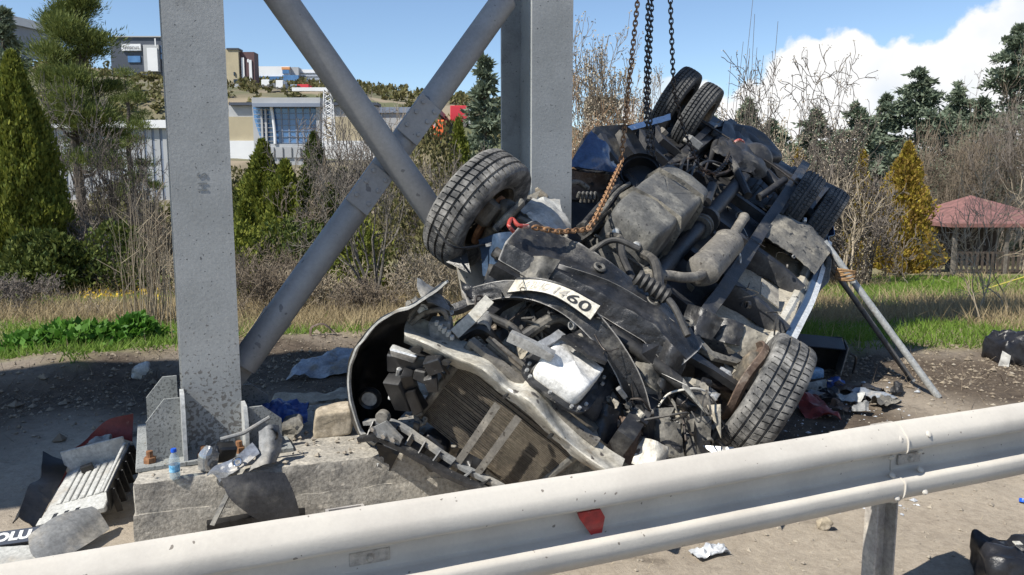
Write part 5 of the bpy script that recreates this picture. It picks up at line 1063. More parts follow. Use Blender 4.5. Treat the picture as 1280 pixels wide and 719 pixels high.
# right side litter
bx_ = atz(1020, 468, .0); bc = thing('black_crate', 'black open plastic crate tipped on the ground behind the low wheel', 'crate', bx_ + Vector((-.02, .05, 0)), R3(.12, 0, -.25)); bc.scale = (.8, .8, .85); bc = bc
MB().box((.0, .15, .18), (.62, .015, .36), None, .006).build('back_wall', 'plastic_black', bc)
MB().box((.30, .0, .17), (.015, .30, .34), R3(0, .2, 0), .006).build('end_wall', 'grey_plastic', bc)
MB().box((-.30, .0, .17), (.015, .30, .34), None, .006).build('end_wall', 'plastic_black', bc)
MB().box((.0, .0, .345), (.62, .32, .015), R3(.1, .05, 0), .006).build('top_wall', 'plastic_black', bc)
MB().tube([(.36, -.1, .26), (.42, -.1, .22), (.40, -.1, .05)], .012, 8, smooth=4).build('handle', 'plastic_black', bc)
o = super_box((0, 0, .05), (.2, .1, .1), 18, 10, .4).build('blue_jug', 'tarp_blue', None, 50); o.matrix_world = Matrix.Translation(atz(1014, 474, 0)) @ R3(0, 0, .2).to_4x4(); tag(o, 'small pale blue jug beside the black crate', 'jug'); o.data.materials[0] = pm('jug', (.25, .42, .62), (.2, .36, .55), rough=.4)
spots = [(985, 512, 'plastic_black', 'black torn plastic close against the low wheel'), (1040, 498, 'plastic_black', 'black strip in the middle of the shaded scraps'), (1095, 497, 'foil', 'small foil scrap left of the pipe foot'), (1120, 490, 'under_dark', 'dark flat scrap between the pipe feet'), (1060, 488, 'rust_shield', 'brown scrap in front of the black crate'), (1000, 500, 'foil', 'creased silver scrap nearest the low wheel'), (1030, 492, 'under_dark', 'dark bent scrap in the shade behind the low wheel'), (1062, 500, 'grey_light', 'pale torn scrap half way to the pipe foot'), (1085, 490, 'under_dark', 'black curled scrap near the pipe foot'), (1050, 510, 'rust_shield', 'brown flattened scrap beside the guardrail edge'), (1105, 505, 'steel_dusty', 'dusty scrap close to the sunlit patch'), (1020, 512, 'red_panel', 'dull reddish scrap low behind the wheel'), (1075, 512, 'grey_plastic', 'grey plastic shard at the shade edge'), (1045, 482, 'tarp_blue', 'small dark blue rag in the shade'), (1010, 486, 'cream', 'cream coloured chip by the blue jug')]
for k, (x, y, mt, lb) in enumerate(spots):
    s_ = .07 + .05 * (k % 3)
    scrap('scrap_piece', lb, 'scrap', atz(x, y, .03), R3(.2 * math.sin(k), .25 * math.cos(k * 2), k * 1.3), [[(-s_, -s_ * .6, .0), (s_, -s_ * .5, .02)], [(-s_ * .9, .0, .05), (s_ * .9, .02, .04)], [(-s_ * .6, s_ * .7, .0), (s_, s_ * .6, .01)]], mt, .03, 14, k, 9, 9, group='scrap in the shade by the low wheel')
def bag(name, label, p, sz, seed, pale):
    b = thing(name, label, 'bag', p)
    super_box((0, 0, sz[2] * .42), sz, 40, 26, .6, lambda q: q + noise.noise_vector(q * 7 + Vector((seed, 0, 0))) * .12 * max(sz) + Vector((0, 0, 1)) * (abs(noise.noise(q * 13 + Vector((seed, 3, 0)))) - .3) * .24 * max(sz) + noise.noise_vector(q * 26 + Vector((seed, 3, 0))) * .035 * max(sz)).build('sack', 'cloth_black', b, 60)
    if pale: MB().sheet([[(-sz[0] * .55, -.16, .0), (-sz[0] * .38, -.2, .0)], [(-sz[0] * .5, -.18, .16), (-sz[0] * .35, -.2, .12)]], 8, 8, .006, .02, 9, seed).build('pale_cloth', 'cloth_pale', b)
    return b
bag('black_sack', 'black sack with a pale cloth corner on the shaded soil at right', atz(1268, 458, 0) + Vector((.05, .1, 0)), (.44, .32, .32), 3, True)
bg2 = bag('black_sack', 'crumpled black plastic sack in the near right corner by the guardrail post', atz(1246, 726, 0) + Vector((.06, .0, 0)), (.30, .24, .18), 8, False)
MB().box((-.02, -.05, .19), (.035, .02, .004), R3(.3, .1, .2)).build('paper_tag', 'cream', bg2)
o = super_box((0, 0, .02), (.07, .05, .05), 14, 9, .6, lambda p: p + noise.noise_vector(p * 40) * .012).build('small_stone', 'stone', None, 40); o.location = atz(1030, 660, .0); tag(o, 'small broken stone lying on sunlit dirt under the guardrail', 'stone')
scrap('plastic_wrapper', 'crumpled clear plastic wrapper under the guardrail', 'wrapper', atz(888, 690, .015), R3(0, 0, .4), [[(-.09, -.04, 0), (.08, -.04, .01)], [(-.08, .05, .01), (.1, .05, .0)]], 'clear_plastic', .03, 16, 3)
o = MB().lathe([(0, .02), (.018, .02), (.02, .015), (.02, 0)], (0, 0, 0), (.2, .3, 1), 16).build('blue_bottle_cap', 'cap_blue'); o.location = atz(1279, 628, .005); tag(o, 'blue bottle cap on the dirt at the right edge', 'cap')
# on the bank left of the nose
scrap('curled_sheet', 'brown curled metal scrap standing on the bank under the brace', 'scrap', at(402, 424, 7.7), R3(0, 0, .2), [[(-.10, 0, .0), (-.12, .04, .0)], [(-.08, .0, .12), (-.10, .05, .12)], [(.02, .0, .14), (.02, .05, .15)], [(.12, .0, .06), (.13, .05, .05)], [(.2, 0, .0), (.2, .05, .0)]], 'rust_shield', .01, 9, 2, 18, 5)
scrap('black_strip', 'long black strip lying along the edge of the bank', 'strip', at(372, 431, 7.6), R3(0, 0, .15), [[(-.35, -.03, .0), (.0, -.03, .03), (.4, -.03, .02)], [(-.35, .05, .02), (.0, .05, .04), (.4, .05, .03)]], 'plastic_black', .015, 7, 3, 8, 20)
o = MB().tube([at(1045, 318, 6.9), at(1075, 362, 9.0), at(1110, 382, 12), at(1180, 378, 14), at(1230, 362, 15.5), at(1300, 340, 17)], .012, 6, smooth=6).build('barrier_tape', 'tape_yellow'); tag(o, 'yellow barrier tape strung across the grass at right', 'tape')
# gravel, clods and straw on the dirt
def ico_cloud(n, fx, size, flat):
    V = []
    base = np.array([(1, 0, 0), (-1, 0, 0), (0, 1, 0), (0, -1, 0), (0, 0, 1), (0, 0, -1)], float); tri = [(0, 2, 4), (2, 1, 4), (1, 3, 4), (3, 0, 4), (2, 0, 5), (1, 2, 5), (3, 1, 5), (0, 3, 5)]
    for k in range(n):
        x, y = fx(); s_ = size * rng.lognormal(0, .55); b = base * s_ * rng.uniform(.6, 1.3, (6, 1)) * np.array([1, rng.uniform(.6, 1), flat]); a = rng.uniform(0, 6.28); c, d_ = math.cos(a), math.sin(a)
        b = b @ np.array([[c, d_, 0], [-d_, c, 0], [0, 0, 1]]); b += (x, y, gz(x, y) + s_ * flat * .3); V.append(b)
    V = np.concatenate(V); Fq = [tuple(6 * k + i for i in t) for k in range(n) for t in tri]
    return V, Fq
def dirt_xy():
    while True:
        y = 2.2 + 5.6 * rng.random() ** 1.3; x = rng.uniform(-.72, .72) * y
        if y < yb(x) + .4: return x, y
def soil_xy():
    while True:
        x = rng.uniform(-5.5, 5.5); y = yb(x) + rng.normal(-.7, .7)
        if 3.5 < y < 9.5 and abs(x) < .75 * y: return x, y
def rub_xy():
    a, b = rng.uniform(0, 2.4), rng.uniform(.02, .95); p = FB + E2 * a + N2 * b; return p.x, p.y
gz_ = gz
V, Fq = ico_cloud(420, rub_xy, .009, .7)
V[:, 2] += .352; me = bpy.data.meshes.new('rubble'); me.from_pydata(V.tolist(), [], Fq); tag(link('rubble', me, 'gravel'), 'small rubble and grit lying on top of the footing', 'rubble', kind='stuff')
def crumb_xy():
    p = atz(rng.uniform(430, 1150), rng.uniform(480, 640), 0); return p.x, p.y
V, Fq = ico_cloud(1400, crumb_xy, .008, .5); me = bpy.data.meshes.new('glass_crumbs'); me.from_pydata(V.tolist(), [], Fq); tag(link('glass_crumbs', me, 'clear_plastic'), 'glass crumbs and plastic chips strewn round the wreck', 'crumbs', kind='stuff')
for nm, n, f_, s_, fl, mt, lb in (('gravel', 4500, dirt_xy, .006, .6, 'gravel', 'small grey stones scattered over the dirt'), ('soil_clods', 5000, soil_xy, .011, .7, 'clods', 'loose brown clods along the soil bank')):
    V, Fq = ico_cloud(n, f_, s_, fl); me = bpy.data.meshes.new(nm); me.from_pydata(V.tolist(), [], Fq); tag(link(nm, me, mt), lb, nm.split('_')[-1], kind='stuff')
# ------------------------------------------------------------------ plants
def unit(a): return a / np.maximum(np.linalg.norm(a, axis=-1, keepdims=True), 1e-9)
def cards(P_, D, Lg, Wd):
    n = len(P_); D = unit(D); s = unit(np.cross(D, unit(rng.normal(size=(n, 3))))); Lg = np.broadcast_to(np.asarray(Lg, float), (n,))[:, None]; Wd = np.broadcast_to(np.asarray(Wd, float), (n,))[:, None]
    return np.stack([P_, P_ + D * Lg * .45 + s * Wd, P_ + D * Lg, P_ + D * Lg * .45 - s * Wd], 1).reshape(-1, 3)
def prisms(S):
    """S: list of (p0,p1,r0,r1) -> three-sided twigs"""
    p0 = np.array([s[0] for s in S]); p1 = np.array([s[1] for s in S]); r0 = np.array([s[2] for s in S])[:, None]; r1 = np.array([s[3] for s in S])[:, None]
    d = unit(p1 - p0); a = unit(np.cross(d, np.array([.31, .77, .55]))); b = np.cross(d, a); Q = []
    for k in range(3):
        t0, t1 = 2 * math.pi * k / 3, 2 * math.pi * (k + 1) / 3; e0 = a * math.cos(t0) + b * math.sin(t0); e1 = a * math.cos(t1) + b * math.sin(t1)
        Q.append(np.stack([p0 + e0 * r0, p0 + e1 * r0, p1 + e1 * r1, p1 + e0 * r1], 1))
    return np.concatenate(Q).reshape(-1, 3)
def spot(px, Y, dz=0): x = (px - 640) / F * (Y * math.cos(P) + (H - gz(0, Y)) * math.sin(P)); return Vector((x, Y, gz(x, Y) + dz))
def height(px, top_py, Y, base): return at(px, top_py, Y).z - base.z
def pxw(n, Y): return n / F * Y
def trunk_mb(h, r, lean=(0, 0), seed=0, n=8):
    return MB().tube([(lean[0] * t + .04 * h * noise.noise((t * 3, seed, 0)), lean[1] * t, h * t - .1 * (t == 0)) for t in np.linspace(0, 1, n)], [r, r * .25], 8)
def plant(name, label, cat, base, group=None): return thing(name, label, cat, base, None, group)
def dense_crown(h, rad, n, seed, card=(.10, .03), prof=None, up=.9, lump=.22, z0=.03, inner=.5):
    t = rng.random(n) ** 1.25; a = rng.uniform(0, 2 * math.pi, n)
    pr = prof or (lambda t: (1 - t) ** .75 * np.minimum(1, .62 + t * 3))
    r = rad * pr(t); lm = np.array([noise.noise((math.cos(b) * 2.2 + seed, math.sin(b) * 2.2, q * h * 1.6)) for b, q in zip(a, t)]); lm2 = np.array([noise.noise((math.cos(b) * 6 + seed, math.sin(b) * 6, q * h * 4)) for b, q in zip(a, t)])
    r = r * (1 + lump * lm * 1.6 + lump * .8 * lm2); k = inner + (1 - inner) * rng.random(n) ** .45
    P_ = np.stack([np.cos(a) * r * k, np.sin(a) * r * k, z0 * h + t * h * (1 - z0) + lm2 * .05], 1)
    D = np.stack([np.cos(a) * (1 - up), np.sin(a) * (1 - up), np.full(n, up)], 1) + rng.normal(0, .25, (n, 3))
    s = rng.uniform(.6, 1.35, n); return cards(P_, D, card[0] * s, card[1] * s)
def conifer(name, label, base, h, rad, n, mat, card, group=None, prof=None, up=.8, lump=.22, seed=0, z0=.03, cat='tree'):
    t = plant(name, label, cat, base, group); trunk_mb(h * .9, max(.03, h * .02), seed=seed).build('trunk', 'bark', t)
    link('crown', npmesh('crown', dense_crown(h, rad, n, seed, card, prof, up, lump, z0), 4), mat, t); return t
def cedar(name, label, base, h, rad, n, mat, seed=0, group=None, card=(.16, .035), tiers=16, top=.03):
    t = plant(name, label, 'tree', base, group); trunk_mb(h * .97, h * .02, seed=seed).build('trunk', 'bark', t); C = []; S = []
    r_ = np.random.default_rng(seed + 5); per = n // (tiers * 7)
    for k in range(tiers):
        f_ = .06 + .94 * (k / (tiers - 1)) ** .95; L0 = rad * (1 - f_) ** .8 + top * h * .4
        for q in range(7):
            a = r_.uniform(0, 6.28); L = L0 * r_.uniform(.55, 1.15); z = h * f_ * .97 + r_.normal(0, .02 * h); d = np.array([math.cos(a), math.sin(a), 0])
            rise = r_.uniform(-.05, .3)
            tt = r_.random(per) ** .7; sp_ = .12 * L + .05; pts = d * (tt * L)[:, None] + np.stack([r_.normal(0, sp_, per), r_.normal(0, sp_, per), z + rise * tt * L - .25 * L * tt ** 2 + r_.normal(0, .045 * L + .02, per)], 1)
            C.append(cards(pts, np.tile(d, (per, 1)) * .7 + r_.normal(0, .5, (per, 3)) + (0, 0, .15), card[0] * r_.uniform(.6, 1.3, per), card[1] * r_.uniform(.6, 1.3, per)))
            S.append((np.array([0, 0, z]), d * L * .9 + np.array([0, 0, z + rise * L * .9 - .2 * L]), .012 * h * (1 - f_) + .006, .004))
    link('branches', npmesh('branches', prisms(S), 4), 'bark', t, 'stuff'); link('crown', npmesh('crown', np.concatenate(C), 4), mat, t); return t
def pine(name, label, base, h, rad, nclump, per, mat, seed=0, lean=(0, 0), z_lo=.30):
    t = plant(name, label, 'tree', base); trunk_mb(h * .95, h * .022, lean, seed, 12).build('trunk', 'bark', t); r_ = np.random.default_rng(seed); C = []; S = []
    for k in range(nclump):
        f_ = z_lo + (1 - z_lo) * r_.random() ** .85; a = r_.uniform(0, 6.28); L = rad * (1.05 - f_) ** .55 * r_.uniform(.35, 1.0); z = h * f_ * .98; o = np.array([lean[0] * f_, lean[1] * f_, z * .93]); e = o + np.array([math.cos(a) * L, math.sin(a) * L, .10 * h * r_.random() + .02 * h])
        S.append((o, (o + e) / 2 + (0, 0, -.02 * h), .016 * h * (1.1 - f_), .008 * h * (1.1 - f_))); S.append(((o + e) / 2 + (0, 0, -.02 * h), e, .008 * h * (1.1 - f_), .004))
        sz = r_.uniform(.6, 1.3) * rad * .24; pts = e + r_.normal(0, 1, (per, 3)) * np.array([sz, sz, sz * .5]) * .5; dd = unit(pts - e + (0, 0, sz * .5)) + r_.normal(0, .35, (per, 3)) + (0, 0, .5)
        C.append(cards(pts, dd, h * .020 * r_.uniform(.6, 1.2, per), h * .0013))
    link('branches', npmesh('branches', prisms(S), 4), 'bark', t, 'stuff'); link('crown', npmesh('crown', np.concatenate(C), 4), mat, t); return t
def grow(p, d, L, r, lev, S, T, rr, bend=.25, nb=(2, 4), shrink=.68, up=.10, spread=.75):
    n = 4; q = p.copy()
    for k in range(n):
        d = unit(d + rr.normal(0, bend, 3) * .5 + np.array([0, 0, up])); e = q + d * L / n; r2 = r * (1 - .5 * (k + 1) / n); S.append((q, e, r * (1 - .5 * k / n), r2)); q = e
        if lev > 0 and k > 0:
            for _ in range(rr.integers(nb[0], nb[1]) if k == n - 1 else (1 if rr.random() < .75 else 0)):
                ax = unit(rr.normal(size=3)); dd = unit(d + ax * spread); grow(q, dd, L * shrink * rr.uniform(.65, 1.1), max(r2 * .68, .0016), lev - 1, S, T, rr, bend, nb, shrink, up, spread)
    if lev == 0: T.append(q)
def bare(name, label, base, h, wid, stems, levels, mat, seed, group=None, r0=None, buds=None, cat='shrub', spread=.75, up=.10, single=False, tilt=.5, minr=.003, shrink=.68, fan=None, umb=0.):
    rr = np.random.default_rng(seed); S = []; T = []; t = plant(name, label, cat, base, group)
    for k in range(stems):
        a = rr.uniform(0, 6.28); d = unit(np.array([math.cos(a) * tilt * rr.random(), math.sin(a) * tilt * rr.random(), 1.]))
        if fan: d = unit(d + np.array(fan))
        grow(np.array([rr.normal(0, wid * .12), rr.normal(0, wid * .12), -.05]) if not single else np.array([0, 0, -.05]), d, h * .42 * rr.uniform(.7, 1.1), r0 or h * .012, levels, S, T, rr, .5, (2, 4), shrink, up * .6, spread * 1.15)
    A = np.array([s[1] for s in S]); mxz = np.quantile(A[:, 2], .995); f_ = h / mxz; rx = np.quantile(np.abs(A[:, 0]), .97) * f_; kx = min(2.3, max(.5, wid / 2 / max(rx, .01)))
    sc = np.array([f_ * kx, f_ * kx, f_]); S2 = [(s[0] * sc, s[1] * sc, max(s[2], minr), max(s[3], minr * .8)) for s in S]
    if umb:
        wd_ = lambda p: p * np.array([(1 - umb) + 1.5 * umb * min(1., p[2] / h), 1, 1])
        S2 = [(wd_(a), wd_(b_), c_, d_) for a, b_, c_, d_ in S2]
    th_ = max(minr * 2.2, (r0 or h * .012) * .45); big = [s for s in S2 if s[2] > th_]; sm = [s for s in S2 if s[2] <= th_]
    if big: link('stems', npmesh('stems', prisms(big), 4), mat, t, None if single else 'stuff')
    if sm: link('twigs', npmesh('twigs', prisms(sm), 4), mat, t, 'stuff')
    if buds:
        Pt = np.array(T) * sc
        if umb: Pt = np.array([wd_(p) for p in Pt])
        Pt = np.repeat(Pt, 3, 0) + rr.normal(0, .03, (len(Pt) * 3, 3)); link('buds', npmesh('buds', cards(Pt, rr.normal(size=Pt.shape), buds[1], buds[1] * .4), 4), buds[0], t)
    return t
def leafy(name, label, base, h, wid, n, mat, card, seed, group=None, cat='shrub', twig='twig_grey', flat=1.):
    t = plant(name, label, cat, base, group); r_ = np.random.default_rng(seed); a = r_.uniform(0, 6.28, n); zz = r_.random(n); r = wid / 2 * np.sqrt(np.maximum(.05, 1 - (zz * 1.05 - .35) ** 2 / .5)) * r_.random(n) ** .4
    lm = np.array([noise.noise((math.cos(b) * 2 + seed, math.sin(b) * 2, q * 3)) for b, q in zip(a, zz)]); r *= (1 + .5 * lm); P_ = np.stack([np.cos(a) * r, np.sin(a) * r * flat, zz * h * (1 + .25 * lm)], 1)
    D = P_ / (wid / 2) * .5 + r_.normal(0, .6, (n, 3)) + (0, 0, .4)
    link('crown', npmesh('crown', cards(P_, D, card[0] * r_.uniform(.6, 1.3, n), card[1] * r_.uniform(.6, 1.3, n)), 4), mat, t)
    S = []; T = []
    for k in range(7): grow(np.array([r_.normal(0, .1), r_.normal(0, .1), -.05]), unit(np.array([r_.normal(0, .5), r_.normal(0, .5), 1])), h * .4, h * .012, 2, S, T, r_)
    link('branches', npmesh('branches', prisms(S), 4), twig, t, 'stuff'); return t
def HB(px, top_py, Y): b = spot(px, Y); return b, height(px, top_py, Y, b)
# ---- left
b, h = HB(38, 68, 16); conifer('thuja_tree', 'tall yellow-green cone-shaped thuja at the left edge', b, h, pxw(66, 16), 40000, 'leaf_thuja', (.10, .022), prof=lambda t: (1 - t) ** .7 * np.minimum(1, .75 + t * 1.5), up=.85, seed=3, lump=.26)
b, h = HB(62, 296, 14.2); leafy('juniper_bush', 'dark green rounded juniper at the foot of the thuja', b, h, pxw(100, 14.2), 9000, 'leaf_juniper', (.10, .026), 5)
b, h = HB(104, -6, 25); pine('pine_tree', 'dark pine with rounded needle pads beside the thuja', b, h, pxw(80, 25), 64, 1000, 'leaf_pine', 4, (.35, 0), .34)
b, h = HB(28, 12, 31); cedar('cedar_tree', 'grey-green feathery conifer behind the thuja', b, h, pxw(70, 31), 11000, 'leaf_cedar', 3, card=(.30, .05))
b, h = HB(170, 88, 36); pine('pine_tree', 'small lower pine beside the left column', b, h, pxw(46, 36), 34, 420, 'leaf_pine', 9, (0, 0), .25)
for k, (px, tp, Y, wd, mt, lb) in enumerate(((92, 108, 20, 120, 'twig_grey', 'grey leafless shrub in front of the dark pine'), (150, 165, 19, 90, 'twig_dark', 'dark leafless shrub near the left column'), (185, 215, 18, 60, 'twig_grey', 'leafless shrub half hidden by the left column'))):
    b, h = HB(px, tp, Y); bare('bare_shrub', lb, b, h, pxw(wd, Y), 7, 4, mt, 20 + k, 'leafless shrubs on the left', minr=.006, r0=.03)
b, h = HB(118, 268, 16.5); bare('bare_bush', 'low tangled grey bush beyond the flower bed', b, h, pxw(110, 16.5), 22, 3, 'twig_grey', 31, minr=.007, tilt=1.2)
b, h = HB(200, 262, 15.5); bare('bare_bush', 'low reddish-grey bush by the left column', b, h, pxw(50, 15.5), 14, 3, 'twig_brown', 32, minr=.006, tilt=1.0)
b, h = HB(18, 345, 10.5); bare('dead_brush', 'pale dead brush at the left edge in front of the juniper', b, h, pxw(130, 10.5), 34, 3, 'twig_grey', 33, minr=.004, tilt=1.3, r0=.008)
b, h = HB(120, 372, 10.2); bare('dead_brush', 'low dead brush left of the tall stalks', b, h, pxw(110, 10.2), 30, 2, 'twig_tan', 34, minr=.004, tilt=1.3, r0=.007)
# tall dry stalks
b, h = HB(190, 238, 9.2); t = plant('reed_clump', 'clump of tall thin dry stalks left of the column', 'reeds', b); S = []
for k in range(70):
    x, y = rng.normal(0, .16), rng.normal(0, .15); q = np.array([x, y, 0.]); hh = h * rng.uniform(.45, 1.02); ln = rng.normal(0, .07, 2)
    for i in range(5):
        e = q + np.array([ln[0] * hh / 5 + rng.normal(0, .012), ln[1] * hh / 5, hh / 5]); S.append((q, e, .006 * (1 - i * .12), .006 * (1 - (i + 1) * .12))); q = e
        if i > 1 and rng.random() < .5: S.append((q, q + np.array([rng.normal(0, .1), rng.normal(0, .06), .16]), .003, .002))
link('stalks', npmesh('stalks', prisms(S), 4), 'twig_tan', t, 'stuff')
# broad-leaved green plants along the bank
for k, (px, Y, wd) in enumerate(((38, 7.3, 70), (82, 7.5, 80), (130, 7.7, 80), (172, 8.0, 60))):
    b = spot(px, Y); leafy('leafy_plant', 'bright green broad-leaved weed on the bank, ' + ('first from the left edge', 'second from the left edge', 'third from the left edge', 'nearest the column')[k], b, .20 + .05 * (k % 2), pxw(wd, Y), 700, 'leaf_green', (.09, .03), 40 + k, 'green weeds on the bank', 'plant', 'leaf_green')
# ---- centre, seen through the braces
for k, (px, tp, Y, wd, n, mt, lb) in enumerate(((335, 178, 19, 84, 9000, 'leaf_thuja', 'yellow-green bushy conifer right of the left column'), (398, 168, 21, 64, 7000, 'leaf_juniper', 'darker conifer behind the falling brace'), (432, 215, 18, 70, 5000, 'leaf_juniper', 'small dark conifer beneath the rising brace'), (575, 150, 24, 62, 6000, 'leaf_thuja', 'small yellow-green conifer below the red truck'), (310, 255, 17, 44, 4500, 'leaf_thuja', 'low yellow-green bush beside the column'), (362, 205, 16.5, 90, 8000, 'leaf_thuja', 'wide yellow-green conifer left of the rising brace'), (415, 235, 15.5, 60, 5000, 'leaf_juniper', 'dark round conifer just left of the forked tree'), (318, 215, 20, 70, 7000, 'leaf_juniper', 'dark conifer rising beside the column'))):
    b, h = HB(px, tp, Y); conifer('bushy_conifer', lb, b, h, pxw(wd * .55, Y), int(n * 1.7), mt, (.11, .026), 'conifers behind the braces', up=.7, lump=.45, seed=60 + k)
b, h = HB(607, 72, 30); cedar('spruce_tree', 'blue-green spruce left of the right column', b, h, pxw(52, 30), 10000, 'leaf_cedar', 12, card=(.26, .05))
for k, (px, tp, Y, wd, mt, lb, st) in enumerate(((440, 128, 17, 150, 'twig_grey', 'tall leafless shrub behind the crossing of the braces', 9), (520, 150, 18, 130, 'twig_tan', 'pale leafless shrub right of the brace crossing', 9), (565, 205, 15, 120, 'twig_grey', 'leafless shrub left of the raised wheel', 10), (380, 225, 15, 110, 'twig_brown', 'brown leafless shrub under the left brace', 10), (600, 190, 19, 80, 'twig_grey', 'leafless shrub in front of the spruce', 8))):
    b, h = HB(px, tp, Y); bare('bare_shrub', lb, b, h, pxw(wd, Y), st, 4, mt, 70 + k, 'leafless shrubs behind the braces', minr=.0055, r0=.022, tilt=.8)
b, h = HB(548, 165, 20); leafy('olive_shrub', 'olive-brown leafy shrub under the orange digger', b, h, pxw(120, 20), 5000, 'leaf_olive', (.12, .035), 81)
for k, (px, tp, Y, wd, n, mt, lb) in enumerate(((300, 285, 13.5, 90, 3200, 'leaf_thuja', 'low green bush just right of the left column'), (375, 285, 14, 110, 3800, 'leaf_juniper', 'rounded green bush under the rising brace'), (440, 270, 13.2, 90, 2600, 'leaf_thuja', 'loose green bush behind the forked tree'), (560, 265, 13, 100, 2600, 'leaf_olive', 'loose olive bush left of the raised wheel'), (150, 285, 14.5, 80, 2400, 'leaf_juniper', 'low green bush beyond the yellow flowers'))):
    b, h = HB(px, tp, Y); leafy('green_bush', lb, b, h, pxw(wd, Y), n, mt, (.09, .024), 300 + k, 'green bushes behind the braces')
b, h = HB(500, 240, 14.5); leafy('olive_shrub', 'sparse olive shrub behind the small forked tree', b, h, pxw(110, 14.5), 2600, 'leaf_olive', (.09, .025), 82)
b, h = HB(600, 255, 12.5); leafy('olive_shrub', 'sparse tan shrub behind the raised wheel', b, h, pxw(120, 12.5), 2200, 'leaf_olive', (.08, .022), 83)
b, h = HB(468, 170, 10.6); bare('small_tree', 'small forked leafless tree standing on the bank between brace and wheel', b, h, pxw(150, 10.6), 4, 4, 'bark_grey', 91, None, .035, None, 'tree', .6, .16, True, .32, .004)
for k, (px, tp, Y, wd) in enumerate(((330, 322, 10.5, 120), (400, 330, 10.8, 130), (455, 345, 10.2, 110), (540, 300, 11.2, 140), (355, 300, 13, 150), (250, 310, 12, 80))):
    b, h = HB(px, tp, Y); bare('dead_brush', ('low brown dead brush right of the left column', 'low brown dead brush under the brace', 'low dead brush at the foot of the forked tree', 'dead brush left of the raised wheel', 'taller dead brush below the conifers', 'dead brush hidden behind the left column')[k], b, h, pxw(wd, Y), 34, 3, 'twig_brown' if k % 2 == 0 else 'twig_tan', 100 + k, 'dead brush behind the braces', .008, None, 'shrub', .8, .12, False, 1.1, .004)
# ---- right of the right column
for k, (px, tp, Y, wd) in enumerate(((757, 44, 19, 110), (728, 70, 21, 60), (795, 95, 24, 60))):
    b, h = HB(px, tp, Y); bare('budding_tree', ('slender budding tree between the column and the chains', 'thin budding tree close to the right column', 'small budding tree behind the chains')[k], b, h, pxw(wd, Y), 3, 4, 'twig_brown', 120 + k, 'budding trees behind the chains', .035, ('bud', .05), 'tree', .55, .22, True, .3, .007)
for k, (px, tp, Y, wd) in enumerate(((735, 128, 17, 90), (785, 130, 18, 90), (830, 140, 19, 70), (720, 165, 15, 60))):
    b, h = HB(px, tp, Y); bare('orange_shrub', 'orange-brown twiggy shrub behind the wreck, ' + ('next to the column', 'behind the straight chain', 'left of the top wheels', 'lowest by the column')[k], b, h, pxw(wd, Y), 12, 4, 'twig_orange', 130 + k, 'orange-brown shrubs behind the wreck', .02, ('bud', .04), 'shrub', .75, .1, False, .8, .006)
for k, (px, tp, Y, wd, sd_) in enumerate(((975, 84, 19, 150, 5), (1045, 86, 20, 140, 6))):
    b, h = HB(px, tp, Y); bare('fruit_tree', ('gnarled leafless fruit tree with dark limbs, left of the pair', 'gnarled leafless fruit tree, right of the pair')[k], b, h, pxw(wd, Y), 3, 5, 'twig_dark', 140 + sd_, 'pair of leafless fruit trees', .09, ('bud', .035), 'tree', 1.0, .0, True, .8, .0085, .76, None, .75)
for k, (px, tp, Y, wd, n) in enumerate(((1135, 86, 46, 92, 9000), (1185, 108, 48, 70, 7000), (1096, 118, 47, 60, 6000), (1252, 32, 46, 124, 12000), (1062, 135, 40, 70, 6000), (925, 130, 38, 60, 6000), (1012, 140, 42, 80, 6000), (1215, 120, 42, 70, 5000), (960, 150, 44, 80, 5000), (885, 145, 40, 60, 4000))):
    b, h = HB(px, tp, Y); cedar('cedar_tree', 'blue-green cedar behind the fruit trees, ' + ('tall pointed one above the golden thuja', 'right of the tall pointed one', 'slim one left of the tall pointed one', 'the tallest at the right edge', 'low one behind the right fruit tree', 'half hidden behind the top rear wheels', 'low one between the fruit trees', 'low one left of the tallest', 'lowest behind the left fruit tree', 'hidden low behind the twin wheels')[k], b, h, pxw(wd * 1.15, Y), int(n * 1.9), 'leaf_cedar', 150 + k, 'cedars at the back right', (.32, .06), 17)
for k, (px, tp, Y, wd, n, mt, lb) in enumerate(((1125, 180, 25, 86, 9000, 'leaf_gold', 'golden cone-shaped thuja left of the red-roofed pavilion'), (992, 190, 24, 60, 4500, 'leaf_gold', 'golden bush below the left fruit tree'), (1070, 190, 27, 50, 3500, 'leaf_gold', 'small golden bush below the right fruit tree'))):
    b, h = HB(px, tp, Y); conifer('golden_thuja', lb, b, h, pxw(wd * .52, Y), int(n * 1.7), mt, (.11, .03), None, up=.65, lump=.62, seed=170 + k, z0=.04, prof=lambda t: (1 - t) ** .8 * np.minimum(1, .5 + t * 3.2))
for k, (px, tp, Y, wd, mt, lb, st) in enumerate(((1215, 108, 38, 190, 'twig_brown', 'big rounded leafless bush behind the pavilion', 22), (1268, 120, 37, 150, 'twig_grey', 'tall leafless bush at the right edge', 14), (1160, 160, 38, 130, 'twig_brown', 'leafless bush left of the big rounded one', 12), (945, 165, 22, 120, 'twig_tan', 'tan twiggy bush right of the top wheels', 12), (1010, 200, 20, 120, 'twig_grey', 'grey twiggy bush under the fruit trees', 11), (1065, 215, 21, 110, 'twig_grey', 'grey twiggy bush left of the golden thuja', 11), (905, 160, 20, 80, 'twig_tan', 'tan bush just behind the rear axle', 10))):
    b, h = HB(px, tp, Y); bare('bare_bush', lb, b, h, pxw(wd, Y), st, 4, mt, 180 + k, 'leafless bushes on the right', .03, ('bud', .05) if mt == 'twig_tan' else None, 'shrub', .8, .06, False, .9, .008)
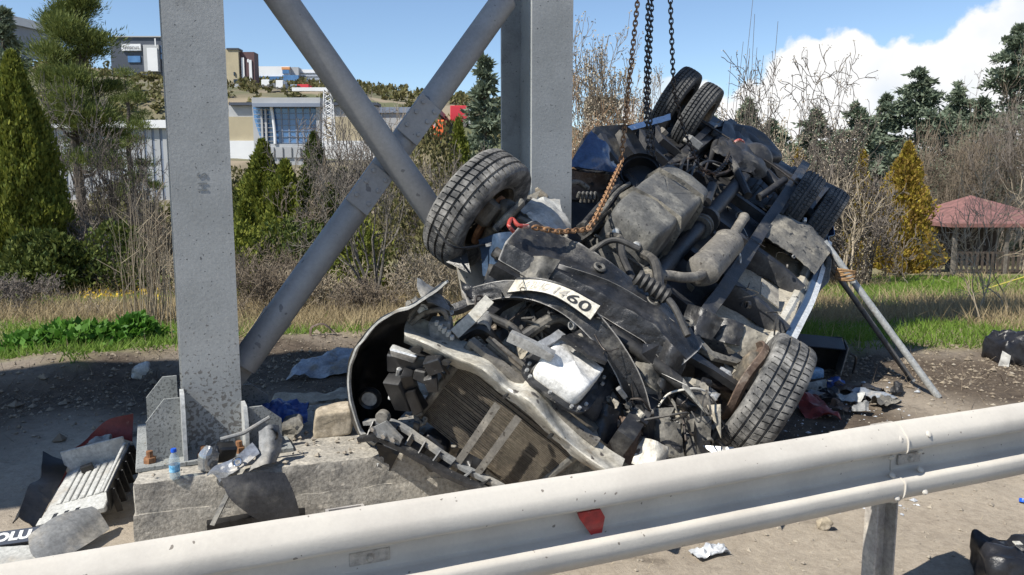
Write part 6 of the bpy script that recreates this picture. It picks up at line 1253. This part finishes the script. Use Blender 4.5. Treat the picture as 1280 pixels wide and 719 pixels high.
b, h = HB(1262, 190, 9.6); bare('pale_shrub', 'pale leafless shrub with long arching shoots in front of the pavilion', b, h, pxw(230, 9.6), 7, 3, 'twig_tan', 201, None, .012, None, 'shrub', .6, .1, False, .9, .0032, .8)
b, h = HB(1066, 215, 15); bare('young_tree', 'young pale-stemmed tree left of the golden thuja', b, h, pxw(70, 15), 2, 3, 'twig_tan', 203, None, .03, None, 'tree', .6, .15, True, .25, .005)
t = plant('tall_shoots', 'thin dark upright shoots rising behind the rear wheels', 'shoots', spot(915, 15)); S = []
for k in range(11):
    x = (k - 5) * .085 + rng.normal(0, .03); q = np.array([x, rng.normal(0, .2), 0.]); hh = rng.uniform(3.9, 5.6) - .06 * abs(k - 3); e = q + np.array([rng.normal(.25, .1), 0, hh]); S.append((q, e, .009, .005))
link('stems', npmesh('stems', prisms(S), 4), 'twig_dark', t, 'stuff')
# ---- far mass of trees on the plain and the hill foot
def far_mass(name, label, pts, mat, cardsz):
    C = []
    for (x, y, w_, hh) in pts:
        n = 420; a = rng.uniform(0, 6.28, n); zz = rng.random(n); r = w_ / 2 * np.sqrt(1 - (zz - .3) ** 2 / .55) * rng.random(n) ** .4
        C.append(cards(np.stack([x + np.cos(a) * r, y + np.sin(a) * r, max(gz(x, y), hz(x, y) if y > 38 and x < 20 else -9) - .3 + zz * hh], 1), rng.normal(size=(n, 3)) + (0, 0, .6), cardsz * rng.uniform(.6, 1.3, n), cardsz * .3))
    tag(link(name, npmesh(name, np.concatenate(C), 4), mat), label, 'trees', kind='stuff')
far_mass('far_wood', 'far belt of grey-green trees behind the garden', [((px - 640) / F * y, y, rng.uniform(3, 6), rng.uniform(2.2, 4.8)) for px in np.linspace(600, 1400, 60) for y in (rng.uniform(46, 60),)] + [((px - 640) / F * y, y, rng.uniform(3, 5), rng.uniform(2, 3.2)) for px in np.linspace(-200, 640, 90) for y in (rng.uniform(40, 72),)], 'leaf_olive', .36)
hp_ = []
for k in range(420):
    y = rng.uniform(100, 188); px = rng.uniform(60, 640); x = (px - 640) / F * y
    n = 36; a = rng.uniform(0, 6.28, n); r = rng.random(n) * rng.uniform(.5, 1.4); hp_.append(np.stack([x + np.cos(a) * r, y + np.sin(a) * r, hz(x, y) + rng.random(n) * rng.uniform(.5, 1.6)], 1))
hp_ = np.concatenate(hp_); tag(link('hill_scrub', npmesh('hill_scrub', cards(hp_, rng.normal(size=hp_.shape) + (0, 0, .8), .7, .22), 4), 'leaf_olive'), 'low olive scrub dotted over the far hillside', 'scrub', kind='stuff')
# ---- grass
def blades(n, fxy, Lr, Wr, lean=.5):
    X_ = []; 
    while len(X_) < n:
        x, y = fxy()
        X_.append((x, y, gz(x, y) - .01))
    P_ = np.array(X_); D = np.stack([rng.normal(0, lean, n), rng.normal(0, lean, n), np.ones(n)], 1); D = unit(D); L = rng.uniform(*Lr, n)[:, None]; W_ = rng.uniform(*Wr, n)[:, None] * np.maximum(1, P_[:, 1:2] / 9)
    s = unit(np.stack([np.ones(n), rng.normal(0, .8, n), np.zeros(n)], 1)); tip = P_ + D * L; tip[:, :2] += D[:, :2] * L * .5
    return np.stack([P_ - s * W_, P_ + s * W_, tip], 1).reshape(-1, 3)
def gmask(x, y): return noise.noise((x * .33 + 4, y * .42, 2)) + .6 * noise.noise((x * 1.1, y * 1.3, 7))
def gxy(green, y1=26):
    def f():
        while True:
            y = 6.2 * (y1 / 6.2) ** rng.random(); x = rng.uniform(-.72, .72) * y
            if zn(x, y) < rng.uniform(.45, 1.): continue
            m_ = gmask(x, y)
            px = 640 + F * x / y
            if px < 240: m_ += .55 if y < 9.2 else (-.5 if y < 11.5 else .25)
            elif px < 640: m_ -= .22
            elif px > 980: m_ += .35 if (y < 9.3 or y > 13.) else -.35
            if px > 640: m_ += .9 * noise.noise((x * .8 + 3, y * .55, 12))
            m_ += rng.normal(0, .18)
            if (m_ > 0) == green: return x, y
    return f
tag(link('green_grass', npmesh('green_grass', blades(58000, gxy(True), (.05, .17), (.004, .009)), 3), 'grass_green'), 'green grass growing in patches beyond the dirt', 'grass', kind='stuff')
tag(link('dry_grass', npmesh('dry_grass', blades(52000, gxy(False), (.08, .36), (.003, .007), .55), 3), 'grass_dry'), 'dry straw-coloured grass between the green patches', 'grass', kind='stuff')
tag(link('straw_litter', npmesh('straw_litter', blades(2600, lambda: dirt_xy(), (.03, .09), (.0012, .0022), 3.5), 3), 'straw'), 'straw and dry twigs littering the dirt', 'straw', kind='stuff')
tag(link('bank_roots', npmesh('bank_roots', blades(5000, soil_xy, (.06, .25), (.0015, .003), 1.6), 3), 'twig_brown'), 'dry roots and twigs on the shaded soil bank', 'twigs', kind='stuff')
fl = []
for k in range(230):
    Y = rng.uniform(12.2, 13.2) + (3 if k % 3 == 0 else 0); px = rng.uniform(100, 200); p = spot(px, Y); fl.append((p.x, p.y, p.z + rng.uniform(.06, .18)))
tag(link('yellow_flowers', npmesh('yellow_flowers', cards(np.array(fl), rng.normal(size=(230, 3)), .055, .024), 4), 'flower'), 'row of small yellow flowers on the left lawn', 'flowers', kind='stuff')
# ------------------------------------------------------------------ pavilion and buildings
def bx(mb, px0, px1, py0, py1, Y, depth): 
    a = at(px0, py1, Y); b = at(px1, py0, Y); c = (a + b) / 2; mb.box((c.x, Y + depth / 2, c.z), (b.x - a.x, depth, b.z - a.z)); return mb
def bobj(name, mat, par, px0, px1, py0, py1, Y, depth, label=None):
    a = at(px0, py1, Y); b = at(px1, py0, Y); c = Vector(((a.x + b.x) / 2, Y + depth / 2, (a.z + b.z) / 2))
    return MB().box(c - par.location, (b.x - a.x, depth, b.z - a.z)).build(name, mat, par, label=label)
gb = spot(1217, 31); gzb = thing('garden_pavilion', 'open wooden garden pavilion with a dull red pyramid roof', 'pavilion', gb)
ez = at(1217, 276, 31).z - gb.z; az_ = at(1200, 249, 31).z - gb.z; hw = 2.25
MB().add([(-hw, -hw, ez), (hw, -hw, ez), (hw, hw, ez), (-hw, hw, ez), (-.35, 0, az_ + .15), (-hw, -hw, ez - .14), (hw, -hw, ez - .14), (hw, hw, ez - .14), (-hw, hw, ez - .14)], [(0, 1, 4), (1, 2, 4), (2, 3, 4), (3, 0, 4), (0, 1, 6, 5), (1, 2, 7, 6), (2, 3, 8, 7), (3, 0, 5, 8), (5, 6, 7, 8)]).build('roof', 'roof_red', gzb)
for x in (-1.9, 0, 1.9):
    for y in (-1.9, 1.9): MB().box((x, y, ez / 2 - .2), (.14, .14, ez + .2), None, .01).build('post', 'bark_grey', gzb)
for y in (-1.9, 1.9):
    for z in (.25, .95): MB().box((0, y, z), (3.8, .06, .08)).build('railing_bar', 'wood_dark', gzb)
    for k in range(20): MB().box((-1.8 + k * .19, y - .04, .6), (.09, .03, .75)).build('railing_slat', 'wood_dark', gzb)
for sx in (-1, 1):
    MB().box((1.35 * sx, -1.9, ez - .35), (.9, .06, .07), R3(0, .7 * sx, 0)).build('knee_brace', 'bark_grey', gzb)
MB().box((0, 1.7, 1.1), (3.6, .05, 2.0)).build('back_screen', 'wood_dark', gzb)
fn = thing('garden_fence', 'dark picket fence left of the pavilion', 'fence', spot(1140, 29.5))
for k in range(13): MB().box((-1.0 + k * .17, 0, .45), (.09, .03, .9)).build('picket', 'wood_dark', fn)
for z in (.25, .75): MB().box((0, .03, z), (2.3, .04, .07)).build('fence_rail', 'wood_dark', fn)

def building(name, label, px, py, Y, cat='building'): p = at(px, py, Y); return thing(name, label, cat, p)
# long pale shed behind the pines
B = building('long_shed', 'long pale blue-grey shed with a white roof edge behind the pines', 130, 260, 52, 'shed')
bobj('wall', 'b_bluegrey', B, 52, 224, 158, 262, 52, 2); bobj('roof_edge', 'b_white', B, 50, 225, 150, 160, 51.6, 3)
for k in range(16): x = 58 + k * 10; bobj('wall_seam', 'b_grey', B, x, x + .8, 160, 258, 51.95, .04)
bobj('stone_footing', 'concrete2', B, 52, 224, 250, 266, 51.8, .5)
# big grey hall on the hill at the far left
B = building('grey_hall', 'huge light grey hall on the hill at the far left', 40, 60, 150); a = at(-60, 70, 150)
MB().add([tuple(at(x, y, Y) - B.location) for (x, y, Y) in ((-80, 2, 140), (75, 38, 175), (75, 75, 175), (-80, 75, 140), (-80, 2, 190), (75, 38, 200), (75, 75, 200), (-80, 75, 190))], [(0, 1, 2, 3), (4, 5, 6, 7), (0, 1, 5, 4), (1, 2, 6, 5), (3, 0, 4, 7)]).build('wall', 'b_bluegrey', B)
MB().sweep([at(-80, 3, 139.5) - B.location, at(75, 39, 174.5) - B.location], [(-.3, -.8), (.3, -.8), (.3, .8), (-.3, .8)]).build('roof_edge', 'b_white', B)
# dark block with a sign
B = building('dark_block', 'dark blue-grey building with a white sign above the pine', 178, 92, 140)
bobj('wall', 'b_dark', B, 140, 222, 46, 95, 140, 3); bobj('roof_edge', 'b_grey', B, 140, 225, 45, 46.4, 139.7, 1)
sg_ = bobj('sign_board', 'b_white', B, 152, 175.5, 55, 63.5, 139.6, .3)
tm = text_mesh('Ensanus', 1, 0, .01); wds = max(v.co.x for v in tm.vertices) - min(v.co.x for v in tm.vertices); sc_ = 2.7 / wds; c_ = at(163.8, 59.2, 139.5) - B.location
tm.transform(Matrix.Translation(c_ + Vector((0, -.05, 0))) @ Matrix.Rotation(math.pi / 2, 4, 'X') @ Matrix.Scale(sc_, 4)); link('sign_lettering', tm, 'b_dark', sg_)
pn_ = bobj('entrance_panel', 'b_grey', B, 180.5, 198, 56, 90, 139.5, .5); bobj('panel_inset', 'b_white', B, 185, 196, 60, 89, 139.3, .3)
for (x0, x1, y0, y1) in ((201, 207, 57, 59), (201, 207, 60, 66), (201, 207, 68, 74), (160, 175, 70, 78)): bobj('window', 'glass', B, x0, x1, y0, y1, 139.8, .3)
bobj('mast', 'b_white', B, 193.5, 194.3, 48, 58, 139, .1)
# brown block
B = building('brown_block', 'maroon and beige block on the hill right of the left column', 303, 110, 135)
bobj('beige_wing', 'b_beige', B, 284, 297.5, 61, 112, 134, 2); bobj('maroon_wing', 'b_brown', B, 297.5, 317.5, 65, 108, 134.6, 2.2); bobj('parapet', 'b_dark', B, 283, 298, 60, 62, 133.8, 2.2)
for x in (302.5, 312): bobj('window_strip', 'b_white', B, x, x + 2.2, 72 if x < 305 else 75, 102, 134.4, .4)
bobj('window', 'b_white', B, 309, 311, 74, 78, 134.4, .3)
for (x, y) in ((292, 90), (292, 99), (294.5, 99)): bobj('window', 'win_dark', B, x, x + 1.6, y, y + 4.5, 133.8, .4)
bobj('plinth', 'b_grey', B, 284, 319, 105, 118, 133.5, 3)
# white and blue hall
B = building('white_hall', 'white hall with blue glazing on the hill crest', 358, 104, 160)
bobj('wall', 'b_white', B, 318, 362, 83, 103, 160, 3); bobj('side_wall', 'b_grey', B, 362, 373, 84, 103, 160.5, 3); bobj('rear_wall', 'b_white', B, 373, 402, 87, 104, 162, 3)
bobj('window_band', 'glass', B, 318, 362, 95.5, 99.5, 159.7, .5); bobj('orange_trim', 'b_orange', B, 352, 362, 84, 87, 159.7, .5); bobj('corner_window', 'glass', B, 353, 361, 87.5, 92, 159.6, .5); bobj('lower_window', 'glass', B, 353, 373, 94, 101, 159.5, .6)
for y in (91, 95, 99): bobj('panel_joint', 'b_bluegrey', B, 374, 402, y, y + .8, 161.8, .3)
# lorries and boxes on the terrace
for (x0, x1, y0, y1, mt, lb, nm) in ((327, 337, 100, 109, 'b_white', 'leftmost white lorry box on the terrace below the hall', 'parked_lorry'), (345, 354, 101, 112, 'b_white', 'larger white lorry box in the middle of the terrace', 'parked_lorry'), (363, 371.5, 106, 114, 'b_bluegrey', 'grey-blue lorry box next to the red lorry', 'parked_lorry'), (372, 386, 106, 115, 'truck_red', 'small red lorry on the terrace', 'parked_lorry')):
    q = at((x0 + x1) / 2, y1, 118); B = thing(nm, lb, 'lorry', q, group='lorries on the terrace'); w_ = (x1 - x0) / F * 118; hh = (y1 - y0) / F * 118
    MB().box((0, 1.1, hh * .58), (w_, 2.2, hh * .84), None, .05).build('cargo_box', mt, B); MB().box((w_ * .62, 1.1, hh * .40), (w_ * .26, 2.0, hh * .55), None, .08).build('cab', 'b_grey' if mt != 'truck_red' else mt, B)
    for x in (-.3, .35): MB().lathe([(0, -.1), (.2, -.1), (.2, .1), (0, .1)], (w_ * x, 0, .2), (0, 1, 0), 12).build('wheel', 'tyre', B)
# glass-fronted building
B = building('glass_building', 'office with a curved blue glass front and grey fascia', 356, 196, 88)
bobj('fascia', 'b_grey', B, 315, 400, 122, 133, 86.5, 3); bobj('fascia_band', 'b_bluegrey', B, 315, 400, 129, 133.5, 86.3, .3); bobj('backing_wall', 'b_grey', B, 318, 400, 132, 196, 89, 1.5)
gl = bobj('glass_front', 'glass', B, 344, 397, 134, 180, 87.5, .3)
for k in range(7): bobj('mullion', 'b_bluegrey', B, 344, 397, 134 + k * 7.4, 134.5 + k * 7.4, 87.4, .1)
for k in range(5): bobj('mullion', 'b_bluegrey', B, 352 + k * 9, 352.3 + k * 9, 134, 180, 87.45, .06)
bobj('corner_pier', 'b_grey', B, 396.5, 399, 134, 182, 87, .5)
curve = [(339 + 5 * math.sin(k / 12 * math.pi / 2), 134 + 46 * k / 12) for k in range(13)]
MB().tube([at(x, y, 87.1) - B.location for x, y in curve], .16, 8).build('curved_edge', 'b_white', B)
lft = [(316, 134), (318, 150), (323, 166), (329, 182)]
MB().add([tuple(at(x, y, 87.6) - B.location) for x, y in lft] + [tuple(at(341 + k, y, 87.5) - B.location) for k, (x, y) in enumerate(lft)], [(0, 1, 5, 4), (1, 2, 6, 5), (2, 3, 7, 6)]).build('side_glass', 'glass', B)
for k in range(8): y = 137 + k * 5.6; x0 = np.interp(y, [134, 150, 166, 182], [316, 318, 323, 329]); bobj('louvre', 'b_grey', B, x0, 342, y, y + .6, 87.2, .3)
for x in (327, 332): bobj('louvre_post', 'b_grey', B, x, x + .6, 136, 180, 87.1, .3)
bobj('base_wall', 'b_grey', B, 326, 400, 180, 212, 87.2, 2); 
for x in (334, 345, 356, 367): bobj('door', 'b_grey', B, x, x + 8, 184, 197, 87.0, .2)
# low factory either side
B = building('low_factory', 'low beige factory hall either side of the glass office', 360, 190, 95)
bobj('wall', 'b_beige', B, 286, 470, 146, 176, 95, 2); bobj('upper_wall', 'b_grey', B, 286, 470, 131, 146, 95.4, 2); bobj('roof_edge', 'b_dark', B, 286, 472, 128, 131.5, 94.8, 2.6); bobj('base_wall', 'b_white', B, 286, 470, 176, 210, 94.6, 2)
B = building('grey_factory', 'long grey factory roof right of the low hall', 540, 170, 100); bobj('wall', 'b_grey', B, 470, 545, 140, 168, 100, 10); bobj('roof', 'b_bluegrey', B, 468, 548, 134, 141, 99.7, 11)
# far sheds on the crest
B = building('blue_roofed_shed', 'long low shed with a blue roof on the bare crest', 575, 127, 190, 'shed'); bobj('roof', pm('blue_roof', (.05, .11, .26), rough=.5), B, 553, 602, 120.5, 122.6, 190, 8); bobj('wall', 'b_white', B, 560, 602, 122.6, 127, 191, 6)
# lattice mast
lm = building('lattice_mast', 'white steel lattice mast right of the glass office', 412, 184, 80, 'mast'); mw = .55; mh = at(412, 112, 80).z - lm.location.z
for sx in (-1, 1):
    for sy in (-1, 1): MB().tube([(sx * mw, sy * mw, 0), (sx * mw * .6, sy * mw * .6, mh)], .06, 5).build('leg', 'b_white', lm)
for k in range(12):
    z0, z1 = mh * k / 12, mh * (k + 1) / 12; w0, w1 = mw * (1 - .4 * k / 12), mw * (1 - .4 * (k + 1) / 12)
    for sy in (-1, 1):
        MB().tube([(-w0, sy * w0, z0), (w1, sy * w1, z1)], .035, 4).build('lattice_bar', 'b_white', lm); MB().tube([(w0, sy * w0, z0), (-w1, sy * w1, z1)], .035, 4).build('lattice_bar', 'b_white', lm)
MB().box((-.9, 0, mh), (5.2, .5, .35)).build('cross_arm', 'b_white', lm)
# red lorry and orange digger
q = at(574, 158, 107); B = thing('red_trailer', 'bright red box trailer behind the spruce', 'trailer', q); B.scale = (1.75,) * 3
MB().box((0, 1.2, .95), (1.35, 2.4, 1.2), None, .04).build('cargo_box', 'truck_red', B); MB().box((.85, 1.2, .8), (.3, 2.3, 1.3), None, .05).build('cab', 'b_grey', B); MB().box((0, 1.2, .27), (1.3, 2.2, .14)).build('chassis', 'b_white', B)
for x in (-.4, .4): MB().lathe([(0, -.1), (.2, -.1), (.2, .1), (0, .1)], (x, 0, .15), (0, 1, 0), 12).build('wheel', 'tyre', B)
q = at(545, 186, 97); B = thing('orange_digger', 'orange digger glimpsed through the shrubs', 'digger', q); B.scale = (2.1,) * 3
MB().box((.1, .8, 1.0), (.75, 1.4, .5), None, .06).build('body', 'orange', B); MB().box((.25, .8, 1.45), (.45, .8, .45), None, .05).build('cab', 'orange', B); MB().tube([(-.15, .7, 1.1), (-.6, .7, 1.75), (-1.05, .7, 1.3)], .11, 8).build('boom', 'orange', B); MB().box((-1.05, .7, 1.1), (.3, .5, .35), R3(0, .4, 0), .05).build('bucket', 'orange', B)
for s_ in (-1, 1): MB().box((.05, .8 + s_ * .5, .35), (1.0, .3, .4), None, .12).build('track', 'steel_black', B); 
MB().box((.05, .8, .65), (.5, .9, .3)).build('turntable', 'orange', B)
# pale houses on the plain behind the chains
for (x0, x1, y0, y1, lb) in ((778, 796, 124, 150, 'pale apartment house behind the straight chain'), (735, 770, 122, 140, 'far beige apartment house behind the budding tree')):
    B = building('apartment_house', lb, (x0 + x1) / 2, y1, 170); bobj('wall', 'b_beige' if x0 < 760 else 'b_white', B, x0, x1, y0, y1, 170, 10); bobj('roof', 'b_grey', B, x0 - .6, x1 + .6, y0 - 1.2, y0, 169.6, 11)
    for r_ in range(3):
        for c_ in range(int((x1 - x0) / 5)): bobj('window', 'win_dark', B, x0 + 1.5 + c_ * 5, x0 + 4 + c_ * 5, y0 + 2.5 + r_ * 5, y0 + 5.5 + r_ * 5, 169.8, .3)
